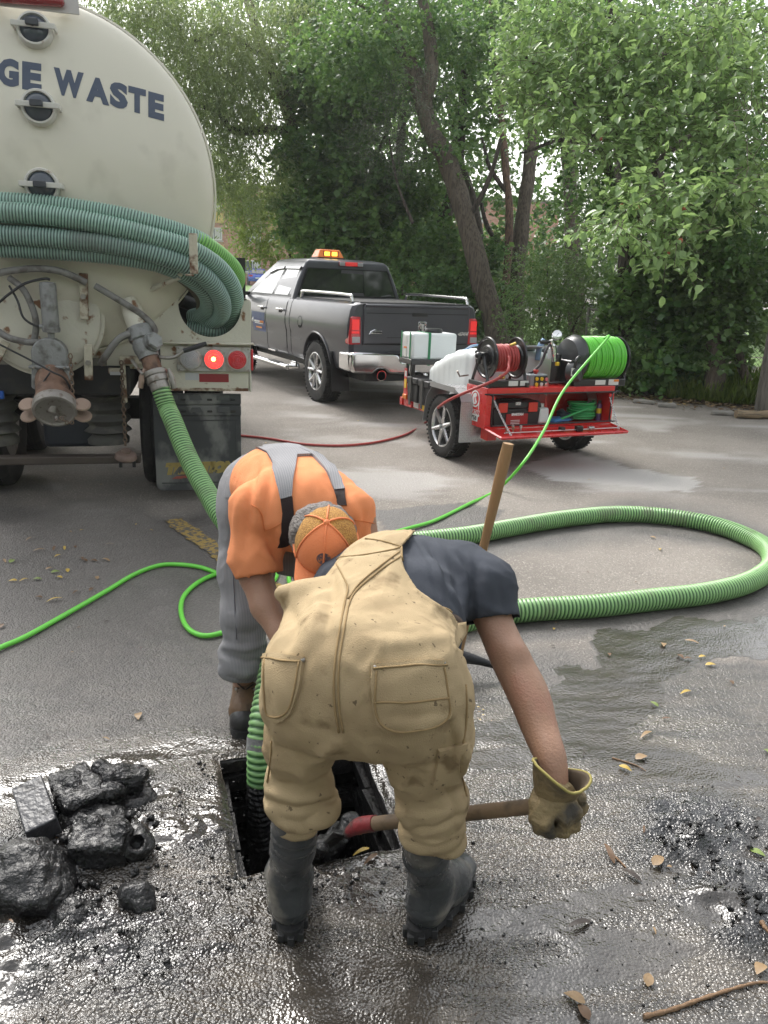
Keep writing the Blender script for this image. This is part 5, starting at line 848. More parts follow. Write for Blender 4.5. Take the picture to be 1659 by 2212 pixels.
# dirt film and drips are in the paint; rust streak plate edges
# ================================================================== PICKUP
RM = Frame((-.21, 11.27), 28.1)
paint4 = mat('charcoal metallic paint', (.060, .062, .074), .34, .12, var=.08, vs=3, coat=.35, rvar=.04); chrome = mat('chrome', (.72, .72, .72), .10, 1., var=.04, vs=9, rvar=.04); tint = mat('tinted glass', (.012, .015, .016), .05, var=.2, vs=2, coat=.6, spec=.8, rvar=.02); blackp = mat('black trim plastic', (.020, .020, .021), .45, var=.2, vs=9); gapm = mat('panel gap', (.004, .004, .004), .8, var=0)
sideg = mat('side window glass', (.10, .13, .125), .05, var=.3, vs=2, coat=.7, spec=.9, rvar=.02); alloy = mat('silver alloy', (.55, .55, .56), .28, .85, var=.06)
pk = empty('pickup_truck', 'charcoal grey pickup truck with chrome rear bumper and amber roof light', 'pickup truck', (RM.o[0], RM.o[1], 0), RM.a)
SEC = [(0, .50), (.84, .50), (.915, .53), (.945, .60), (.955, .75), (.962, .90), (.985, .99), (.985, 1.10), (.965, 1.20), (.945, 1.29), (.915, 1.345), (.86, 1.375), (0, 1.38)]
def XS(z): a = np.array(SEC[1:-1]); return float(np.interp(z, a[:, 1], a[:, 0]))
def loft(name, secs, m_, par, smooth=35, bevel=0.):
    """secs: list of (y, scale x, z offset, top cut z)"""
    b_ = MB(); n = len(SEC)*2-2; v = []
    for (y, sx, dz, zt) in secs:
        h = [(x*sx, min(z, zt)+dz) for x, z in SEC]; ring = h+[(-x, z) for x, z in h[-2:0:-1]]; v += [(x, y, z) for x, z in ring]
    f = [(i*n+j, i*n+(j+1) % n, (i+1)*n+(j+1) % n, (i+1)*n+j) for i in range(len(secs)-1) for j in range(n)]+[tuple(range(n))[::-1], tuple((len(secs)-1)*n+j for j in range(n))]
    b_.add(v, [q[::-1] for q in f]); return b_.build(name, m_, par, smooth, bevel)
def cut(o, cyls):
    for (c, r, ln) in cyls:
        b_ = MB(); b_.cyl((c[0]-ln, c[1], c[2]), (c[0]+ln, c[1], c[2]), r, n=40); k = b_.build('cutter', None); q = o.modifiers.new('b', 'BOOLEAN'); q.operation = 'DIFFERENCE'; q.object = k; q.solver = 'EXACT'
        ld = o.parent; o.parent = None; dg = bpy.context.evaluated_depsgraph_get(); me = bpy.data.meshes.new_from_object(o.evaluated_get(dg)); o.modifiers.remove(q); o.data = me; o.parent = ld; bpy.data.objects.remove(k)
    o.data.polygons.foreach_set('use_smooth', np.ones(len(o.data.polygons), bool)); o.data.set_sharp_from_angle(angle=R(32))
WY, FY, WR = -.07, 3.55, .415
bed = loft('bed', [(-1.13, .93, 0, 1.36), (-1.09, .985, 0, 1.38), (-.9, 1, 0, 1.4), (.3, 1, 0, 1.4), (.885, 1, 0, 1.4)], paint4, pk); cut(bed, [((0, WY, .44), .505, 2)])
cabb = loft('body', [(.905, 1, 0, 1.36), (2.0, 1, 0, 1.37), (3.1, 1, 0, 1.36), (3.4, .99, 0, 1.28), (4.2, .97, -.02, 1.24), (4.5, .93, -.04, 1.2), (4.62, .85, -.04, 1.1)], paint4, pk); cut(cabb, [((0, FY, .44), .50, 2)])
MB().box((0, 1.6, .49), (1.5, 5.6, .16)).build('underbody', blackf, pk, 30); MB().box((0, WY, .8), (1.6, 1.1, .7)).build('wheel_well', gapm, pk, 30); MB().box((0, FY, .75), (1.55, 1.1, .6)).build('wheel_well', gapm, pk, 30)
# greenhouse
lo_ = [(-.90, .98), (.90, .98), (.90, 3.28), (.60, 3.5), (-.60, 3.5), (-.90, 3.28)]; hi_ = [(-.675, 1.02), (.675, 1.02), (.66, 2.35), (.5, 2.5), (-.5, 2.5), (-.66, 2.35)]; zl, zh = 1.345, 1.875
def gh(t): return [np.array([a[0]*(1-t)+c[0]*t+math.copysign(.022*math.sin(math.pi*t), a[0]), a[1]*(1-t)+c[1]*t, zl*(1-t)+zh*t]) for a, c in zip(lo_, hi_)]
v = []; rows = [0, .25, .5, .75, .93, 1.0]
for t in rows: v += gh(t)
crown_ = [(x*.93, y*.95+.08, 1.915) for x, y in hi_]; crown2 = [(x*.7, y*.8+.35, 1.94) for x, y in hi_]; v += [np.array(p) for p in crown_]+[np.array(p) for p in crown2]; nr = len(rows)+2
f = [(i*6+j, i*6+(j+1) % 6, (i+1)*6+(j+1) % 6, (i+1)*6+j) for i in range(nr-1) for j in range(6)]+[tuple((nr-1)*6+j for j in range(6))]
meshobj('cab_roof', v, f, paint4, pk, 50, .022)
def side_pt(y, t, s=-1): x = .90*(1-t)+.675*t+.022*math.sin(math.pi*t); return np.array([s*x, y, zl*(1-t)+zh*t])
def side_window(name, pts, m_, par, off=.004, th=.008):
    """pts (y, t) on the left cab side"""
    n = len(pts); w = []
    for s_ in (off, off-th):
        for y, t in pts: p = side_pt(y, t); w.append(p+np.array([-s_, 0, s_*.42]))
    return meshobj(name, w, [tuple(range(n)), tuple(range(n, 2*n))[::-1]]+[(i, n+i, n+(i+1) % n, (i+1) % n) for i in range(n)], m_, par, 30)
for s_ in (0,):
    side_window('window_trim', [(3.08, .04), (2.25, .74), (1.98, .86), (1.02, .86), (1.10, .05)], blackp, pk, .003)
    side_window('side_window', [(2.90, .09), (2.24, .66), (2.02, .78), (1.74, .80), (1.90, .09)], sideg, pk, .007); side_window('side_window', [(1.79, .09), (1.63, .80), (1.10, .80), (1.20, .09)], sideg, pk, .007)
    for pts in ([(2.36, .70), (2.02, .84), (1.72, .86), (1.73, .80), (2.02, .77), (2.28, .66)], [(1.66, .86), (1.05, .86), (1.06, .79), (1.65, .80)]): side_window('rain_visor', pts, tint, pk, .03, .02)
def rear_pt(u, t, off=0): x = u*(.90*(1-t)+.675*t); return np.array([x, .98*(1-t)+1.02*t-off, zl*(1-t)+zh*t])
def rear_panel(name, pts, m_, off, th=.008):
    n = len(pts); w = [rear_pt(u, t, o_) for o_ in (off, off-th) for u, t in pts]; return meshobj(name, w, [tuple(range(n))[::-1], tuple(range(n, 2*n))]+[(i, (i+1) % n, n+(i+1) % n, n+i) for i in range(n)], m_, pk, 30)
rear_panel('window_seal', [(-.94, .10), (.94, .10), (.955, .80), (.93, .86), (-.93, .86), (-.955, .80)], gapm, .004); rear_panel('rear_window', [(-.92, .13), (-.20, .13), (-.16, .83), (-.91, .83)], tint, .009); rear_panel('rear_window', [(.31, .13), (.92, .13), (.91, .83), (.35, .83)], tint, .009); rear_panel('rear_window', [(-.19, .22), (.30, .22), (.34, .74), (-.15, .74)], tint, .006); rear_panel('slider_panel', [(-.17, .74), (.34, .74), (.34, .83), (-.17, .83)], mat('grey slider frame', (.06, .06, .065), .4), .007); rear_panel('slider_panel', [(-.19, .13), (.30, .13), (.30, .22), (-.19, .22)], MATS['grey slider frame'], .007)
bl_ = MB(); bl_.box((.045, 1.015, 1.872), (.40, .03, .07)); bk = bl_.build('brake_light', redl, pk, 30, .012)
lens3 = mat('bright red lens', (.55, .03, .03), .2, coat=.6, emit=.25); 
for x_, w_ in ((-.105, .09), (.195, .09), (.045, .2)): MB().box((x_, .995, 1.872), (w_, .012, .055)).build('lamp_segment', lens_clear if w_ == .09 else lens3, bk, 30, .006)
# doors, gaps, handles, sign
def side_patch(name, y0, y1, z0, z1, off, m_, par=None, ny=4, nz=14, th=.006, skew=0.):
    v = []; zz = np.linspace(z0, z1, nz+1); yy = np.linspace(y0, y1, ny+1)
    for o_ in (off, off-th):
        for z in zz:
            for y in yy: v.append((-(XS(z)+o_), y+skew*(z-z0), z))
    w = ny+1; N_ = w*(nz+1); f = []
    for i in range(nz):
        for j in range(ny): a = i*w+j; f.append((a, a+w, a+w+1, a+1)); f.append((N_+a, N_+a+1, N_+a+w+1, N_+a+w))
    bd = [j for j in range(w)]+[i*w+ny for i in range(1, nz+1)]+[nz*w+j for j in range(ny-1, -1, -1)]+[i*w for i in range(nz-1, 0, -1)]
    for a, c in zip(bd, bd[1:]+bd[:1]): f.append((a, c, N_+c, N_+a))
    return meshobj(name, v, f, m_, par or pk, 30)
for y0, y1 in ((1.94, 3.10), (1.07, 1.925)): side_patch('door_gap', y0-.012, y1+.012, .515, 1.353, .0015, gapm)
d1 = side_patch('door', 1.945, 3.09, .53, 1.352, .006, paint4); d2 = side_patch('door', 1.075, 1.92, .53, 1.352, .006, paint4); side_patch('panel_gap', .885, .91, .51, 1.36, .001, gapm)
for y_, dd_ in ((2.12, d1), (1.28, d2)): MB().tube(catmull([(-.985, y_-.11, 1.185), (-1.012, y_-.09, 1.19), (-1.012, y_+.09, 1.19), (-.985, y_+.11, 1.185)], 4), .016, 8).build('door_handle', chrome, dd_, 50); MB().box((-.978, y_, 1.165), (.012, .14, .05)).build('handle_recess', gapm, dd_, 30)
for y0, y1, z in ((1.08, 3.08, .81), (.48, .88, .80)): side_patch('crease', y0, y1, z, z+.012, .009, paint4, nz=1)
sg = side_patch('magnetic_sign', 1.99, 2.60, .80, 1.10, .010, mat('blue sign', (.035, .055, .17), .4, var=.04), nz=5)
white_ = mat('white print', (.75, .75, .75), .5, var=0); orng = mat('orange print', (.75, .26, .03), .5, var=0); sx_ = -(XS(.95)+.013)
lettering('lettering', 'DRAIN', .105, (sx_-.001, 2.50, .975), (0, -1, 0), (-.06, 0, 1), white_, sg, .01, 0, .82, .001, 'LEFT'); lettering('lettering', 'CAM', .105, (sx_-.001, 2.225, .975), (0, -1, 0), (-.06, 0, 1), orng, sg, .01, 0, .78, .001, 'LEFT')
MB().box((sx_+.002, 2.28, .922), (.003, .40, .012)).build('print_line', white_, sg); MB().box((sx_+.006, 2.25, 1.035), (.003, .30, .010)).build('print_line', orng, sg); MB().box((sx_+.004, 2.27, .86), (.003, .28, .022)).build('print_line', orng, sg); MB().lathe([(0, .06), (.022, .015), (.028, -.01), (.018, -.03), (0, -.036)], (sx_-.0, 2.545, .965), (0, 0, 1), 10).build('drop_logo', white_, sg, 179)
fd = side_patch('fuel_door', .395, .535, .97, 1.13, .003, paint4, nz=4); MB().lathe([(.083, 0), (.083, .004), (.078, .006), (.078, 0)], (-.985, .465, 1.05), (-1, 0, .05), 30).build('fuel_ring', gapm, fd)
for cy, zc, rr in ((WY, .44, .505), (FY, .44, .50)):
    for s_ in (-1, 1):
        b_ = MB(); ts = np.linspace(R(-8), R(188), 30); P_ = [(s_*(XS(min(1.0, max(.52, zc+rr*math.sin(t))))+.004), cy+rr*math.cos(t), zc+rr*math.sin(t)) for t in ts]; b_.tube(P_, .016, 6); b_.build('wheel_arch_lip', paint4, pk, 50)
def road_wheel(par, x, y, rad, wd, sgn, spokes=5, rimr=.62, nm='wheel', gold_=None):
    w = empty(nm, None, None); w.parent = par; w.location = (x, y, rad); w.rotation_euler = (0, 0, 0 if sgn > 0 else math.pi)
    pr = [(rad*rimr, -wd*.45), (rad*.80, -wd*.5), (rad*.94, -wd*.46), (rad*.985, -wd*.40), (rad, -wd*.34)]
    for k in range(5): a_ = -wd*.34+wd*.68*k/5; pr += [(rad, a_+.003), (rad, a_+wd*.115), (rad-.009, a_+wd*.118), (rad-.009, a_+wd*.134)]
    pr += [(rad, wd*.34), (rad*.985, wd*.40), (rad*.94, wd*.46), (rad*.80, wd*.5), (rad*rimr, wd*.45)]
    MB().lathe(pr, (0, 0, 0), (1, 0, 0), 48, closed=True).build('tyre', tyre, w, 30)
    tb = MB()
    for k in range(44):
        t = 2*math.pi*k/44
        for q_ in (-.33, .33): tb.box((wd*q_*1.12, rad*.988*math.cos(t), rad*.988*math.sin(t)), (wd*.24, .016, .018), rotm((1, 0, 0), t))
    o = tb.build('tread_block', tyre, w, 30); o['kind'] = 'stuff'
    R0 = rad*rimr; rm = MB(); rm.lathe([(R0*1.02, wd*.46), (R0*.97, wd*.47), (R0*.92, wd*.40), (R0*.90, wd*.1), (R0*.9, -wd*.44), (R0*1.02, -wd*.45)], (0, 0, 0), (1, 0, 0), 40, closed=True); rm.lathe([(R0*.26, wd*.1), (R0*.25, wd*.33), (R0*.2, wd*.37), (0, wd*.38)], (0, 0, 0), (1, 0, 0), 24)
    for k in range(spokes):
        t = 2*math.pi*k/spokes+.3; rt = rotm((1, 0, 0), t)
        for da in ((-.16, .16) if spokes == 5 else (0,)):
            pts = np.array([(wd*.34, R0*.18, 0), (wd*.37, R0*.5, R0*.10*np.sign(da)), (wd*.42, R0*.94, R0*.26*np.sign(da) if spokes == 5 else 0)])@rt.T; rm.tube(catmull(pts, 4), np.linspace(R0*.13, R0*.085, 9), 8)
    rm.build('rim', alloy, w, 40); MB().lathe([(R0*.88, -.02), (R0*.4, -.03), (0, -.03)], (0, 0, 0), (1, 0, 0), 24).build('brake_disc', blackf, w, 40)
    nb_ = MB()
    for k in range(5): t = 2*math.pi*k/5+.6; nb_.cyl((wd*.36, R0*.17*math.cos(t), R0*.17*math.sin(t)), (wd*.41, R0*.17*math.cos(t), R0*.17*math.sin(t)), .012, n=6)
    o = nb_.build('lug_nut', chrome, w, 40); o['kind'] = 'stuff'; return w
for x_ in (-.845, .845):
    for y_ in (WY, FY): road_wheel(pk, x_, y_, WR, .27, np.sign(x_))
# rear end
MB().box((.012, -1.135, 1.115), (1.565, .02, .50)).build('tailgate_gap', gapm, pk, 30)
tgp = [(-.775, .875), (.80, .875), (.80, 1.30), (.79, 1.352), (-.765, 1.352), (-.775, 1.30)]; m = MB(); m.prism(tgp, .05, (0, -1.135, 0)); tg = m.build('tailgate', paint4, pk, 30, .014)
MB().box((.012, -1.158, 1.345), (1.53, .035, .035)).build('spoiler_lip', paint4, tg, 30, .012); MB().box((.012, -1.161, 1.255), (1.50, .004, .008)).build('crease', gapm, tg); MB().box((.012, -1.161, .955), (.9, .004, .006)).build('crease', gapm, tg); MB().box((.03, -1.163, 1.245), (.23, .008, .045)).build('tailgate_handle', blackp, tg, 30, .006)
for s_ in (-1, 1):
    x_ = s_*.88; m = MB(); m.prism([(x_-.085, .865), (x_+.085, .865), (x_+.075 if s_ < 0 else x_+.055, 1.21), (x_-.055 if s_ < 0 else x_-.075, 1.21)], .14, (0, -1.075, 0)); tl = m.build('tail_light', lens_red, pk, 30, .022); MB().box((x_, -1.149, 1.11), (.10, .01, .13)).build('lit_lens', mat('lit tail lens', (.7, .03, .03), .25, emit=.25), tl, 30, .008); MB().box((x_+.01, -1.149, .925), (.11, .01, .075)).build('reverse_lens', lens_clear, tl, 30, .008); MB().box((x_, -1.149, 1.015), (.11, .01, .03)).build('lit_lens', MATS['lit tail lens'], tl, 30, .006)
def bump_poly(y): return [(-1.0, .77), (-.95, .79), (-.42, .77), (-.34, .755), (-.27, .66), (.27, .66), (.34, .755), (.42, .77), (.95, .79), (1.0, .77), (1.005, .62), (.97, .53), (.72, .515), (.62, .575), (.52, .515), (.3, .505), (-.3, .505), (-.46, .515), (-.53, .575), (-.62, .578), (-.70, .515), (-.97, .53), (-1.005, .62)]
m = MB(); m.prism(bump_poly(0), .14, (0, -1.24, 0)); m.build('rear_bumper', chrome, pk, 25, .03, seg=4); MB().box((-.99, -1.1, .66), (.05, .30, .22)).build('bumper_corner', chrome, pk, 30, .02); MB().box((.99, -1.1, .66), (.05, .30, .22)).build('bumper_corner', chrome, pk, 30, .02)
MB().box((0, -1.25, .765), (1.7, .12, .012)).build('step_pad', blackp, pk, 30, .004); MB().box((0, -1.2, .70), (.60, .06, .12)).build('bumper_recess', blackp, pk, 30, .01)
pl_ = MB(); pl_.box((.06, -1.285, .60), (.31, .008, .15)); plt = pl_.build('licence_plate', mat('white plate', (.62, .64, .66), .4, var=.03), pk, 30, .004); lettering('lettering', 'ELGIN', .05, (.06, -1.291, .552), (1, 0, 0), (0, 0, 1), mat('black print', (.02, .02, .02), .5, var=0), plt, .008, 0, 1.3); MB().box((.06, -1.284, .60), (.34, .006, .18)).build('plate_frame', blackp, plt, 30)
for s_ in (-.58, .58): m = MB(); m.lathe([(.060, 0), (.066, .02), (.066, .16), (.058, .16), (.056, .02)], (s_, -1.16, .50), (0, -1, -.04), 24); m.build('exhaust_tip', chrome, pk, 40); MB().lathe([(.056, 0), (0, 0)], (s_, -1.22, .498), (0, -1, 0), 20).build('exhaust_bore', gapm, pk)
MB().box((0, -1.3, .44), (.09, .24, .08)).build('hitch_receiver', blackf, pk, 30, .01); MB().ball((0, -1.43, .50), .035).build('hitch_ball', chrome, pk, 179)
for s_ in (-1, 1): MB().box((s_*.86, -.66, .48), (.26, .012, .52), rotm((1, 0, 0), R(-8))).build('mud_flap', blackp, pk, 30, .006)
# emblems
sh = [(-.06, .075), (.06, .075), (.062, -.005), (.035, -.06), (0, -.085), (-.035, -.06), (-.062, -.005)]; m = MB(); m.prism([(x*1., z) for x, z in sh], .012, (.07, -1.165, 1.085)); eb = m.build('shield_emblem', chrome, tg, 30, .004); m = MB(); m.prism([(x*.82, z*.86) for x, z in sh], .006, (.07, -1.171, 1.085)); m.build('emblem_field', blackp, eb, 30)
hd = MB(); hd.prism([(-.012, -.06), (.012, -.06), (.022, .02), (.03, .045), (-.03, .045), (-.022, .02)], .008, (.07, -1.175, 1.085))
for s_ in (-1, 1): hd.tube([(.07+s_*x, -1.176, 1.085+z) for x, z in ((.012, .045), (.034, .05), (.046, .025), (.04, -.005), (.026, -.012), (.024, .006))], [.011, .012, .011, .009, .007, .004], 7)
hd.build('horned_head', chrome, eb, 50)
m = MB(); m.box((-.60, -1.164, 1.02), (.17, .006, .038)); nb = m.build('name_badge', chrome, tg, 30, .003); lettering('lettering', 'BIG HORN', .026, (-.58, -1.169, 1.02), (1, 0, 0), (0, 0, 1), MATS['black print'], nb, .003); m = MB(); m.tube([(-.70, -1.168, .995), (-.67, -1.168, 1.03), (-.63, -1.168, 1.05), (-.60, -1.168, 1.053)], [.006, .012, .010, .004], 6); m.build('horn_badge', chrome, nb, 50)
lettering('badge_letters', '4X4', .062, (.70, -1.164, 1.005), (1, 0, 0), (0, 0, 1), chrome, tg, .004, .3, 1.5, .004)
# rails, steps, mirror, beacon
for s_ in (-1, 1): ptube('bed_rail', [(s_*.86, -1.0, 1.375), (s_*.86, -.97, 1.43), (s_*.86, -.90, 1.462), (s_*.86, -.3, 1.472), (s_*.86, .62, 1.472), (s_*.86, .70, 1.44), (s_*.86, .74, 1.375)], .022, chrome, pk)
MB().box((0, -.1, 1.382), (1.56, 1.9, .012)).build('bed_cover', mat('black vinyl cover', (.014, .014, .015), .6), pk, 30, .004); MB().box((0, -1.08, 1.372), (1.6, .05, .022)).build('bed_cap', blackp, pk, 30, .006)
for s_ in (-1, 1):
    ptube('side_step', [(s_*.90, .70, .40), (s_*1.03, .78, .385), (s_*1.05, .95, .38), (s_*1.05, 2.8, .38), (s_*1.03, 3.0, .385), (s_*.90, 3.08, .40)], .042, chrome, pk, 12)
    for y_ in (1.30, 2.45): MB().box((s_*1.05, y_, .415), (.085, .46, .016)).build('step_pad', blackp, pk, 30, .004)
    m = MB(); m.box((s_*1.13, 3.02, 1.42), (.17, .13, .24)); mi = m.build('side_mirror', blackp, pk, 40, .04, seg=3); MB().box((s_*1.13, 2.952, 1.42), (.135, .006, .20)).build('mirror_glass', mat('mirror glass', (.35, .42, .42), .05, .9, var=.1), mi, 30, .003); MB().box((s_*.96, 3.05, 1.37), (.24, .07, .06)).build('mirror_arm', blackp, mi, 30, .015)
MB().box((-.955, .77, .43), (.03, .20, .08)).build('rocker_badge', chrome, pk, 30, .006); MB().box((-.95, 1.75, .545), (.012, .34, .022)).build('sill_plate', chrome, pk, 30, .003)
amber = mat('amber plastic', (.62, .17, .035), .3, var=.06, vs=9, coat=.4, emit=.12)
bc = empty('roof_beacon', None, None); bc.parent = pk
def frustum(x0, x1, y0, y1, z0, z1, ix, iy): return [(x0, y0, z0), (x1, y0, z0), (x1, y1, z0), (x0, y1, z0), (x0+ix, y0+iy, z1), (x1-ix, y0+iy, z1), (x1-ix, y1-iy, z1), (x0+ix, y1-iy, z1)]
BF = [(0, 3, 2, 1), (4, 5, 6, 7), (0, 1, 5, 4), (1, 2, 6, 5), (2, 3, 7, 6), (3, 0, 4, 7)]
meshobj('base', frustum(-.33, .13, 1.42, 1.72, 1.945, 1.965, .0, .0), BF, blackp, bc, 30, .004); meshobj('dome', frustum(-.32, .12, 1.43, 1.71, 1.965, 2.085, .055, .05), BF, amber, bc, 30, .012); lit_y = mat('glowing amber lamp', (1, .55, .05), .3, var=.2, vs=30, emit=1.6)
for x_ in (-.165, -.04): MB().box((x_, 1.438, 2.02), (.085, .016, .055)).build('lamp', lit_y, bc, 30, .006)
for x_ in (-.22, -.10, .02): MB().box((x_, 1.44, 2.02), (.012, .02, .085)).build('divider', mat('dark amber', (.28, .09, .03), .4), bc, 30)
ptube('antenna', [(.40, 1.6, 1.92), (.41, 1.6, 2.02)], .006, blackp, pk, 6)
# ================================================================== BLUE CAR FAR BEHIND
bc0 = D(556, 616, 70.); bcar = empty('blue_car', 'small bright blue car parked far behind beside the brick building', 'car', (bc0[0], bc0[1], bc0[2]), R(12)); blue_ = mat('bright blue paint', (.012, .075, .46), .28, .2, var=.05, coat=.8)
prof = [(-2.05, .32), (-2.1, .62), (-1.98, .86), (-1.55, .92), (-.95, 1.36), (-.2, 1.45), (.55, 1.38), (1.1, 1.0), (1.95, .86), (2.15, .6), (2.1, .3)]
v = []; n = len(prof)
for s_, ins in ((-1, 0), (1, 0)):
    for y, z in prof: v.append((s_*(.86 if z < 1. else .66), y, z))
meshobj('body', v, [tuple(range(n))[::-1], tuple(range(n, 2*n))]+[(i, (i+1) % n, n+(i+1) % n, n+i) for i in range(n)], blue_, bcar, 40, .06, seg=3)
meshobj('rear_window', [(-.60, -1.46, 1.0), (.60, -1.46, 1.0), (.52, -1.02, 1.33), (-.52, -1.02, 1.33)], [(0, 1, 2, 3)], tint, bcar, solid=.02)
for s_ in (-1, 1): meshobj('side_window', [(s_*.80, -1.2, 1.0), (s_*.80, .9, 1.0), (s_*.68, .5, 1.34), (s_*.68, -.8, 1.34)], [(0, 1, 2, 3)], sideg, bcar, solid=.03); MB().box((s_*.66, -2.03, .80), (.34, .08, .14)).build('tail_light', lens_red, bcar, 30, .02)
MB().box((0, -2.1, .62), (.5, .02, .12)).build('licence_plate', mat('white plate', (.62, .64, .66), .4), bcar, 30)
for s_ in (-1, 1):
    for y_ in (-1.3, 1.35): MB().lathe([(.2, -.1), (.30, -.1), (.32, -.06), (.32, .06), (.30, .1), (.2, .1)], (s_*.80, y_, .32), (1, 0, 0), 24, closed=True).build('tyre', tyre, bcar, 40); MB().lathe([(.2, 0), (0, .02*s_)], (s_*.86, y_, .32), (1, 0, 0), 20).build('rim', alloy, bcar, 40)
# ================================================================== JETTER TRAILER
TF = Frame((1.27, 7.79), 24.6)
redp = mat('glossy red paint', (.60, .020, .018), .28, var=.06, vs=4, coat=.5, rvar=.05); poly_ = mat('translucent white plastic', (.68, .71, .71), .38, var=.04, vs=2.5, rvar=.06); dpl = mat('diamond plate', (.42, .42, .43), .34, .6, var=.1, vs=20); lzm = mat('lightened diamond', (.88, .88, .88), .22, .6, var=.05); blk = mat('black powder coat', (.016, .016, .017), .32, var=.2, vs=9, coat=.3); greysw = mat('grey enclosure', (.24, .26, .28), .45, var=.06); lab = mat('white label', (.66, .66, .64), .5, var=.05); brass = mat('brass fitting', (.55, .38, .10), .3, .9, var=.1); ylw = mat('yellow sticker', (.75, .52, .03), .5, var=.03); orr = mat('orange reflector', (.75, .20, .01), .3, coat=.4)  # lozenge metal is the plate's own, lightened: its shine is put into the colour
tr = empty('jetter_trailer', 'red sewer jetter trailer with two hose reels and open tool locker', 'trailer', (TF.o[0], TF.o[1], 0), TF.a)
def bx(name, c, d, m_, par=None, bev=.004, rot=None): b_ = MB(); b_.box(c, d, rot); return b_.build(name, m_, par or tr, 35, bev)
def TT(x, y, yl): return TF.at(x, y, yl)
# locker: open box
lk = empty('tool_locker', None, None); lk.parent = tr; X0, X1, Y0, Y1, Z0, Z1 = -.72, .72, -.62, -.27, .385, .752
for n_, c, d in (('floor', (0, -.445, Z0+.006), (1.44, .35, .012)), ('roof', (0, -.445, Z1-.006), (1.44, .35, .012)), ('side', (X0+.006, -.445, .568), (.012, .35, .342)), ('side', (X1-.006, -.445, .568), (.012, .35, .342)), ('back', (0, Y1-.006, .568), (1.416, .012, .342))): bx(n_, c, d, redp, lk, .002)
for n_, c, d in (('face_rail', (0, Y0-.004, .728), (1.44, .02, .05)), ('face_rail', (0, Y0-.004, .398), (1.44, .02, .028)), ('face_stile', (-.692, Y0-.005, .56), (.056, .02, .288)), ('face_stile', (.708, Y0-.005, .56), (.024, .02, .288))): bx(n_, c, d, redp, lk, .003)
seal = MB(); sp = [(-.655, .418), (-.655, .695), (.692, .695), (.692, .418)]; cp_ = catmull(np.array([(x, Y0-.018, z) for x, z in [(-.64, .412), (-.655, .43), (-.655, .68), (-.64, .697), (.675, .697), (.692, .68), (.692, .43), (.675, .412), (-.64, .412)]]), 3); seal.tube(cp_, .008, 6, False); seal.build('door_seal', blk, lk, 60)
ld = empty('locker_door', None, None); ld.parent = tr; lv_ = [(-.71, -.632, .382), (.71, -.632, .382), (.705, -.905, .350), (-.705, -.905, .350)]
v = lv_+[(x, y, z-.012) for x, y, z in lv_]; meshobj('door_plate', v, [(0, 3, 2, 1), (4, 5, 6, 7), (0, 1, 5, 4), (1, 2, 6, 5), (2, 3, 7, 6), (3, 0, 4, 7)], redp, ld, 30, .002)
for (a, c) in ((2, 3), (3, 0), (1, 2)): p, q = A(lv_[a]), A(lv_[c]); m = MB(); m.tube([p+A([0, 0, .005]), q+A([0, 0, .005])], .010, 4); m.build('door_flange', redp, ld, 30)
MB().cyl((-.62, -.81, .378), (.66, -.81, .378), .006, n=8).build('lock_rod', mat('zinc rod', (.6, .6, .6), .3, .9), ld, 60)
for x, d in ((.02, (.05, .05, .035)), (.2, (.07, .05, .05)), (.34, (.06, .04, .03))): bx('latch', (x, -.79-.02*(x > .1), .388), d, blk if x < .3 else alloy, ld, .006)
for x, y in ((-.46, -.70), (-.40, -.74), (-.58, -.78), (-.52, -.80)): MB().lathe([(.008, 0), (.008, .03), (.013, .032), (.012, .048), (.006, .052), (0, .053)], (x, y, .378), (0, 0, 1), 10).build('nozzle', mat('small brass nozzle', (.33, .2, .14), .4, .6) if y < -.77 else alloy, ld, 50)
stc = mat('bright chain', (.62, .62, .62), .25, .9, var=.1)
for (a, c) in (((-.645, -.63, .655), (-.585, -.87, .367)), ((.672, -.63, .655), (.665, -.82, .368))): e_ = empty('door_chain', None, None); e_.parent = tr; chain(e_, a, c, 17, .0032, .016, stc, .012)
for x in (-.645, .672): bx('chain_tab', (x, -.635, .665), (.03, .012, .03), redp, lk)
# sticker on the left end of the locker: helmeted head in a ring, word and number
def lf(y, z): return (X0-.002, y, z)
stk = empty('sticker', None, None); stk.parent = tr; wp = white_
def disc(name, yc, zc, r0, r1, m_, off, n=30, t0=0, t1=2*math.pi):
    t = np.linspace(t0, t1, n+1); v = [(X0-off, yc-r0*math.cos(a), zc+r0*math.sin(a)) for a in t]+[(X0-off, yc-r1*math.cos(a), zc+r1*math.sin(a)) for a in t]; return meshobj(name, v, [(i, i+1, n+2+i, n+1+i) for i in range(n)], m_, stk)
yc, zc = -.44, .635; disc('ring', yc, zc, .064, .078, wp, .002)
def flatpoly(name, pts, m_, off): return meshobj(name, [(X0-off, yc-x, zc+z) for x, z in pts], [tuple(range(len(pts)))], m_, stk)
flatpoly('helmet', [(-.05, -.035), (-.052, .01), (-.035, .042), (-.005, .055), (.018, .05), (.03, .03), (.012, .02), (.02, -.01), (.035, -.02), (.022, -.045), (-.01, -.055), (-.035, -.052)], wp, .0022); flatpoly('visor', [(-.012, .012), (.002, .016), (-.004, -.012), (.004, -.034), (-.008, -.034), (-.016, -.01)], redp, .0026)
for s_ in (-.07, .07): flatpoly('sticker_leg', [(s_-.006, -.09), (s_+.006, -.09), (s_+.006, -.01), (s_-.006, -.01)], wp, .0021)
v = [(X0-.0022, yc-x, zc+z) for x, z in [(-.072, -.205), (.065, -.205), (.07, -.16), (.092, -.15), (.092, -.098), (-.092, -.098), (-.092, -.15), (-.074, -.16)]]; meshobj('number_plate', v, [tuple(range(8))], wp, stk)
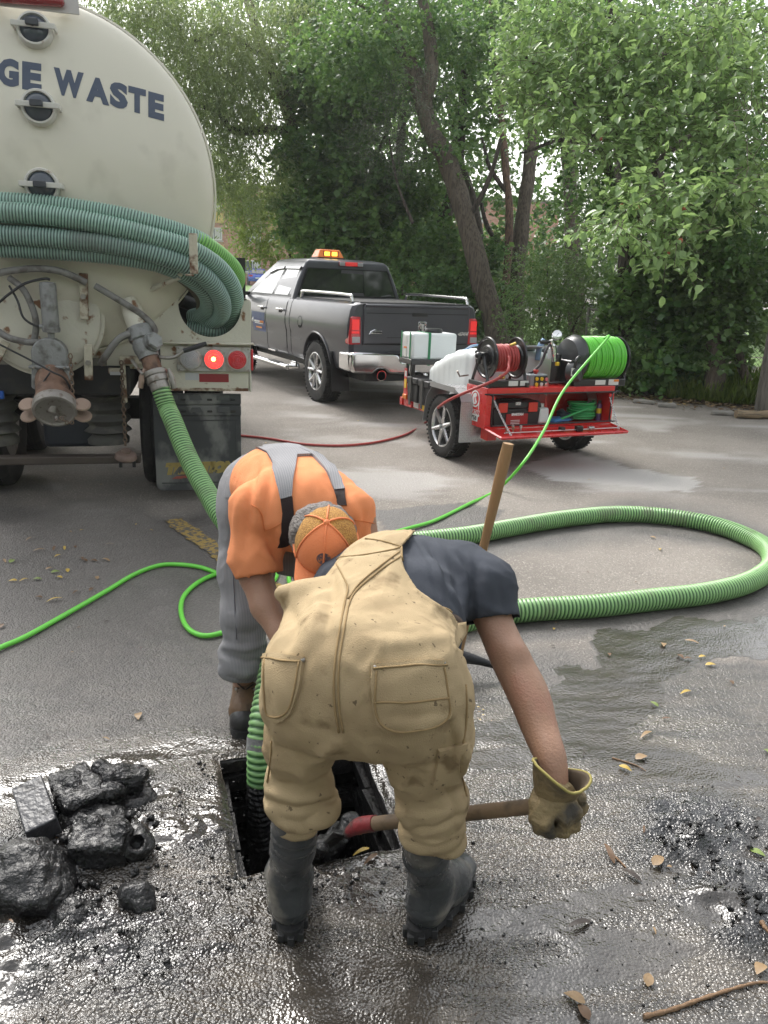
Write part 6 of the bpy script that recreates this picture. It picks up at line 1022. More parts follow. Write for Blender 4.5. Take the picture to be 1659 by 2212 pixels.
lettering('lettering', 'SPARTAN', .052, (X0-.004, yc, zc-.122), (0, -1, 0), (0, 0, 1), mat('red print', (.55, .03, .03), .5, var=0), stk, .001, 0, .92, .0006); lettering('lettering', '758', .056, (X0-.004, yc, zc-.176), (0, -1, 0), (0, 0, 1), MATS['black print'], stk, .001, 0, 1.15, .0006)
# fenders, wheels, frame
for s_ in (-1, 1):
    xi, xo = s_*.60, s_*.845; fe = MB(); pf_ = [(.36, .30), (.30, .55), (.19, .672), (.02, .70), (-.26, .70), (-.36, .665), (-.40, .60), (-.40, .23)]
    for (a, c) in zip(pf_[:-1], pf_[1:]): p, q = A([(xi+xo)/2, a[0], a[1]]), A([(xi+xo)/2, c[0], c[1]]); L = np.linalg.norm(q-p); an = math.atan2(q[2]-p[2], q[1]-p[1]); fe.box((p+q)/2, (abs(xo-xi), L+.003, .004), rotm((1, 0, 0), an))
    fd_ = fe.build('fender', dpl, tr, 30); bx('fender_back_plate', (s_*.725, -.405, .40), (.24, .004, .36), dpl, fd_, 0); pass
    lz = MB()
    for i in range(11):
        for j in range(16):
            c = (s_*(.625+.021*i), -.409, .245+.0225*j); an = R(45 if (i+j) % 2 else -45); lz.box(c, (.017, .004, .005), rotm((0, 1, 0), an))
    for i in range(10):
        for j in range(11): c = (s_*(.622+.0225*i), -.25+.028*j-.0, .7035); lz.box(c, (.018, .005, .003), rotm((0, 0, 1), R(45 if (i+j) % 2 else -45)))
    o = lz.build('tread_lozenge', lzm, fd_, None); o['kind'] = 'stuff'; bx('fender_skirt', (s_*.846, -.02, .690), (.004, .5, .05), dpl, fd_, 0)
    road_wheel(tr, s_*.735, 0, .305, .185, s_, 6, .66)
for s_ in (-1, 1): bx('frame_rail', (s_*.56, .42, .345), (.06, 1.9, .09), redp, tr, .005)
bx('axle', (0, 0, .30), (1.3, .06, .06), blackf); bx('rear_foot', (-.60, -.52, .33), (.10, .12, .13), redp); bx('rear_foot', (.60, -.52, .33), (.10, .12, .12), redp); bx('deck', (0, .35, .405), (1.16, 1.25, .02), blackf)
for s_ in (-1, 1): m = MB(); m.tube([(s_*.55, 1.35, .345), (s_*.05, 2.15, .40)], .04, 4); m.build('tongue_bar', redp, tr, 30)
bx('front_beam', (0, 1.36, .345), (1.24, .06, .09), redp); m = MB(); m.prism([(-.02, 0), (.20, 0), (.20, .05), (.06, .17), (.035, .42), (-.02, .42)], .012, (-.60, 1.31, .30), (0, -1, 0), (0, 0, 1)); gs = m.build('gusset_post', redp, tr, 30, .003); bx('gusset_sticker', (-.608, 1.285, .55), (.004, .05, .10), ylw, gs, 0); bx('gusset_sticker', (-.608, 1.285, .66), (.004, .045, .06), lab, gs, 0); bx('side_reflector', (-.612, 1.28, .405), (.02, .10, .055), orr, gs, .008); bx('post', (-.585, 1.30, .74), (.03, .03, .38), blk, tr, .004)
for y_, m_ in ((1.22, lab), (1.02, lab), (.84, ylw)): bx('rail_sticker', (-.593, y_, .345), (.004, .12 if m_ is lab else .08, .06), m_, tr, 0)
tm = MB(); tm.tube([(-.40, 2.1, .42), (.1, 2.2, .42)], .03, 8)
bx('coupler', (0, 2.2, .44), (.10, .28, .09), blk, tr, .02)
# strapped black boxes
for y_ in (1.02, .74):
    b0 = bx('equipment_case', (-.52, y_, .485), (.26, .24, .20), mat('black case plastic', (.022, .022, .024), .5, var=.1), tr, .012); bx('case_lid', (-.52, y_, .615), (.285, .26, .07), MATS['black case plastic'], b0, .012); bx('case_strap', (-.666, y_+.02, .50), (.006, .05, .30), blk, b0, .001); bx('case_strap', (-.52, y_+.02, .654), (.29, .05, .006), blk, b0, .001)
# big white water tank: humped, ribbed
s = SDF((-.70, -.30, .36), (.70, 1.02, 1.2), .016)
for i in range(8): y_ = .74-.105*i; h_ = .745+.225*math.sin(i/7.*1.5); s.box((0, y_, .56+(h_-.56)*.35), (.565-.012*(i == 0), .13, .06+(h_-.56)*.65), None, .05, .07)
v, q = s.mesh(2); n_ = vnormals(v, q); rib = np.maximum(0, np.sin(v[:, 1]*2*np.pi/.22))**3; top = sstep(.3, .8, n_[:, 2]); v = v+n_*(rib*top*.009+.0015*np.maximum(0, np.sin(v[:, 1]*2*np.pi/.11))*(1-top))[:, None]; meshobj('water_tank', v, q, poly_, tr, 179)
for y_ in (.62, .42, .22, .02): bx('tank_lug', (-.572, y_, .66), (.006, .06, .02), lab, tr, .003)
MB().cyl((.1, .1, 1.0), (.1, .1, 1.07), .14, n=24).build('tank_lid', blk, tr, 40); bx('hood_plate', (-.03, -.10, 1.06), (.36, .28, .012), mat('grey sheet', (.30, .31, .32), .35, .5), tr, .002, rotm((1, 0, 0), R(-12)))
ptube('blue_pipe', [(.13, -.15, .95), (.15, -.14, 1.08), (.19, -.15, 1.15)], .028, mat('pale blue plastic', (.22, .34, .50), .45), tr, 10); MB().lathe([(.035, 0), (.036, .10), (.02, .115), (.016, .14), (0, .14)], (.16, -.32, .98), (0, 0, 1), 14).build('sight_bottle', mat('clear plastic', (.55, .58, .58), .2, coat=.4), tr, 40); bx('engine_cover', (.42, .05, 1.0), (.40, .30, .14), mat('dark engine cover', (.035, .04, .045), .45), tr, .04)
ptube('pipe_clutter', [(-.25, .62, .98), (-.15, .6, 1.03), (.05, .62, 1.02), (.3, .6, 1.0)], .012, MATS['pale blue plastic'], tr, 8); bx('pump_block', (-.12, .8, .93), (.10, .10, .08), MATS['pale blue plastic'], tr, .02)
# small square white tank with green straps at the front
st_ = empty('chemical_tank', None, None); st_.parent = tr
bx('tank_body', (-.33, 1.30, .965), (.56, .30, .29), poly_, st_, .03); bx('tank_tray', (-.33, 1.30, .80), (.58, .32, .06), blk, st_, .006); MB().lathe([(.095, 0), (.1, .01), (.1, .035), (.09, .05), (0, .056)], (-.28, 1.30, 1.105), (0, 0, 1), 28).build('screw_cap', blk, st_, 40)
grs = mat('green strap', (.02, .20, .08), .6)
for y_ in (1.42, 1.20): bx('strap', (-.613, y_, .94), (.004, .03, .36), grs, st_, 0)
bx('strap', (-.40, 1.147, .94), (.03, .004, .36), grs, st_, 0); bx('strap', (-.40, 1.30, 1.112), (.03, .30, .004), grs, st_, 0); bx('tank_label', (-.612, 1.32, 1.03), (.003, .07, .08), lab, st_, 0); bx('tank_label', (-.612, 1.32, .90), (.003, .075, .11), lab, st_, 0); bx('label_head', (-.614, 1.32, .947), (.003, .075, .02), orr, st_, 0); bx('tray_post', (-.36, 1.62, .58), (.05, .04, .40), blk, st_, .004)
# red hose reel
def reel_disc(par, x, z, y, r, th, m_): 
    s_ = 1; b_ = MB(); b_.lathe([(.03, 0), (r*.55, .0), (r*.62, .012), (r*.86, .012), (r*.9, .0), (r*.97, -.002), (r, .008), (r, .014), (r*.96, .018), (r*.88, .016), (r*.6, .022), (.03, .012)], (x, y, z), (1, 0, 0), 44, closed=True); return b_.build('reel_disc', m_, par, 40)
r1 = empty('hose_reel', None, None); r1.parent = tr; RX, RY, RZ = -.50, -.45, 1.005
for x in (-.645, -.335): reel_disc(r1, x, RZ, RY, .19, .02, blk)
MB().cyl((-.66, RY, RZ), (-.30, RY, RZ), .075, n=20).build('drum', blk, r1, 40); MB().cyl((-.72, RY, RZ), (-.27, RY, RZ), .02, n=10).build('axle', steel, r1, 40)
redh = mat('red rubber hose', (.36, .045, .040), .5, var=.12, vs=8)
def windings(par, name, x0, x1, y, z, r, hr_, m_, jit, layers=1, seed=0):
    r_ = np.random.default_rng(seed)
    for L_ in range(layers):
        nturn = (x1-x0)/(hr_*2.02); t = np.linspace(0, nturn*2*np.pi, int(nturn*34)); xx = x0+(x1-x0)*t/t[-1]+jit*np.sin(t*.31+L_)+jit*.6*np.sin(t*.83+2*L_); rr = r+hr_*1.75*L_-abs(jit)*.0+jit*.9*np.sin(t*.47+1.3+L_); b_ = MB(); b_.tube(np.c_[xx, y+rr*np.cos(t), z+rr*np.sin(t)], hr_, 8); b_.build(name, m_, par, 179)
windings(r1, 'wound_hose', -.615, -.36, RY, RZ, .112, .0145, redh, .002)
for x in (-.69, -.285):
    m = MB(); m.tube([(x, RY+.15, .76), (x, RY+.04, RZ+.02)], .018, 4); m.tube([(x, RY-.15, .76), (x, RY-.04, RZ+.02)], .018, 4); m.box((x, RY, RZ), (.03, .11, .10)); m.box((x, RY, .775), (.035, .36, .04)); m.build('reel_stand', blk, r1, 30, .004)
bx('reel_base', (-.48, RY-.12, .785), (.44, .06, .06), blk, r1, .006)
for x, w_ in ((-.43, .10), (-.31, .09)): bx('label', (x, RY-.152, .79), (w_, .003, .045), lab, r1, 0)
m = MB(); m.tube(catmull([(-.70, RY+.02, RZ+.02), (-.735, RY, RZ+.03), (-.74, RY-.03, RZ+.0), (-.73, RY-.03, RZ-.05)], 5), .014, 8); m.ball((-.73, RY-.01, RZ+.02), .035); m.ball((-.725, RY+.03, RZ+.05), .022); m.build('swivel', blk, r1, 50); m = MB(); m.lathe([(.012, 0), (.022, .0), (.022, .04), (.015, .045), (.012, .04)], (-.60, RY-.19, .855), (.35, -1, .2), 14); m.build('brass_inlet', brass, r1, 50); m = MB(); m.tube([(-.76, RY+.1, .84), (-.85, RY+.1, .83), (-.89, RY+.08, .88)], .008, 6); m.build('crank_handle', steel, r1, 50); MB().lathe([(.012, -.03), (.016, .03)], (-.41, RY-.06, RZ+.125), (1, 0, .3), 10).build('brass_nozzle', brass, r1, 50)
# green hose reel
r2 = empty('hose_reel', None, None); r2.parent = tr; GX0, GX1 = .335, .835
MB().lathe([(0, -.10), (.10, -.10), (.175, -.085), (.20, -.05), (.215, -.01), (.215, .01), (.18, .015), (0, .015)], (.335, RY, RZ), (1, 0, 0), 44).build('reel_housing', mat('dark grey housing', (.035, .037, .040), .35, var=.1, coat=.3), r2, 40); reel_disc(r2, .835, RZ, RY, .205, .02, blk); MB().cyl((.33, RY, RZ), (.86, RY, RZ), .10, n=20).build('drum', blk, r2, 40)
greenh = mat('lime green hose', (.13, .56, .05), .38, var=.06, vs=10, coat=.15); windings(r2, 'wound_hose', .375, .815, RY, RZ, .172, .0115, greenh, .004, 2, 3)
m = MB(); m.lathe([(0, -.06), (.075, -.06), (.088, -.05), (.09, .06), (.08, .075), (0, .08)], (.255, RY-.12, .885), (.55, -.83, 0), 28); mo = m.build('reel_motor', MATS['dark grey housing'], r2, 40); bx('motor_label', (.205, RY-.19, .89), (.05, .004, .075), lab, mo, 0, rotm((0, 0, 1), R(-33))); bx('housing_label', (.27, RY-.125, 1.02), (.05, .003, .05), ylw, r2, 0)
for x in (.22, .875): bx('reel_stand', (x, RY, .87), (.03, .26, .24), blk, r2, .02)
bx('reel_base', (.56, RY-.12, .78), (.62, .06, .07), blk, r2, .006); bx('label', (.56, RY-.153, .785), (.12, .003, .045), lab, r2, 0); bx('label', (.72, RY-.153, .785), (.12, .003, .055), lab, r2, 0); bx('label_band', (.75, RY-.155, .80), (.06, .003, .02), orr, r2, 0)
m = MB(); m.cyl((.87, RY-.05, .95), (.92, RY-.07, .955), .014, n=8); m.ball((.93, RY-.072, .956), .028); m.build('red_knob', mat('red plastic knob', (.55, .05, .04), .35), r2, 50); m = MB(); m.tube([(.875, RY-.08, .83), (.885, RY-.07, .92), (.87, RY-.05, 1.0)], .02, 6); m.build('chrome_valve', chrome, r2, 50); MB().tube(catmull([(.30, RY-.16, .99), (.26, RY-.18, 1.03), (.22, RY-.19, 1.0), (.21, RY-.19, .93)], 5), .016, 8).build('reel_brake_hose', blk, r2, 60)
# control box, gauge and handle valve
cb_ = bx('control_box', (-.08, -.44, .795), (.205, .12, .12), greysw, tr, .012); bx('control_face', (-.06, -.502, .79), (.15, .004, .10), blk, cb_, .002)
for i, (x, z, m_) in enumerate(((-.11, .815, ylw), (-.055, .815, ylw), (-.11, .765, ylw), (-.055, .765, lab), (.0, .81, mat('pink button', (.6, .2, .22), .4)), (-.005, .765, chrome))): MB().cyl((x, -.503, z), (x, -.516, z), .017, n=12).build('push_button', m_, cb_, 40)
MB().lathe([(.016, 0), (.016, .012), (.026, .016), (.026, .034), (.018, .038), (0, .038)], (-.08, -.44, .855), (0, 0, 1), 16).build('stop_button', MATS['red plastic knob'], cb_, 40)
kt = MB(); kt.box((.005, -.528, .60), (.022, .006, .12), rotm((0, 1, 0), R(-4))); kt.build('key_tag', MATS['red plastic knob'], cb_, 30, .003); MB().tube([(.0, -.525, .755), (.0, -.53, .70), (.003, -.53, .66)], .004, 5).build('key_cord', steel, cb_); MB().box((-.01, -.53, .69), (.028, .006, .045), rotm((0, 1, 0), R(14))).build('key', steel, cb_, 30)
vg = empty('pressure_gauge', None, None); vg.parent = tr; gc = A([.095, -.47, 1.215]); m = MB(); m.lathe([(.0, -.02), (.046, -.02), (.048, 0), (.046, .014), (.041, .016)], gc, (-.25, -.9, .25), 28); m.build('case', chrome, vg, 40); MB().lathe([(.041, .013), (0, .014)], gc, (-.25, -.9, .25), 24).build('dial', lab, vg, 60); q_ = A([-.25, -.9, .25]); q_ /= np.linalg.norm(q_); m = MB(); m.tube([gc+q_*.0155+A([-.012, 0, -.014]), gc+q_*.0155+A([.014, 0, .018])], .002, 4); m.build('needle', MATS['black print'], vg)
m = MB(); m.tube(catmull([(.04, -.46, 1.17), (.06, -.46, 1.13), (.085, -.46, 1.08), (.10, -.46, 1.01), (.105, -.46, .97)], 5), [.02]*6+[.028]*8+[.022]*7, 10); m.build('valve_body', chrome, vg, 60); MB().tube([(.04, -.46, 1.155), (-.02, -.46, 1.15), (-.075, -.46, 1.15)], [.014, .019, .017], 10).build('lever_grip', blk, vg, 60); bx('yellow_clip', (.125, -.48, .95), (.035, .03, .035), ylw, vg, .006)
ptube('gauge_hose', [(.04, -.45, 1.13), (.0, -.45, 1.06), (-.01, -.44, 1.0), (-.04, -.43, .93), (-.10, -.42, .875), (-.14, -.4, .85)], .013, mat('dark braided hose', (.05, .04, .05), .5), tr, 8); ptube('feed_hose', [(.04, -.50, .77), (.15, -.52, .78), (.22, -.53, .775)], .012, blk, tr, 8); bx('reel_bracket', (.17, -.40, .90), (.05, .10, .28), blk, tr, .012)
# things in the locker
def inside(name, label, cat, x, y, z, rz=0): p = TF.w((x, y, z)); return empty(name, label, cat, tuple(p), TF.a+rz)
tb = inside('toolbox', 'black and red plastic toolbox in the open trailer locker', 'toolbox', -.335, -.45, .398); tbm = mat('toolbox plastic', (.022, .021, .022), .45, var=.1); tbr = mat('toolbox red latch', (.62, .05, .03), .4)
m = MB(); m.box((0, 0, .075), (.50, .22, .15), taper=(1.04, 1.04)); m.build('case', tbm, tb, 30, .01); m = MB(); m.box((0, 0, .185), (.54, .24, .06), taper=(.95, .9)); m.build('lid', tbm, tb, 30, .012); MB().box((0, 0, .222), (.22, .06, .02)).build('handle', tbm, tb, 30, .008)
for x in (-.165, .165): MB().box((x, -.124, .165), (.10, .014, .09)).build('latch', tbr, tb, 30, .006)
bx('front_label', (.0, -.118, .055), (.24, .006, .10), mat('toolbox red panel', (.36, .02, .02), .5), tb, .002); lettering('lettering', 'SPARTAN', .03, (0, -.123, .10), (1, 0, 0), (0, 0, 1), white_, tb, .002); bx('latch_plate', (.0, -.12, .20), (.06, .006, .03), alloy, tb, .002)
for z in (.045, .03, .015): bx('label_print', (-.02, -.1225, z), (.10, .001, .005), white_, tb, 0)
jg = inside('plastic_jug', 'white plastic jug between toolbox and blue gloves in the locker', 'jug', -.02, -.50, .398); m = MB(); m.box((0, 0, .075), (.13, .12, .15), taper=(.86, .86)); m.build('jug_body', poly_, jg, 30, .022, seg=3); MB().cyl((0, 0, .15), (0, 0, .185), .022, n=14).build('jug_cap', lab, jg, 40)
for i, (x, y, rz) in enumerate(((.16, -.54, .3), (.22, -.48, .1))):
    gl_ = inside('work_glove', ('blue rubber glove lying at the front edge of the locker', 'blue rubber glove pushed in behind the other one')[i], 'glove', x, y, .398, rz); s = SDF((-.14, -.09, -.01), (.14, .09, .08), .007); s.box((-.05, 0, .025), (.055, .045, .02), k=.02, rd=.015)
    for f_ in range(4): s.cap((-.01, -.033+.022*f_, .028), (.09+.012*(f_ in (1, 2)), -.05+.034*f_, .02+.012*(f_ % 2)), .013, .011, .01)
    s.cap((-.05, .04, .03), (.01, .075, .025), .014, .012, .015); v, q = s.mesh(1); meshobj('glove_body', v, q, mat('blue rubber', (.03, .16, .36), .45, var=.3, vs=16), gl_, 179)
cl_ = inside('coiled_hose', 'coil of green hose at the right side of the locker', 'hose', .50, -.44, .398); t = np.linspace(0, 2*np.pi*8, 320); rr = .135+.012*np.sin(t*.7); m = MB(); m.tube(np.c_[rr*np.cos(t), rr*.8*np.sin(t), .012+.021*t/(2*np.pi)+.004*np.sin(t*1.9)], .0115, 7); m.build('coil', mat('grass green hose', (.03, .33, .09), .4, coat=.2), cl_, 179); m = MB(); m.tube(catmull([(.08, -.07, .16), (-.02, -.12, .13), (-.2, -.13, .08), (-.36, -.13, .03)], 8), .012, 8); m.build('loose_end', MATS['grass green hose'], cl_, 179)
cn = inside('spray_can', 'purple and yellow spray can in the right corner of the locker', 'can', .668, -.50, .398); m = MB(); m.lathe([(.026, 0), (.026, .15), (.018, .165), (0, .166)], (0, 0, 0), n=18); m.build('can_body', mat('purple can', (.10, .05, .16), .35, coat=.4), cn, 40); MB().lathe([(.0265, .07), (.0265, .12)], (0, 0, 0), n=18).build('can_label', ylw, cn, 40); MB().lathe([(.016, .165), (.016, .195), (0, .197)], (0, 0, 0), n=12).build('can_cap', blk, cn, 40)
rg = inside('rag', 'dark rag lying between the gloves and the green coil', 'rag', .34, -.42, .398); s = SDF((-.14, -.12, -.01), (.14, .12, .14), .01); s.ell((0, 0, .03), (.10, .08, .05)); s.ell((-.04, .03, .06), (.05, .05, .05)); v, q = s.mesh(1); v += vnormals(v, q)*(fbm(v, 22, 3, 2)*.025)[:, None]; meshobj('cloth', v, q, mat('dark rag cloth', (.03, .045, .055), .8), rg, 179)
# ================================================================== LONG HOSES ON THE GROUND
def ground_hose(name, label, pts, r, m_, step=10):
    P_ = []
    for q in pts:
        if len(q) == 2: g = G(q[0], q[1]); P_.append((g[0], g[1], float(ground_height(np.array([[g[0], g[1], 0]]))[0])*(g[1] < 7)+r+.003))
        else: P_.append(tuple(q[2]))
    c = catmull(np.array(P_), step); b_ = MB(); b_.tube(c, r, 10); o = b_.build(name, m_, None, 179); return tag(o, label, 'hose')
w3 = lambda l: (0, 0, TF.w(l))
ground_hose('jetting_hose', 'lime green jetting hose running from the trailer reel and looping over the asphalt',
            [w3((.53, -.62, 1.20)), w3((.51, -.68, 1.195)), (0, 0, D(1220, 840, 6.9)), (0, 0, D(1175, 930, 6.55)), (0, 0, D(1130, 1000, 6.25)), (1075, 1060), (1010, 1094), (940, 1128), (880, 1147), (820, 1162), (745, 1178), (690, 1200), (655, 1225), (625, 1250), (632, 1275), (655, 1280), (640, 1300), (560, 1352), (487, 1372), (440, 1380), (405, 1362), (391, 1325), (400, 1290), (440, 1257), (500, 1236), (560, 1225), (600, 1222), (590, 1262), (540, 1275), (503, 1262), (470, 1244), (430, 1231), (380, 1226), (340, 1230), (290, 1249), (230, 1283), (150, 1330), (60, 1380), (0, 1407), (-80, 1445), (-200, 1500)], .0125, greenh)
ground_hose('water_hose', 'red rubber water hose stretched from the trailer reel towards the tanker', [w3((-.50, -.60, 1.03)), w3((-.52, -.64, .98)), w3((-.62, -.68, .86)), (0, 0, D(960, 870, 7.2)), (920, 915), (880, 940), (830, 955), (780, 963), (720, 966), (650, 962), (590, 952), (540, 946), (500, 943), (440, 940), (380, 942)], .0135, redh)
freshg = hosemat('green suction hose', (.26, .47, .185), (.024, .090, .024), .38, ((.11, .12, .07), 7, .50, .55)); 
cst = c0+ax2*.40; hw = lambda l: np.array(TK.w(l)); a0 = hw(cst); a1 = hw(c0+ax2*.55)
def onG(x, y, r): g = G(x, y); return np.array([g[0], g[1], r+float(ground_height(np.array([[g[0], g[1], 0]]))[0])])
RH = .058
pth = [a0, a1, D(372, 905, 4.95), D(405, 985, 4.80), D(445, 1060, 4.62), D(482, 1120, 4.45), D(530, 1172, 4.35), onG(600, 1205, RH), onG(690, 1205, RH), onG(800, 1196, RH), onG(920, 1184, RH), onG(1020, 1172, RH), onG(1120, 1153, RH), onG(1220, 1137, RH), onG(1330, 1128, RH), onG(1440, 1132, RH), onG(1540, 1150, RH), onG(1620, 1180, RH), onG(1658, 1210, RH), onG(1660, 1245, RH), onG(1610, 1280, RH), onG(1520, 1303, RH), onG(1400, 1318, RH), onG(1280, 1332, RH), onG(1160, 1341, RH), onG(1060, 1350, RH), onG(950, 1375, RH), onG(820, 1405, RH), onG(700, 1440, RH+.05)]
pth += [D(612, 1465, 2.95)+np.array([0, 0, .12]), D(575, 1520, 2.72), D(562, 1600, 2.66), D(561, 1680, 2.66), D(560, 1760, 2.7), D(562, 1830, 2.75)]
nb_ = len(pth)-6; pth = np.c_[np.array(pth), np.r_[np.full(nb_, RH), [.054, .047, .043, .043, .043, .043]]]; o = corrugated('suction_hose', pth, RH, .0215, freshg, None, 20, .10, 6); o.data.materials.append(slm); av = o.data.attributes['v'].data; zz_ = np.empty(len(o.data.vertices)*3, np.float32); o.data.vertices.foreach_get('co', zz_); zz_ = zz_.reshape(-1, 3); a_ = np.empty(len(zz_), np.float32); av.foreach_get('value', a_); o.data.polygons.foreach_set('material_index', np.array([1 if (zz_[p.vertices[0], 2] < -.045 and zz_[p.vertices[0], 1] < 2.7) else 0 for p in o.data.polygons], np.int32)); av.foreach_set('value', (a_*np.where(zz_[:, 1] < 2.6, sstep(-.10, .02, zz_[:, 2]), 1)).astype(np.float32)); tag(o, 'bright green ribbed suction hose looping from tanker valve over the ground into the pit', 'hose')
tp = catmull([D(563, 1590, 2.66), D(562, 1605, 2.66), D(561, 1622, 2.66)], 4); m = MB(); m.tube(tp, .047, 20, False); o = m.build('tape_wrap', mat('grey tape', (.20, .20, .20), .45, var=.4, vs=30, bump=.6, bs=50), o, 179)
# ================================================================== PEOPLE
skin = mat('sunburnt skin', (.335, .190, .125), .5, var=.16, vs=9, col2=(.37, .18, .125), ms=11, mth=(.50, .72), bump=.22, bs=170)
def cloth(name, col, var=.12, vs=7, stripe=None, weave=420, col2=None, rough=.85, mth=(.52, .75), ms=9, specks=None):
    m = mat(name, col, rough, var=var, vs=vs, bump=.35, bs=weave, spec=.2, rvar=.04, col2=col2, mth=mth, ms=ms)
    n = m.node_tree.nodes; l = m.node_tree.links; b = n['Principled BSDF']; tc = n.new('ShaderNodeTexCoord'); wr = n.new('ShaderNodeTexNoise'); wr.noise_type = 'RIDGED_MULTIFRACTAL'; wr.inputs['Scale'].default_value = 7; wr.inputs['Detail'].default_value = 3; wr.inputs['Distortion'].default_value = .8; l.new(tc.outputs['Object'], wr.inputs['Vector']); b2 = n.new('ShaderNodeBump'); b2.inputs['Strength'].default_value = .55; b2.inputs['Distance'].default_value = .008; l.new(wr.outputs[0], b2.inputs['Height']); l.new(b.inputs['Normal'].links[0].from_socket, b2.inputs['Normal']); l.new(b2.outputs[0], b.inputs['Normal'])
    if specks:
        src = b.inputs['Base Color'].links[0].from_socket
        for sc_, lo_, hi_, cc_ in specks:
            t = n.new('ShaderNodeTexNoise'); t.inputs['Scale'].default_value = sc_; t.inputs['Detail'].default_value = 4; l.new(tc.outputs['Object'], t.inputs['Vector']); mr = n.new('ShaderNodeMapRange'); mr.inputs[1].default_value = lo_; mr.inputs[2].default_value = hi_; mr.inputs[4].default_value = .75; l.new(t.outputs[0], mr.inputs[0]); mx = n.new('ShaderNodeMix'); mx.data_type = 'RGBA'; l.new(mr.outputs[0], mx.inputs[0]); l.new(src, mx.inputs[6]); mx.inputs[7].default_value = (*cc_, 1); src = mx.outputs[2]
        l.new(src, b.inputs['Base Color'])
    if stripe:
        n = m.node_tree.nodes; l = m.node_tree.links; b = n['Principled BSDF']; src = b.inputs['Base Color'].links[0].from_socket; tc = n.new('ShaderNodeTexCoord'); wv = n.new('ShaderNodeTexWave'); wv.inputs['Scale'].default_value = stripe[1]; wv.inputs['Distortion'].default_value = .4; wv.bands_direction = 'X'
        l.new(tc.outputs['Object'], wv.inputs['Vector']); mx = n.new('ShaderNodeMix'); mx.data_type = 'RGBA'; mr = n.new('ShaderNodeMapRange'); mr.inputs[1].default_value = .3; mr.inputs[2].default_value = .7; l.new(wv.outputs[1], mr.inputs[0]); l.new(mr.outputs[0], mx.inputs[0]); l.new(src, mx.inputs[6]); mx.inputs[7].default_value = (*stripe[0], 1); l.new(mx.outputs[2], b.inputs['Base Color'])
    return m
duck = cloth('tan duck canvas', (.405, .308, .182), .12, 4, col2=(.275, .20, .112), mth=(.52, .76), ms=5, specks=((11, .60, .70, (.17, .115, .06)), (55, .665, .70, (.075, .052, .032)))); duckd = cloth('tan seam thread', (.285, .20, .10), .1); charc = cloth('charcoal cotton', (.060, .066, .080), .16, 12, rough=.92); orangec = cloth('orange cotton', (.78, .285, .125), .07, 8, col2=(.62, .20, .075), mth=(.54, .74), ms=7); hick = cloth('striped grey denim', (.31, .305, .305), .1, 9, ((.215, .215, .235), 60.)); elast = cloth('dark brown strap', (.028, .018, .018), .1, rough=.6)
leather = mat('work glove leather', (.235, .175, .088), .75, var=.3, vs=14, col2=(.055, .048, .038), ms=13, mth=(.44, .64), bump=.8, bs=70); leaty = mat('yellow glove binding', (.33, .28, .085), .8, var=.2, vs=40); leatin = mat('glove lining', (.10, .075, .05), .9, var=.2)
bootm = mat('black rubber boot', (.042, .045, .047), .27, var=.25, vs=7, col2=(.17, .155, .13), ms=9, mth=(.54, .70), bump=.25, bs=60, rvar=.12); hairm = mat('grey hair', (.20, .18, .165), .7, var=.4, vs=60, bump=1.5, bs=160)
def facing(v, n): return np.einsum('ij,ij->i', n, CAM-v)/np.linalg.norm(CAM-v, axis=1)
def trim(v, q, keep, c, ax, rad, h, off=0.):
    """cut a tube open square to its axis, with a clean edge"""
    d = (v-c)@ax-off; s_ = (np.abs(d) < h) & (np.linalg.norm(v-c, axis=1) < rad); v[s_] -= d[s_][:, None]*ax; cq = v[q].mean(1); keep &= ~((np.linalg.norm(cq-c, axis=1) < rad) & ((cq-c)@ax > off+1e-4))
def folds(v, q, strokes, noise=((9, .0035),), seed=0, damp=None, ridge=((7, .007), (15, .0035))):
    """press creases and ridges (given along the lines where the garment shows them) into a surface, on the side that carries them"""
    n = vnormals(v, q); f = sstep(-.1, .35, facing(v, n)); p = PX(v); h = np.zeros(len(v))
    for L, amp, w in strokes:
        d, t = segdist(p, L); h += amp*np.exp(-(d/w)**2)*np.sin(np.pi*np.clip(t*.9+.05, 0, 1))**.6
    h *= f
    an_ = v@rotm((.3, .5, .8), .7).T*A([1, .45, .8])
    for sc, a in ridge: rg = np.clip(1-2.6*np.abs(fbm(an_+.12*fbm(v, 6, 2, seed+40)[:, None], sc, 3, seed+31)), 0, 1)**2; h += a*rg*sstep(-.35, .2, fbm(v, 4, 2, seed+50))
    for i, (sc, a) in enumerate(noise): h += a*fbm(v*np.array([1, 1, .7]), sc, 3, seed+i)
    if damp is not None: h *= damp(p)
    return v+n*h[:, None]
def bvh_of(v, q): return BVHTree.FromPolygons([Vector(x) for x in v], [tuple(int(k) for k in f) for f in q])
def cast(b, x, y):
    d = Vector(ray(x, y)).normalized(); h = b.ray_cast(Vector(CAM), d)
    if h[0] is None: h = min((b.find_nearest(Vector(CAM)+d*t) for t in np.arange(1.2, 3.6, .06)), key=lambda k: k[3]+.0)
    nn = h[1] if h[1].dot(Vector(CAM)-h[0]) > 0 else -h[1]; return np.array(h[0]), np.array(nn)
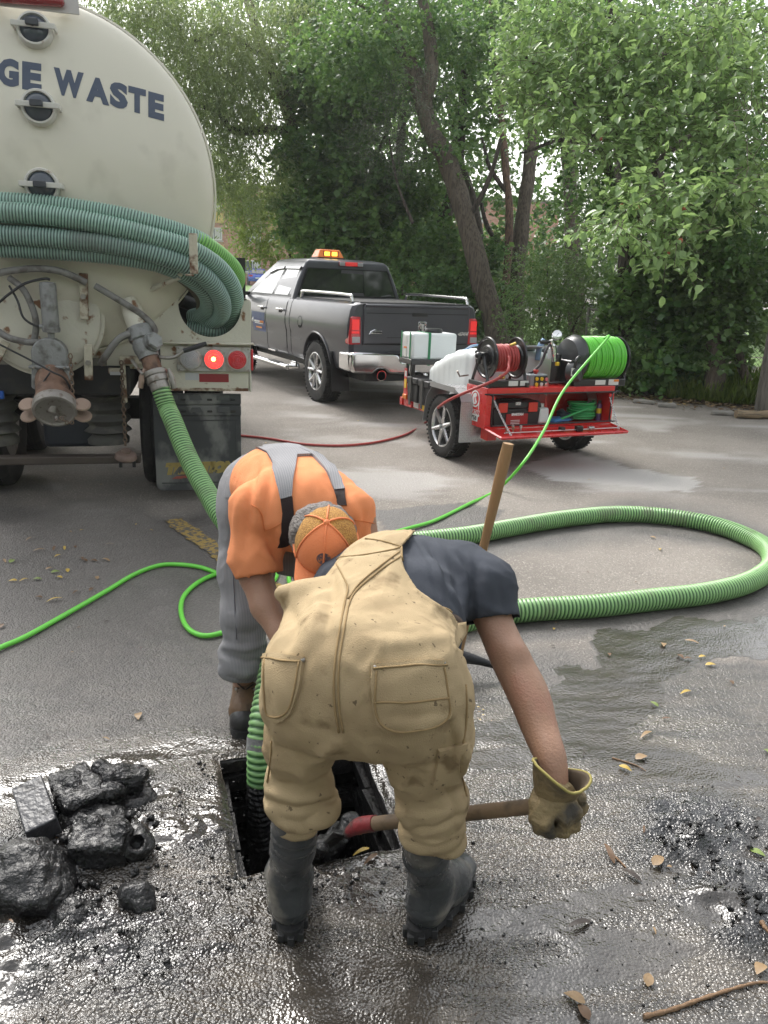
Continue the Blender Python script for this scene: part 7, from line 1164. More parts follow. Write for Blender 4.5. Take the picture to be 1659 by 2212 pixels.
def strip(name, b, Le, Ri, off, m, par, nr=14, nc=8, th=.009, smooth=True):
    """sew a piece of cloth between two edge lines onto a garment"""
    def rs(L): L = np.asarray(L, float); d = np.r_[0, np.cumsum(np.linalg.norm(np.diff(L, axis=0), axis=1))]; s = np.linspace(0, d[-1], nr+1); return np.stack([np.interp(s, d, L[:, k]) for k in (0, 1)], 1)
    a, c = rs(Le), rs(Ri); V0 = []; N0 = []
    for i in range(nr+1):
        for j in range(nc+1): p, n = cast(b, *(a[i]+(c[i]-a[i])*j/nc)); V0.append(p); N0.append(n)
    V0 = np.array(V0); N0 = np.array(N0); w = nc+1; g = N0.reshape(nr+1, w, 3)
    for _ in range(3): g = (g+np.roll(g, 1, 0)+np.roll(g, -1, 0)+np.roll(g, 1, 1)+np.roll(g, -1, 1))/5; g[0] = N0.reshape(nr+1, w, 3)[0]; g[-1] = N0.reshape(nr+1, w, 3)[-1]; g[:, 0] = N0.reshape(nr+1, w, 3)[:, 0]; g[:, -1] = N0.reshape(nr+1, w, 3)[:, -1]
    N1 = g.reshape(-1, 3); N1 /= np.linalg.norm(N1, axis=1, keepdims=True); k = len(V0); V = np.vstack([V0+N1*off, V0+N1*(off-th)])
    f = [(i*w+j, (i+1)*w+j, (i+1)*w+j+1, i*w+j+1) for i in range(nr) for j in range(nc)]; f += [tuple(x+k for x in q[::-1]) for q in f]
    bd = list(range(w))+[i*w+nc for i in range(1, nr+1)]+[nr*w+j for j in range(nc-1, -1, -1)]+[i*w for i in range(nr-1, 0, -1)]
    f += [(x, y, y+k, x+k) for x, y in zip(bd, bd[1:]+bd[:1])]; o = meshobj(name, V, f, m, par, 50); bm = bmesh.new(); bm.from_mesh(o.data); bmesh.ops.recalc_face_normals(bm, faces=bm.faces[:]); bm.to_mesh(o.data); bm.free(); return o
def seam(name, b, L, r, m, par, off=.004, step=5):
    c = catmull(np.asarray(L, float), step); P_ = np.array([cast(b, *x)[0]+cast(b, *x)[1]*off for x in c]); 
    for _ in range(2): P_[1:-1] = (P_[:-2]+2*P_[1:-1]+P_[2:])/4
    b_ = MB(); b_.tube(P_, r, 6); return b_.build(name, m, par, 179)
def rivet(b, x, y, m, par, r=.006): p, n = cast(b, x, y); MB().lathe([(r, 0), (r, .003), (r*.7, .006), (0, .007)], p+n*.004, n, 12).build('rivet', m, par, 60)
def E(s, x, y, dep, r, rot=None, k=.03): s.ell(D(x, y, dep), r, rot, k)
def Cp(s, a, b, k=.025): s.cap(D(*a[:3]), D(*b[:3]), a[3]/F_*a[2], b[3]/F_*b[2], k)   # (x, y, depth, radius in photo pixels)
# ------------------------------------------------------------------ man in tan overalls, seen from behind
pm = empty('person', 'person bent over from behind in tan canvas overalls, charcoal t-shirt and black rubber boots', 'person', (-.03, 1.58, 0)); kids = []
def own(o): kids.append(o); return o
TORSO = [(788, 1472, 1.665, (.188, .145, .145)), (812, 1392, 1.79, (.180, .13, .128)), (850, 1316, 1.92, (.182, .13, .130)), (884, 1268, 2.05, (.192, .13, .128)), (905, 1246, 2.16, (.170, .10, .105))]
tilt = rotm((0, 1, 0), R(6))
def torso(s, g=0., k=.06, upto=5, frm=0):
    for x, y, d, r in TORSO[frm:upto]: s.ell(D(x, y, d), np.array(r)+g, tilt, k)
LEGL = [(668, 1500, 1.67, 92), (650, 1600, 1.75, 69), (645, 1690, 1.84, 52), (638, 1790, 1.88, 43), (630, 1940, 2.0, 25)]; LEGR = [(885, 1510, 1.68, 102), (917, 1620, 1.75, 79), (930, 1720, 1.84, 60), (915, 1830, 1.915, 42), (893, 1945, 2.02, 28)]
def legs(s, g=0, n=4, k=.03):
    for Lg in (LEGL, LEGR):
        for a, c in zip(Lg[:n-1], Lg[1:n]): Cp(s, (*a[:3], a[3]+g), (*c[:3], c[3]+g), k)
ARM = [(1040, 1262, 2.03, 48), (1068, 1345, 2.0, 38), (1103, 1425, 1.95, 40), (1141, 1500, 1.90, 42), (1168, 1580, 1.85, 36), (1190, 1640, 1.80, 31), (1199, 1715, 1.785, 28)]
ARM2 = [(742, 1268, 2.14, 46), (735, 1400, 2.2, 38), (775, 1500, 2.2, 36), (860, 1640, 2.1, 32), (930, 1755, 2.02, 24)]
# body: one continuous figure under the clothes
s = SDF((-.55, 1.25, .03), (.65, 2.65, 1.12), .0095); torso(s, -.022); legs(s, -14, 5); Cp(s, (905, 1250, 2.16, 50), (925, 1262, 2.30, 44))
s.chain([(D(*a[:3]), a[3]/F_*a[2]) for a in catmull(np.array(ARM, float), 4)], .012); s.chain([(D(*a[:3]), a[3]/F_*a[2]) for a in ARM2], .018); E(s, 1112, 1412, 1.925, (.026, .026, .030), None, .03)
hc = D(930, 1300, 2.42); s.ell(hc, (.075, .095, .105), rotm((1, 0, 0), R(115)), .02); s.ell(hc+A([0, .06, -.07]), (.055, .05, .055), None, .03); s.ell(hc+A([0, .115, -.03]), (.013, .018, .016), None, .012); s.ell(hc+A([.076, 0, 0]), (.012, .022, .03), None, .01); s.ell(hc+A([-.076, 0, 0]), (.012, .022, .03), None, .01)
for Lg in (LEGL, LEGR): a = D(*Lg[4][:3]); s.cap((a[0], a[1]+.02, .08), (a[0]+.006, a[1]+.09, .06), .018, .018, .005)
v, q = s.mesh(2); v = v+vnormals(v, q)*(fbm(v, 18, 2, 3)*.0012)[:, None]; own(meshobj('body', v, q, skin, pm, 179))
m = MB(); m.lathe([(.108, -.02), (.106, .02), (.09, .06), (.05, .09), (0, .098)], hc+A([0, -.01, .0]), (0, .25, .97), 24); own(m.build('hair', hairm, pm, 179))
# shirt
s = SDF((-.35, 1.55, .60), (.62, 2.42, 1.12), .0075); torso(s, .002, .06, 5, 1); Cp(s, (1000, 1245, 2.08, 74), (1047, 1268, 2.03, 62), .05); Cp(s, (1047, 1268, 2.03, 62), (1070, 1330, 2.005, 51), .03); Cp(s, (790, 1255, 2.14, 72), (742, 1275, 2.14, 60), .05); Cp(s, (742, 1275, 2.14, 60), (736, 1370, 2.19, 50), .03)
XF = [([(890+t*17, 1158+t*5), (925+t*15, 1225+t*5), (945+t*13, 1290+t*7)], (.0045 if t % 2 else -.0045), 4.5) for t in range(8)]
v, q = s.mesh(2); SF = [([(880, 1165), (930, 1230), (990, 1310)], .008, 9), ([(905, 1160), (965, 1230), (1010, 1330)], -.009, 10), ([(940, 1165), (1000, 1240), (1020, 1340)], .009, 9), ([(1030, 1215), (1020, 1290), (1012, 1370)], -.013, 11), ([(1055, 1235), (1048, 1290), (1040, 1330)], .007, 8), ([(1075, 1255), (1085, 1300), (1092, 1335)], -.006, 8), ([(990, 1190), (1030, 1225), (1060, 1240)], .006, 9), ([(960, 1300), (985, 1350), (1000, 1400)], .009, 9), ([(870, 1210), (900, 1270), (950, 1320)], -.007, 9), ([(1035, 1300), (1060, 1315), (1100, 1330)], .005, 7)]
v = folds(v, q, SF+XF, ((10, .006), (24, .0032)), 5); keep_ = np.ones(len(q), bool); cq = v[q].mean(1); e0, e1 = D(1062, 1262, 2.03), D(1073, 1336, 2.005); ax_ = (e1-e0)/np.linalg.norm(e1-e0); trim(v, q, keep_, e1, ax_, .12, .0045); f0, f1 = D(742, 1275, 2.14), D(736, 1370, 2.19); ax3 = (f1-f0)/np.linalg.norm(f1-f0); trim(v, q, keep_, f1, ax3, .12, .0045)
sh_ = own(meshobj('t_shirt', v, q[keep_], charc, pm, 179, solid=.004)); bsh = bvh_of(v, q)
# overalls
s = SDF((-.42, 1.22, .28), (.36, 2.35, 1.14), .0062); torso(s, .012, .07); E(s, 692, 1480, 1.645, (.096, .10, .120), None, .07); E(s, 885, 1492, 1.645, (.104, .105, .122), None, .07); legs(s, 0, 4, .035)
E(s, 648, 1700, 1.835, (.070, .078, .060), None, .03); E(s, 642, 1738, 1.85, (.066, .076, .034), rotm((0, 1, 0), R(6)), .015); E(s, 688, 1742, 1.83, (.045, .06, .028), None, .012); E(s, 606, 1722, 1.84, (.036, .06, .026), None, .012)
E(s, 935, 1735, 1.84, (.074, .082, .064), None, .03); E(s, 938, 1782, 1.87, (.072, .08, .046), rotm((0, 1, 0), R(-4)), .02); E(s, 965, 1812, 1.88, (.05, .06, .028), None, .015); E(s, 905, 1795, 1.87, (.05, .07, .03), None, .015); E(s, 988, 1560, 1.68, (.03, .07, .10), None, .04)
Cp(s, (690, 1290, 1.83, 34), (612, 1281, 1.80, 10), .045); Cp(s, (650, 1300, 1.80, 18), (640, 1400, 1.70, 30), .06)
v, q = s.mesh(2)
OF = [([(738, 1592), (700, 1576), (650, 1566)], -.004, 10), ([(760, 1595), (830, 1590), (900, 1592)], -.003, 12), ([(742, 1600), (700, 1620), (660, 1650)], .010, 12), ([(770, 1600), (830, 1660), (850, 1720)], .010, 12), ([(600, 1606), (650, 1622), (700, 1640)], -.005, 9), ([(590, 1650), (640, 1662), (690, 1690)], .006, 10), ([(600, 1690), (650, 1690), (712, 1668)], -.007, 8), ([(575, 1708), (640, 1722), (722, 1712)], .010, 8), ([(572, 1728), (640, 1744), (722, 1728)], -.012, 7),
      ([(850, 1690), (900, 1720), (960, 1730)], .007, 10), ([(905, 1728), (960, 1722), (1010, 1690)], -.009, 9), ([(856, 1752), (920, 1760), (980, 1742)], .006, 8), ([(880, 1790), (940, 1784), (1008, 1752)], -.010, 7), ([(872, 1802), (940, 1816), (1000, 1790)], .007, 7), ([(900, 1650), (950, 1650), (990, 1630)], .005, 10), ([(960, 1700), (985, 1760), (975, 1810)], -.007, 8), ([(850, 1730), (880, 1770), (890, 1810)], .006, 8), ([(970, 1560), (985, 1620), (990, 1690)], -.009, 8), ([(995, 1560), (1000, 1620), (1000, 1680)], .008, 8),
      ([(618, 1410), (640, 1350), (625, 1300)], -.012, 16), ([(660, 1400), (690, 1330), (680, 1270)], .010, 18), ([(700, 1400), (715, 1320), (725, 1250)], -.006, 12), ([(720, 1220), (740, 1260), (748, 1300)], .008, 10), ([(800, 1400), (880, 1390), (970, 1380)], .005, 14), ([(790, 1370), (880, 1352), (960, 1340)], -.006, 14), ([(760, 1330), (820, 1290), (860, 1200)], .004, 14), ([(620, 1520), (600, 1460), (590, 1420)], .005, 14), ([(820, 1560), (900, 1566), (970, 1545)], .005, 10), ([(830, 1540), (900, 1545), (960, 1530)], -.005, 8), ([(590, 1500), (585, 1570), (588, 1640)], -.006, 8), ([(735, 1420), (770, 1450), (800, 1452)], .004, 12), ([(640, 1625), (655, 1660), (650, 1700)], .006, 14), ([(900, 1600), (930, 1660), (925, 1720)], .007, 16)]
v = folds(v, q, OF, ((7, .006), (16, .003), (34, .0012)), 9)
BOUND = [(560, 1120), (700, 1120), (900, 1140), (893, 1149), (868, 1178), (866, 1205), (873, 1232), (900, 1274), (932, 1297), (972, 1323), (986, 1345), (982, 1372), (985, 1400), (1010, 1412), (1100, 1420), (1100, 1900), (480, 1900), (480, 1120)]
pq = PX(v); 
# pull the nearest vertices onto the cut line so the hem is clean
BL = BOUND[2:14]; dB, tB = segdist(pq, BL); bl_ = catmull(np.array(BL, float), 8); sel = dB < 6
from_cam = v-CAM; dep = from_cam@cf
for i in np.where(sel)[0]: j = np.argmin(np.linalg.norm(bl_-pq[i], axis=1)); w_ = .8; t = pq[i]*(1-w_)+bl_[j]*w_; v[i] = CAM+ray(*t)*dep[i]
cq = v[q].mean(1); inside_ = inpoly(PX(cq), BOUND); low = cq[:, 2] > .30; holes = np.zeros(len(q), bool)
for Lg, zc in ((LEGL, None), (LEGR, None)):
    a, c = D(*Lg[2][:3]), D(*Lg[3][:3]); ax_ = (c-a)/np.linalg.norm(c-a); e_ = c-(.008 if Lg is LEGL else .0)*ax_; kk_ = np.ones(len(q), bool); trim(v, q, kk_, e_, ax_, .13, .004, -.002); holes |= ~kk_
ov = own(meshobj('overalls', v, q[inside_ & low & ~holes], duck, pm, 179, solid=.005)); bov = bvh_of(v, q[inside_ & ~holes])
own(strip('back_pocket', bov, [(800, 1436), (800, 1480), (806, 1530), (815, 1560), (838, 1576)], [(958, 1428), (962, 1470), (967, 1520), (968, 1545), (940, 1562)], .0115, duck, pm, 16, 14)); own(strip('back_pocket', bov, [(578, 1412), (575, 1460), (576, 1510), (582, 1545), (600, 1556)], [(660, 1420), (655, 1465), (645, 1505), (632, 1535), (618, 1552)], .0115, duck, pm, 16, 10)); own(strip('tool_pocket', bov, [(944, 1616), (934, 1690)], [(1004, 1602), (990, 1686)], .011, duck, pm, 10, 8))
th_ = .0024; POCK = [(577, 1422), (801, 1445), (808, 1450), (583, 1426), (808, 1512)]
for L_ in ([(733, 1580), (724, 1530), (722, 1470), (728, 1400), (738, 1340), (747, 1295), (750, 1272), (742, 1252), (728, 1222)], [(742, 1580), (733, 1530), (731, 1470), (737, 1400), (747, 1340), (756, 1300), (776, 1272), (820, 1235), (865, 1205)], [(752, 1296), (775, 1264), (820, 1226), (862, 1195)], [(577, 1422), (610, 1430), (655, 1430)], [(801, 1445), (880, 1442), (957, 1436)], [(808, 1450), (810, 1500), (816, 1545), (840, 1568), (900, 1570), (960, 1548), (960, 1500), (951, 1440)], [(583, 1426), (580, 1480), (584, 1535), (606, 1546), (630, 1526), (645, 1480), (652, 1430)], [(808, 1512), (880, 1514), (962, 1505)], [(712, 1198), (760, 1205), (850, 1190), (868, 1180)], [(790, 1166), (830, 1172), (866, 1184)], [(870, 1182), (873, 1208), (881, 1234), (906, 1272), (938, 1296), (976, 1325)], [(1003, 1480), (1006, 1540), (1000, 1600), (994, 1660), (1005, 1720)], [(590, 1600), (588, 1640), (580, 1690)]):
    own(seam('stitched_seam', bov, L_, th_, duckd, pm, .0125 if L_[0] in POCK else .004))
for x, y in ((806, 1443), (953, 1433), (657, 1426)): p, n = cast(bov, x, y); own(MB().lathe([(.0055, 0), (.0055, .003), (.004, .006), (0, .007)], p+n*.005, n, 12).build('rivet', steel, pm, 60))
# gaping side flap with dark lining, hammer loop, red tag, belt end
def flapobj(name, pts, m_, th=.006): 
    P_ = np.array([D(*p) for p in pts]); c = P_.mean(0); n_ = len(P_); nn = np.cross(P_[1]-P_[0], P_[2]-P_[0]); nn /= np.linalg.norm(nn); bm = bmesh.new(); vs = [bm.verts.new(p) for p in P_]; bm.faces.new(vs); bmesh.ops.triangulate(bm, faces=bm.faces[:]); 
    for _ in range(2): bmesh.ops.subdivide_edges(bm, edges=bm.edges[:], cuts=1, use_grid_fill=True)
    for vv in bm.verts: vv.co += Vector(nn)*float(fbm(np.array([vv.co[:]]), 25, 2, 3)[0]*.008)
    me = bpy.data.meshes.new(name); bm.to_mesh(me); bm.free(); me.materials.append(m_); me.polygons.foreach_set('use_smooth', np.ones(len(me.polygons), bool)); o = bpy.data.objects.new(name, me); COL.objects.link(o); o.parent = pm; q_ = o.modifiers.new('t', 'SOLIDIFY'); q_.thickness = th; return own(o)
flapobj('side_lining', [(970, 1324, 1.80), (988, 1332, 1.81), (1003, 1352, 1.82), (996, 1380, 1.80), (975, 1402, 1.74), (966, 1375, 1.74)], mat('brown lining', (.055, .036, .024), .85)); flapobj('side_flap', [(985, 1348, 1.80), (1004, 1345, 1.81), (1005, 1370, 1.80), (985, 1402, 1.73), (972, 1408, 1.71), (968, 1385, 1.73)], duck)
flapobj('shirt_tail', [(975, 1392, 1.78), (996, 1384, 1.80), (992, 1412, 1.78), (972, 1412, 1.74)], charc)
def rope(name, pts, r, m_): b_ = MB(); P_ = catmull(np.array([D(*p) for p in pts]), 6); b_.tube(P_, r, 8); return own(b_.build(name, m_, pm, 179))
rope('hammer_loop', [(983, 1412, 1.70), (1000, 1430, 1.70), (1003, 1480, 1.68), (1006, 1530, 1.68), (990, 1562, 1.66), (975, 1556, 1.64)], .008, duck); rope('hammer_loop', [(975, 1410, 1.70), (990, 1440, 1.68), (992, 1490, 1.66), (988, 1530, 1.65)], .006, duck); flapobj('red_tag', [(994, 1440, 1.72), (1002, 1444, 1.72), (1013, 1458, 1.73), (1008, 1466, 1.73), (996, 1456, 1.72)], mat('red tag', (.42, .02, .04), .6), .003)
# boots
def boot(Lg, toe, name, seed, tilt_=0):
    top = D(*Lg[3][:3]); hl = G(Lg[4][0]-2, 2035 if seed == 1 else 2032); hl = A([hl[0], hl[1], 0]); td = toe-hl; td[2] = 0; td /= np.linalg.norm(td); pr = A([td[1], -td[0], 0]); an = hl+td*.075+A([0, 0, .13]); s = SDF(np.minimum(hl, top)-A([.2, .2, .03]), np.maximum(hl, top)+A([.25, .38, .06]), .0055)
    s.cap(top+A([0, 0, .03]), top*.6+an*.4, .058, .054, .02); s.cap(top*.6+an*.4, an, .054, .048, .02); s.cap(an, hl+td*.065+A([0, 0, .06]), .048, .047, .03); s.cap(hl+td*.06+A([0, 0, .055]), hl+td*.15+A([0, 0, .062]), .048, .050, .03); s.cap(an, hl+td*.17+A([0, 0, .075]), .050, .050, .04); s.cap(hl+td*.16+A([0, 0, .055]), hl+td*.235+A([0, 0, .052]), .052, .044, .025); s.ell(hl+td*.055+A([0, 0, .08]), .049, None, .02)
    v, q = s.mesh(2); v[:, 2] = np.maximum(v[:, 2], .022); d_ = ((v-top)@((an-top)/np.linalg.norm(an-top))); rad = np.exp(-((d_-.045)/.006)**2)*.003+np.exp(-((d_-.012)/.006)**2)*.0025+np.exp(-((v[:, 2]-.068)/.007)**2)*.003+np.exp(-((v[:, 2]-.15)/.008)**2)*.0015; v = v+vnormals(v, q)*(rad+fbm(v, 14, 2, seed)*.003)[:, None]; v[:, 2] += .008; b_ = own(meshobj('boot', v, q, bootm, pm, 179))
    out = []; 
    for t in np.linspace(0, 2*np.pi, 28, endpoint=False): u = math.cos(t); w_ = math.sin(t); L_ = .142; c = hl+td*(.132+L_*u); out.append(c+pr*(.050+.006*u)*np.sign(w_)*abs(w_)**.75)
    m = MB(); n_ = len(out); vv = [o+A([0, 0, .010]) for o in out]+[o+A([0, 0, .040]) for o in out]; m.add(vv, [tuple(range(n_))[::-1], tuple(range(n_, 2*n_))]+[(i, (i+1) % n_, n_+(i+1) % n_, n_+i) for i in range(n_)]); so_ = m.build('sole', mat('boot sole rubber', (.022, .022, .023), .5, var=.3, vs=20, bump=.4), b_, 40); lg = MB()
    for k, o in enumerate(out):
        if k % 2 == 0: lg.box(o+A([0, 0, .014]), (.017, .017, .026))
    o = lg.build('lug', MATS['boot sole rubber'], b_, 30, .002); o['kind'] = 'stuff'; return b_
b1 = boot(LEGL, G(622, 1930), 'boot', 1); b2 = boot(LEGR, G(1000, 1905), 'boot', 2)
# glove on the shovel
hx_ = D(1200, 1738, 1.775); s = SDF(hx_-A([.12, .13, .13]), hx_+A([.13, .13, .16]), .0042)
def gp(x, y, d): return D(x, y, d)
s.ell(gp(1193, 1726, 1.775), (.046, .034, .034), None, .02); s.ell(gp(1190, 1738, 1.765), (.044, .030, .032), None, .02); s.cap(gp(1197, 1712, 1.785), gp(1194, 1724, 1.78), .040, .042, .02)
for (a, c, e_, f_, r_) in (((1163, 1740, 1.755), (1160, 1768, 1.745), (1170, 1790, 1.765), (1182, 1788, 1.80), .0155), ((1182, 1745, 1.75), (1180, 1775, 1.737), (1186, 1797, 1.76), (1198, 1790, 1.80), .0165), ((1206, 1744, 1.752), (1222, 1768, 1.742), (1216, 1792, 1.765), (1204, 1790, 1.80), .0170), ((1226, 1738, 1.755), (1242, 1758, 1.748), (1236, 1782, 1.77), (1222, 1780, 1.80), .0160), ((1222, 1706, 1.80), (1250, 1722, 1.81), (1254, 1748, 1.82), (1240, 1762, 1.825), .0165)):
    s.cap(gp(*a), gp(*c), r_*1.1, r_, .008); s.cap(gp(*c), gp(*e_), r_, r_*.95, .006); s.cap(gp(*e_), gp(*f_), r_*.95, r_*.85, .006)
v, q = s.mesh(1); v = v+vnormals(v, q)*(fbm(v, 32, 3, 4)*.006+.004*np.clip(1-3*np.abs(fbm(v, 26, 2, 14)), 0, 1)**2+fbm(v, 80, 2, 6)*.0015)[:, None]; gl = own(meshobj('glove', v, q, leather, pm, 179))
# gauntlet cuff: open flared tube
wc = gp(1196, 1728, 1.785); oc = wc+A([.006, -.012, .085]); ax_ = (oc-wc)/np.linalg.norm(oc-wc); u_ = np.cross(ax_, cf); u_ /= np.linalg.norm(u_); w_ = np.cross(ax_, u_); nn_ = 36; P_ = []
for i in range(9):
    t = i/8
    for k in range(nn_):
        a = 2*np.pi*k/nn_; su, sw = math.cos(a), math.sin(a); rad = .046+.018*t**1.3; zl_ = (wc*(1-t)+oc*t)+ax_*(t*t*(.012*math.sin(2*a+.6)+.016*su-.030*max(0, -sw)**2+.012*sw)); P_.append(zl_+u_*su*rad*(1.0+.02*t)+w_*sw*rad*(.80+.18*t)+u_*.006*math.sin(3*a+1)*t+w_*.006*math.sin(2*a)*t)
P_ = np.array(P_); f_ = np.array([(i*nn_+k, i*nn_+(k+1) % nn_, (i+1)*nn_+(k+1) % nn_, (i+1)*nn_+k) for i in range(8) for k in range(nn_)]); P_ += (fbm(P_, 22, 3, 8)*.010)[:, None]*vnormals(P_, f_)
cu_o = meshobj('cuff', P_, f_, [leather, leatin], gl, 179); q_ = cu_o.modifiers.new('t', 'SOLIDIFY'); q_.thickness = .004; q_.offset = -1; q_.material_offset = 1; m = MB(); rimp = np.vstack([P_[8*nn_:], P_[8*nn_:8*nn_+1]])[:-1]; m.tube(rimp, .0035, 6, closed=True); m.build('cuff_binding', leaty, gl, 179)
for o in kids: o.matrix_parent_inverse = Matrix.Translation(-pm.location)
# ------------------------------------------------------------------ man in orange shirt and cap, facing us, bent over
po = empty('person', 'person bending forward in orange t-shirt, orange mesh cap and striped grey overalls', 'person', (-.45, 2.6, 0)); kids = []
OT = [(578, 1072, 2.86, (.165, .13, .15)), (600, 1048, 2.74, (.160, .13, .135)), (625, 1058, 2.62, (.168, .13, .130)), (650, 1082, 2.50, (.170, .13, .122)), (662, 1108, 2.40, (.165, .10, .110))]
def otorso(s, g=0., k=.06, a=0, b=5):
    for x, y, d, r in OT[a:b]: s.ell(D(x, y, d), np.array(r)+g, None, k)
OL1 = [(540, 1110, 2.86, 66), (532, 1230, 2.86, 54), (528, 1330, 2.84, 46), (528, 1420, 2.88, 44), (524, 1500, 2.96, 30)]; OL2 = [(640, 1110, 2.86, 64), (690, 1230, 2.86, 52), (700, 1340, 2.84, 45), (705, 1440, 2.88, 42), (706, 1520, 2.96, 30)]
OA1 = [(560, 1102, 2.40, 46), (551, 1180, 2.40, 41), (552, 1240, 2.40, 36), (575, 1310, 2.37, 33), (607, 1370, 2.33, 25), (622, 1410, 2.31, 24)]; OA2 = [(765, 1105, 2.38, 46), (780, 1180, 2.4, 40), (770, 1260, 2.4, 35), (730, 1340, 2.36, 30), (690, 1400, 2.32, 24)]
uph = A([.05, -.63, .78]); uph /= np.linalg.norm(uph); rth = A([1., .03, -.05]); rth -= uph*(rth@uph); rth /= np.linalg.norm(rth); fwh = np.cross(uph, rth); fwh = fwh if fwh[2] < 0 else -fwh; Rh = np.stack([rth, fwh, uph], 1); hd_ = D(705, 1163, 2.22)-uph*.03
s = SDF((-.75, 1.95, .02), (.15, 3.05, 1.25), .011); otorso(s, -.02)
for Lg in (OL1, OL2):
    for a, c in zip(Lg[:-1], Lg[1:]): Cp(s, (*a[:3], a[3]-14), (*c[:3], c[3]-12), .03)
    e_ = D(*Lg[-1][:3]); s.cap((e_[0], e_[1]+.05, .09), (e_[0], e_[1]-.08, .055), .02, .02, .01)
for Aa in (OA1, OA2): s.chain([(D(*a[:3]), a[3]/F_*a[2]) for a in Aa], .018)
for Aa in (OA1, OA2):
    h_ = D(*Aa[-1][:3]); s.ell(h_+A([0, .01, -.04]), (.035, .025, .045), None, .02)
    for k in range(4): s.cap(h_+A([-.024+.016*k, 0, -.07]), h_+A([-.026+.017*k, -.01, -.125+.008*abs(k-1.5)]), .0095, .008, .006)
    s.cap(h_+A([.03, -.01, -.03]), h_+A([.05, -.03, -.08]), .011, .009, .008)
s.cap(D(672, 1120, 2.38), hd_-uph*.06, .06, .058, .03); s.ell(hd_, (.074, .092, .095), Rh, .02); s.ell(hd_+Rh@A([0, .055, -.075]), (.052, .048, .055), Rh, .03); s.ell(hd_+Rh@A([0, .10, -.04]), (.012, .02, .022), Rh, .012)
for s_ in (-1, 1): s.ell(hd_+Rh@A([s_*.078, .0, -.035]), (.010, .020, .030), Rh, .008); s.ell(hd_+Rh@A([s_*.03, .085, -.02]), (.012, .008, .008), Rh, .006, True)
s.ell(hd_+Rh@A([0, .096, -.085]), (.022, .008, .004), Rh, .005, True)
v, q = s.mesh(2); own(meshobj('body', v, q, skin, po, 179))
# shirt
s = SDF((-.75, 2.1, .62), (.15, 2.98, 1.25), .0085); otorso(s, .006, .07, 1, 5); Cp(s, (605, 1095, 2.42, 82), (560, 1102, 2.40, 58), .04); Cp(s, (560, 1102, 2.40, 58), (551, 1195, 2.40, 50), .03); Cp(s, (551, 1195, 2.40, 50), (558, 1232, 2.395, 49), .03); Cp(s, (708, 1100, 2.42, 78), (752, 1108, 2.38, 50), .04); Cp(s, (752, 1108, 2.38, 50), (772, 1190, 2.4, 44), .03)
v, q = s.mesh(2); OS = [([(560, 1000), (540, 1080), (528, 1150)], -.011, 9), ([(575, 990), (560, 1070), (550, 1140)], .011, 9), ([(590, 985), (580, 1060), (578, 1120)], -.009, 8), ([(520, 1060), (515, 1130), (515, 1190)], .009, 9), ([(570, 1150), (590, 1190), (598, 1215)], -.012, 9), ([(605, 1140), (608, 1180), (600, 1212)], .010, 8), ([(560, 1190), (585, 1210), (600, 1225)], .008, 7), ([(660, 1000), (668, 1050), (680, 1080)], .006, 10), ([(700, 1010), (720, 1060), (735, 1100)], -.007, 10), ([(545, 1110), (530, 1170), (528, 1220)], -.006, 8), ([(780, 1090), (785, 1130), (780, 1165)], -.008, 8), ([(740, 1060), (770, 1110), (790, 1150)], .006, 9), ([(640, 1120), (645, 1160), (640, 1200)], .008, 9), ([(556, 1098), (566, 1125), (570, 1160)], -.005, 6)]
v = folds(v, q, OS, ((9, .005), (22, .0022)), 15); cq = v[q].mean(1); kp = np.ones(len(q), bool)
for a_, c_ in (((551, 1195, 2.40), (559, 1242, 2.395)), ((765, 1110, 2.38), (781, 1196, 2.4))): a_, c_ = D(*a_), D(*c_); d_ = (c_-a_)/np.linalg.norm(c_-a_); trim(v, q, kp, c_, d_, .13, .005)
own(meshobj('t_shirt', v, q[kp], orangec, po, 179, solid=.004)); bo_ = bvh_of(v, q)
own(seam('shoulder_seam', bo_, [(544, 1090), (556, 1098), (566, 1115), (572, 1145)], .0014, mat('orange thread', (.62, .17, .045), .8), po)); own(seam('shoulder_seam', bo_, [(572, 1146), (595, 1138), (612, 1128)], .0014, MATS['orange thread'], po)); own(seam('shoulder_seam', bo_, [(765, 1122), (785, 1126), (806, 1130)], .0014, MATS['orange thread'], po))
# trousers
s = SDF((-.80, 2.40, .10), (.15, 3.10, 1.22), .0085); otorso(s, .014, .07, 0, 1); s.ell(D(*OT[1][:3]), A(OT[1][3])-.03, None, .06)
for Lg in (OL1, OL2):
    for a, c in zip(Lg[:3], Lg[1:4]): Cp(s, a, c, .035)
    a = Lg[3]; E(s, a[0]-2, a[1]-10, a[2], (.092, .09, .055), None, .025); E(s, a[0]-4, a[1]+22, a[2]+.01, (.084, .085, .045), None, .02)
E(s, 540, 1095, 2.80, (.10, .10, .12), None, .05)
v, q = s.mesh(2); OP = [([(480, 1412), (530, 1430), (590, 1420)], -.012, 8), ([(478, 1395), (530, 1400), (585, 1385)], .012, 8), ([(476, 1440), (530, 1455), (585, 1440)], .010, 8), ([(490, 1360), (540, 1370), (585, 1350)], -.008, 9), ([(505, 1260), (520, 1320), (515, 1380)], .008, 10), ([(550, 1250), (560, 1320), (575, 1380)], -.008, 10), ([(500, 1100), (505, 1160), (505, 1220)], -.006, 8), ([(486, 1460), (530, 1475), (580, 1462)], -.010, 6)]
v = folds(v, q, OP, ((8, .006), (20, .0025)), 25); cq = v[q].mean(1); kp = cq[:, 2] > .165; own(meshobj('trousers', v, q[kp], hick, po, 179, solid=.004)); bt_ = bvh_of(v, q[kp])
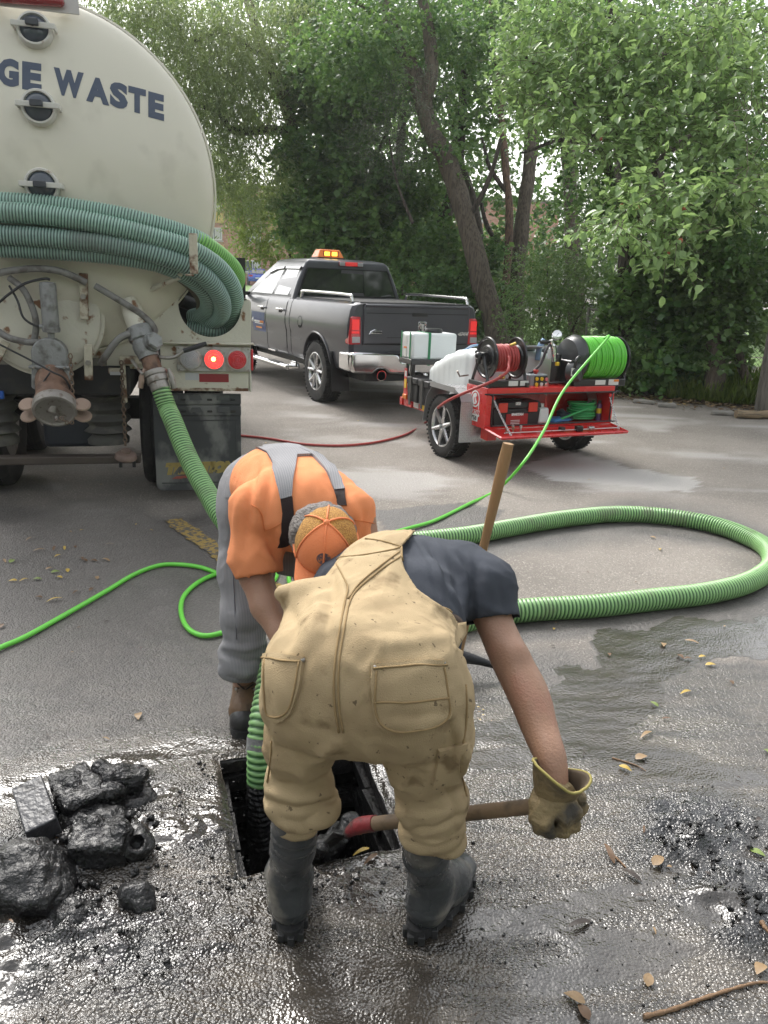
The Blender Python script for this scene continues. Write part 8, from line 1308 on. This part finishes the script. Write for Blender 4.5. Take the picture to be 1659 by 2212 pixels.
own(strip('cargo_pocket', bt_, [(492, 1085), (490, 1130)], [(528, 1092), (526, 1140)], .006, hick, po, 6, 5)); own(strip('hip_pocket', bt_, [(490, 1040), (488, 1075)], [(515, 1042), (513, 1076)], .006, hick, po, 5, 4)); own(seam('side_seam', bt_, [(500, 1140), (503, 1220), (508, 1300), (512, 1380)], .002, mat('denim thread', (.15, .15, .17), .8), po))
# bib back: yoke, straps, elastic ends
own(strip('yoke', bo_, [(552, 968), (570, 976), (590, 990)], [(690, 958), (697, 968), (690, 985)], .011, hick, po, 6, 14)); own(strip('shoulder_strap', bo_, [(575, 978), (592, 1010), (601, 1050), (608, 1079)], [(645, 972), (640, 1000), (633, 1040), (631, 1074)], .012, hick, po, 10, 6)); own(strip('shoulder_strap', bo_, [(643, 972), (672, 985), (704, 1020), (722, 1062)], [(690, 962), (714, 1000), (734, 1036), (744, 1060)], .012, hick, po, 10, 6)); own(strip('strap_end', bo_, [(608, 1078), (612, 1110), (608, 1150), (604, 1180)], [(632, 1075), (635, 1105), (636, 1140), (630, 1172)], .010, elast, po, 10, 5)); own(strip('strap_end', bo_, [(723, 1062), (730, 1092)], [(744, 1060), (750, 1092)], .010, elast, po, 5, 4))
bibp = [(588, 1215, 2.52), (605, 1180, 2.50), (640, 1185, 2.50), (668, 1200, 2.50), (665, 1240, 2.52), (645, 1246, 2.53), (600, 1238, 2.53)]; pm_, pm = pm, po; flapobj('bib_front', bibp, hick, .008); flapobj('bib_front', [(560, 1130, 2.6), (700, 1130, 2.6), (690, 1220, 2.56), (600, 1220, 2.56)], hick, .008); pm = pm_
# hair and cap
m = MB(); rr_ = np.random.default_rng(6); Hs = SDF(hd_-.16, hd_+.16, .006); Hs.ell(hd_+Rh@A([-.014, -.037, -.008]), (.096, .088, .098), Rh, .01); v, q = Hs.mesh(1); n_ = vnormals(v, q); loc_ = (v-hd_)@Rh; v = v+n_*(fbm(loc_*A([1, .4, 1]), 70, 3, 2)*.010+.004)[:, None]; cq = ((v[q].mean(1))-hd_)@Rh; kp = (cq[:, 1] < .045); own(meshobj('hair', v, q[kp], hairm, po, 179))
capo = mat('orange cap cloth', (.74, .225, .085), .75, var=.06, vs=14, bump=.3, bs=200); capm = mat('yellow orange cap mesh', (.55, .30, .07), .8, var=.1, vs=50, col2=(.36, .16, .035), ms=260, mth=(.45, .55), bump=.8, bs=320)
def capv(th, ph): return hd_+Rh@A([.090*math.sin(th)*math.sin(ph), .107*math.sin(th)*math.cos(ph)+.004, .106*math.cos(th)+.012])
nth, nph = 14, 48; v = [capv(.001+1.62*i/nth, 2*np.pi*j/nph) for i in range(nth+1) for j in range(nph)]; fo = []; fm_ = []
for i in range(nth):
    for j in range(nph):
        ph = (2*np.pi*(j+.5)/nph+np.pi) % (2*np.pi)-np.pi; f_ = (i*nph+j, (i+1)*nph+j, (i+1)*nph+(j+1) % nph, i*nph+(j+1) % nph); (fo if abs(ph) < 1.06 else fm_).append(f_)
own(meshobj('cap_front', v, fo, capo, po, 179, solid=.003)); own(meshobj('cap_mesh', v, fm_, capm, po, 179, solid=.002))
for ph in (0, 1.06, -1.06, 2.1, -2.1, np.pi): b_ = MB(); b_.tube([capv(t, ph)+Rh@A([0, 0, .001])*0+(capv(t, ph)-hd_)*.02 for t in np.linspace(.05, 1.6, 14)], .003, 6); own(b_.build('cap_seam', capo, po, 179))
b_ = MB(); b_.tube([capv(1.62, p)+(capv(1.62, p)-hd_)*.015 for p in np.linspace(1.06, 2*np.pi-1.06, 24)], .006, 6); own(b_.build('cap_band', capo, po, 179)); own(MB().ball(capv(.001, 0), .010, 10).build('cap_button', capo, po, 179))
vz = []; 
for i in range(9):
    for j in range(17): ph = -1.12+2.24*j/16; t = i/8; b0_ = capv(1.60, ph); ex = .085*t*(math.cos(ph*.9)**.5 if abs(ph) < 1.6 else 0); vz.append(b0_+fwh*ex-uph*(.012*t+.022*t*abs(ph)**2*.6))
own(meshobj('cap_visor', vz, [(i*17+j, i*17+j+1, (i+1)*17+j+1, (i+1)*17+j) for i in range(8) for j in range(16)], capo, po, 179, solid=.004))
lg_ = MB(); pc2 = capv(.98, 0); tt = np.linspace(0, 2*np.pi, 20, endpoint=False); lv2 = [capv(.98+.16*math.sin(a), .26*math.cos(a)) for a in tt]; lv2 = [p+(p-hd_)/np.linalg.norm(p-hd_)*.0035 for p in lv2]; own(meshobj('cap_patch', lv2, [tuple(range(20))], mat('dark cap patch', (.10, .07, .09), .7, var=.4, vs=90, col2=(.45, .16, .06), ms=120), po, 179))
# work boots, laced brown leather
wb = mat('brown boot leather', (.145, .085, .045), .6, var=.3, vs=10, col2=(.055, .04, .03), ms=11, mth=(.48, .68), bump=.5, bs=50); toeb = mat('black scuffed toe', (.035, .034, .034), .45, var=.3, vs=12, bump=.3); 
def wboot(x, y, seed):
    hl = G(x, y); fx = A([0.03, -1., 0]); fx /= np.linalg.norm(fx); pr = A([-fx[1], fx[0], 0]); hl = A([hl[0], hl[1], 0])-fx*.27; s = SDF(hl-A([.14, .38, .02]), hl+A([.16, .14, .30]), .006); s.cap(hl+fx*.06+A([0, 0, .26]), hl+fx*.07+A([0, 0, .12]), .058, .056, .02); s.cap(hl+fx*.05+A([0, 0, .07]), hl+fx*.2+A([0, 0, .062]), .050, .052, .03); s.cap(hl+fx*.08+A([0, 0, .14]), hl+fx*.19+A([0, 0, .075]), .050, .046, .04); v, q = s.mesh(2); v[:, 2] = np.maximum(v[:, 2], .025); v += vnormals(v, q)*(fbm(v, 18, 3, seed)*.005)[:, None]; b_ = own(meshobj('work_boot', v, q, wb, po, 179))
    s = SDF(hl-A([.14, .38, .02]), hl+A([.16, .14, .2]), .006); s.cap(hl+fx*.20+A([0, 0, .055]), hl+fx*.232+A([0, 0, .050]), .056, .050, .02); v, q = s.mesh(1); v[:, 2] = np.maximum(v[:, 2], .022); meshobj('toe_cap', v, q, toeb, b_, 179); out = [hl+fx*(.135+.152*math.cos(t))+pr*.060*np.sign(math.sin(t))*abs(math.sin(t))**.7 for t in np.linspace(0, 2*np.pi, 26, endpoint=False)]; m = MB(); n_ = len(out); m.add([o+A([0, 0, .002]) for o in out]+[o+A([0, 0, .030]) for o in out], [tuple(range(n_))[::-1], tuple(range(n_, 2*n_))]+[(i, (i+1) % n_, n_+(i+1) % n_, n_+i) for i in range(n_)]); m.build('sole', MATS['boot sole rubber'], b_, 40)
    lc = mat('dark lace', (.025, .02, .018), .8); tg_ = MB(); tg_.box(hl+fx*.128+A([0, 0, .165]), (.045, .012, .13), rotm((1, 0, 0), R(28))); tg_.build('tongue', lc, b_, 40, .006)
    for k in range(5):
        c = hl+fx*(.175-.0135*k)+A([0, 0, .112+.027*k]); m = MB(); m.tube([c-pr*.030, c+fx*.014, c+pr*.030+A([0, 0, .02])], .0028, 5); m.tube([c+pr*.030, c+fx*.014, c-pr*.030+A([0, 0, .02])], .0028, 5); m.build('lace', lc, b_, 60); 
        for s_ in (-1, 1): MB().lathe([(.0055, 0), (.006, .004), (.003, .005)], c+pr*.034*s_+fx*.006, (s_*.5, -.8, .3), 8).build('eyelet', steel, b_, 60)
wboot(522, 1592, 1); wboot(705, 1600, 2)
for o in kids: o.matrix_parent_inverse = Matrix.Translation(-po.location)
# ================================================================== HAND TOOLS
wood = mat('worn ash wood', (.34, .205, .095), .6, var=.2, vs=4, col2=(.23, .135, .065), ms=9, mth=(.48, .68), bump=.3, bs=26, stretch=(3, 3, .35)); dwood = mat('dirty wood', (.22, .150, .090), .65, var=.3, vs=6, col2=(.10, .075, .05), ms=12, mth=(.5, .66), bump=.4, bs=40)
sv_ = empty('shovel', 'long handled shovel with worn wooden shaft and red socket, blade down in the pit', 'shovel', tuple(G(1200, 1740, .32)[:2])+(0,)); ch_ = []
def shy(x, y, d): return D(x, y, d)
a_, b_e = shy(1232, 1733, 1.80), shy(800, 1780, 2.20); m = MB(); P_ = np.array([a_*(1-t)+b_e*t for t in np.linspace(0, 1, 14)]); m.tube(P_, np.linspace(.0185, .0205, 14), 14); ch_.append(m.build('shaft', dwood, sv_, 60))
dv = (b_e-a_)/np.linalg.norm(b_e-a_); m = MB(); m.tube(catmull([b_e-dv*.02, b_e+dv*.03, b_e+dv*.07+A([0, 0, -.010]), b_e+dv*.10+A([0, .0, -.03])], 5), np.r_[np.linspace(.0235, .024, 8), np.linspace(.023, .012, 8)], 14); ch_.append(m.build('socket', mat('chipped red paint', (.28, .035, .04), .5, var=.3, vs=14, col2=(.06, .05, .045), ms=14, mth=(.48, .6), bump=.4), sv_, 60))
bs_ = b_e+dv*.10+A([0, 0, -.03]); bd_ = dv*.85+A([0, 0, -.45]); bd_ /= np.linalg.norm(bd_); bw = np.cross(bd_, A([0, 0, 1.])); bw /= np.linalg.norm(bw); bn = np.cross(bw, bd_); V_ = []
for i in range(11):
    t = i/10; wv_ = .105*min(1, (t+.12)*3)*(1-max(0, t-.55)**2*3.2)
    for j in range(9): u = -1+2*j/8; V_.append(bs_+bd_*(.27*t-.01)+bw*wv_*u+bn*(.030*(u*u)-.012*math.sin(t*3.1)))
bl2 = meshobj('blade', V_, [(i*9+j, i*9+j+1, (i+1)*9+j+1, (i+1)*9+j) for i in range(10) for j in range(8)], mat('muddy wet steel', (.07, .066, .062), .25, .6, var=.4, vs=16, col2=(.02, .018, .017), ms=14, mth=(.45, .6), bump=.5), sv_, 179, solid=.004); ch_.append(bl2)
Vm = np.array(V_).reshape(11, 9, 3)[2:10, 1:8].reshape(-1, 3); s = SDF(Vm.min(0)-.06, Vm.max(0)+.09, .01)
for p in Vm[::3]: s.ell(p+A([0, 0, .012]), .030, None, .02)
v, q = s.mesh(1); v += vnormals(v, q)*(fbm(v, 26, 3, 5)*.018)[:, None]; so2 = meshobj('sludge_on_blade', v, q, slm, sv_, 179); ch_.append(so2)
for o in ch_: o.matrix_parent_inverse = Matrix.Translation(-sv_.location)
g = G(985, 1440); pk2 = empty('pickaxe', 'pickaxe standing on its steel head with its pale wooden handle up behind the bent man', 'pickaxe', (g[0], g[1], 0)); ch_ = []
hb, ht = D(985, 1432, 3.32), D(1098, 958, 2.95); P_ = np.array([hb*(1-t)+ht*t for t in np.linspace(0, 1, 16)]); u_ = (ht-hb)/np.linalg.norm(ht-hb); sx_ = np.cross(u_, A([0, 1, 0])); sx_ /= np.linalg.norm(sx_); sy_ = np.cross(sx_, u_); tt = np.linspace(0, 2*np.pi, 16, endpoint=False); V_ = []; 
for i, p in enumerate(P_):
    t = i/15; ra, rb = np.interp(t, [0, .15, .6, .93, .985, 1], [.021, .018, .018, .0245, .0255, .021]), np.interp(t, [0, .15, .6, .93, .985, 1], [.018, .015, .015, .018, .018, .015])
    V_ += [p+sx_*ra*math.cos(a)+sy_*rb*math.sin(a) for a in tt]
f_ = [(i*16+j, i*16+(j+1) % 16, (i+1)*16+(j+1) % 16, (i+1)*16+j) for i in range(15) for j in range(16)]+[tuple(15*16+j for j in range(16)), tuple(range(16))[::-1]]; o = meshobj('handle', V_, f_, wood, pk2, 50); ch_.append(o)
m = MB(); hp = [D(870, 1452, 3.30), D(930, 1422, 3.30), D(985, 1418, 3.31), D(1030, 1426, 3.31), D(1078, 1442, 3.32)]; hp = catmull(hp, 5); m.tube(hp, np.interp(np.linspace(0, 1, len(hp)), [0, .45, .55, 1], [.008, .030, .030, .010]), 8); ch_.append(m.build('pick_head', mat('dark pick steel', (.030, .030, .032), .5, .5, var=.3, vs=12, bump=.4), pk2, 50))
for o in ch_: o.matrix_parent_inverse = Matrix.Translation(-pk2.location)
# ================================================================== THIN HAZE VOLUME, ADDED TO LIFT THE DARKS AMONG THE TREES
hz = MB().box((-15, 65, 7.), (184, 202, 18.4)).build('added_haze', None, None, None); hm = bpy.data.materials.new('added_haze'); hm.use_nodes = True; nh = hm.node_tree.nodes; nh.remove(nh['Principled BSDF']); pv_ = nh.new('ShaderNodeVolumePrincipled'); pv_.inputs['Density'].default_value = HAZE; pv_.inputs['Color'].default_value = (.93, .95, .95, 1); pv_.inputs['Anisotropy'].default_value = .3; hm.node_tree.links.new(pv_.outputs[0], nh['Material Output'].inputs['Volume']); hz.data.materials.append(hm); tag(hz, kind='stuff')
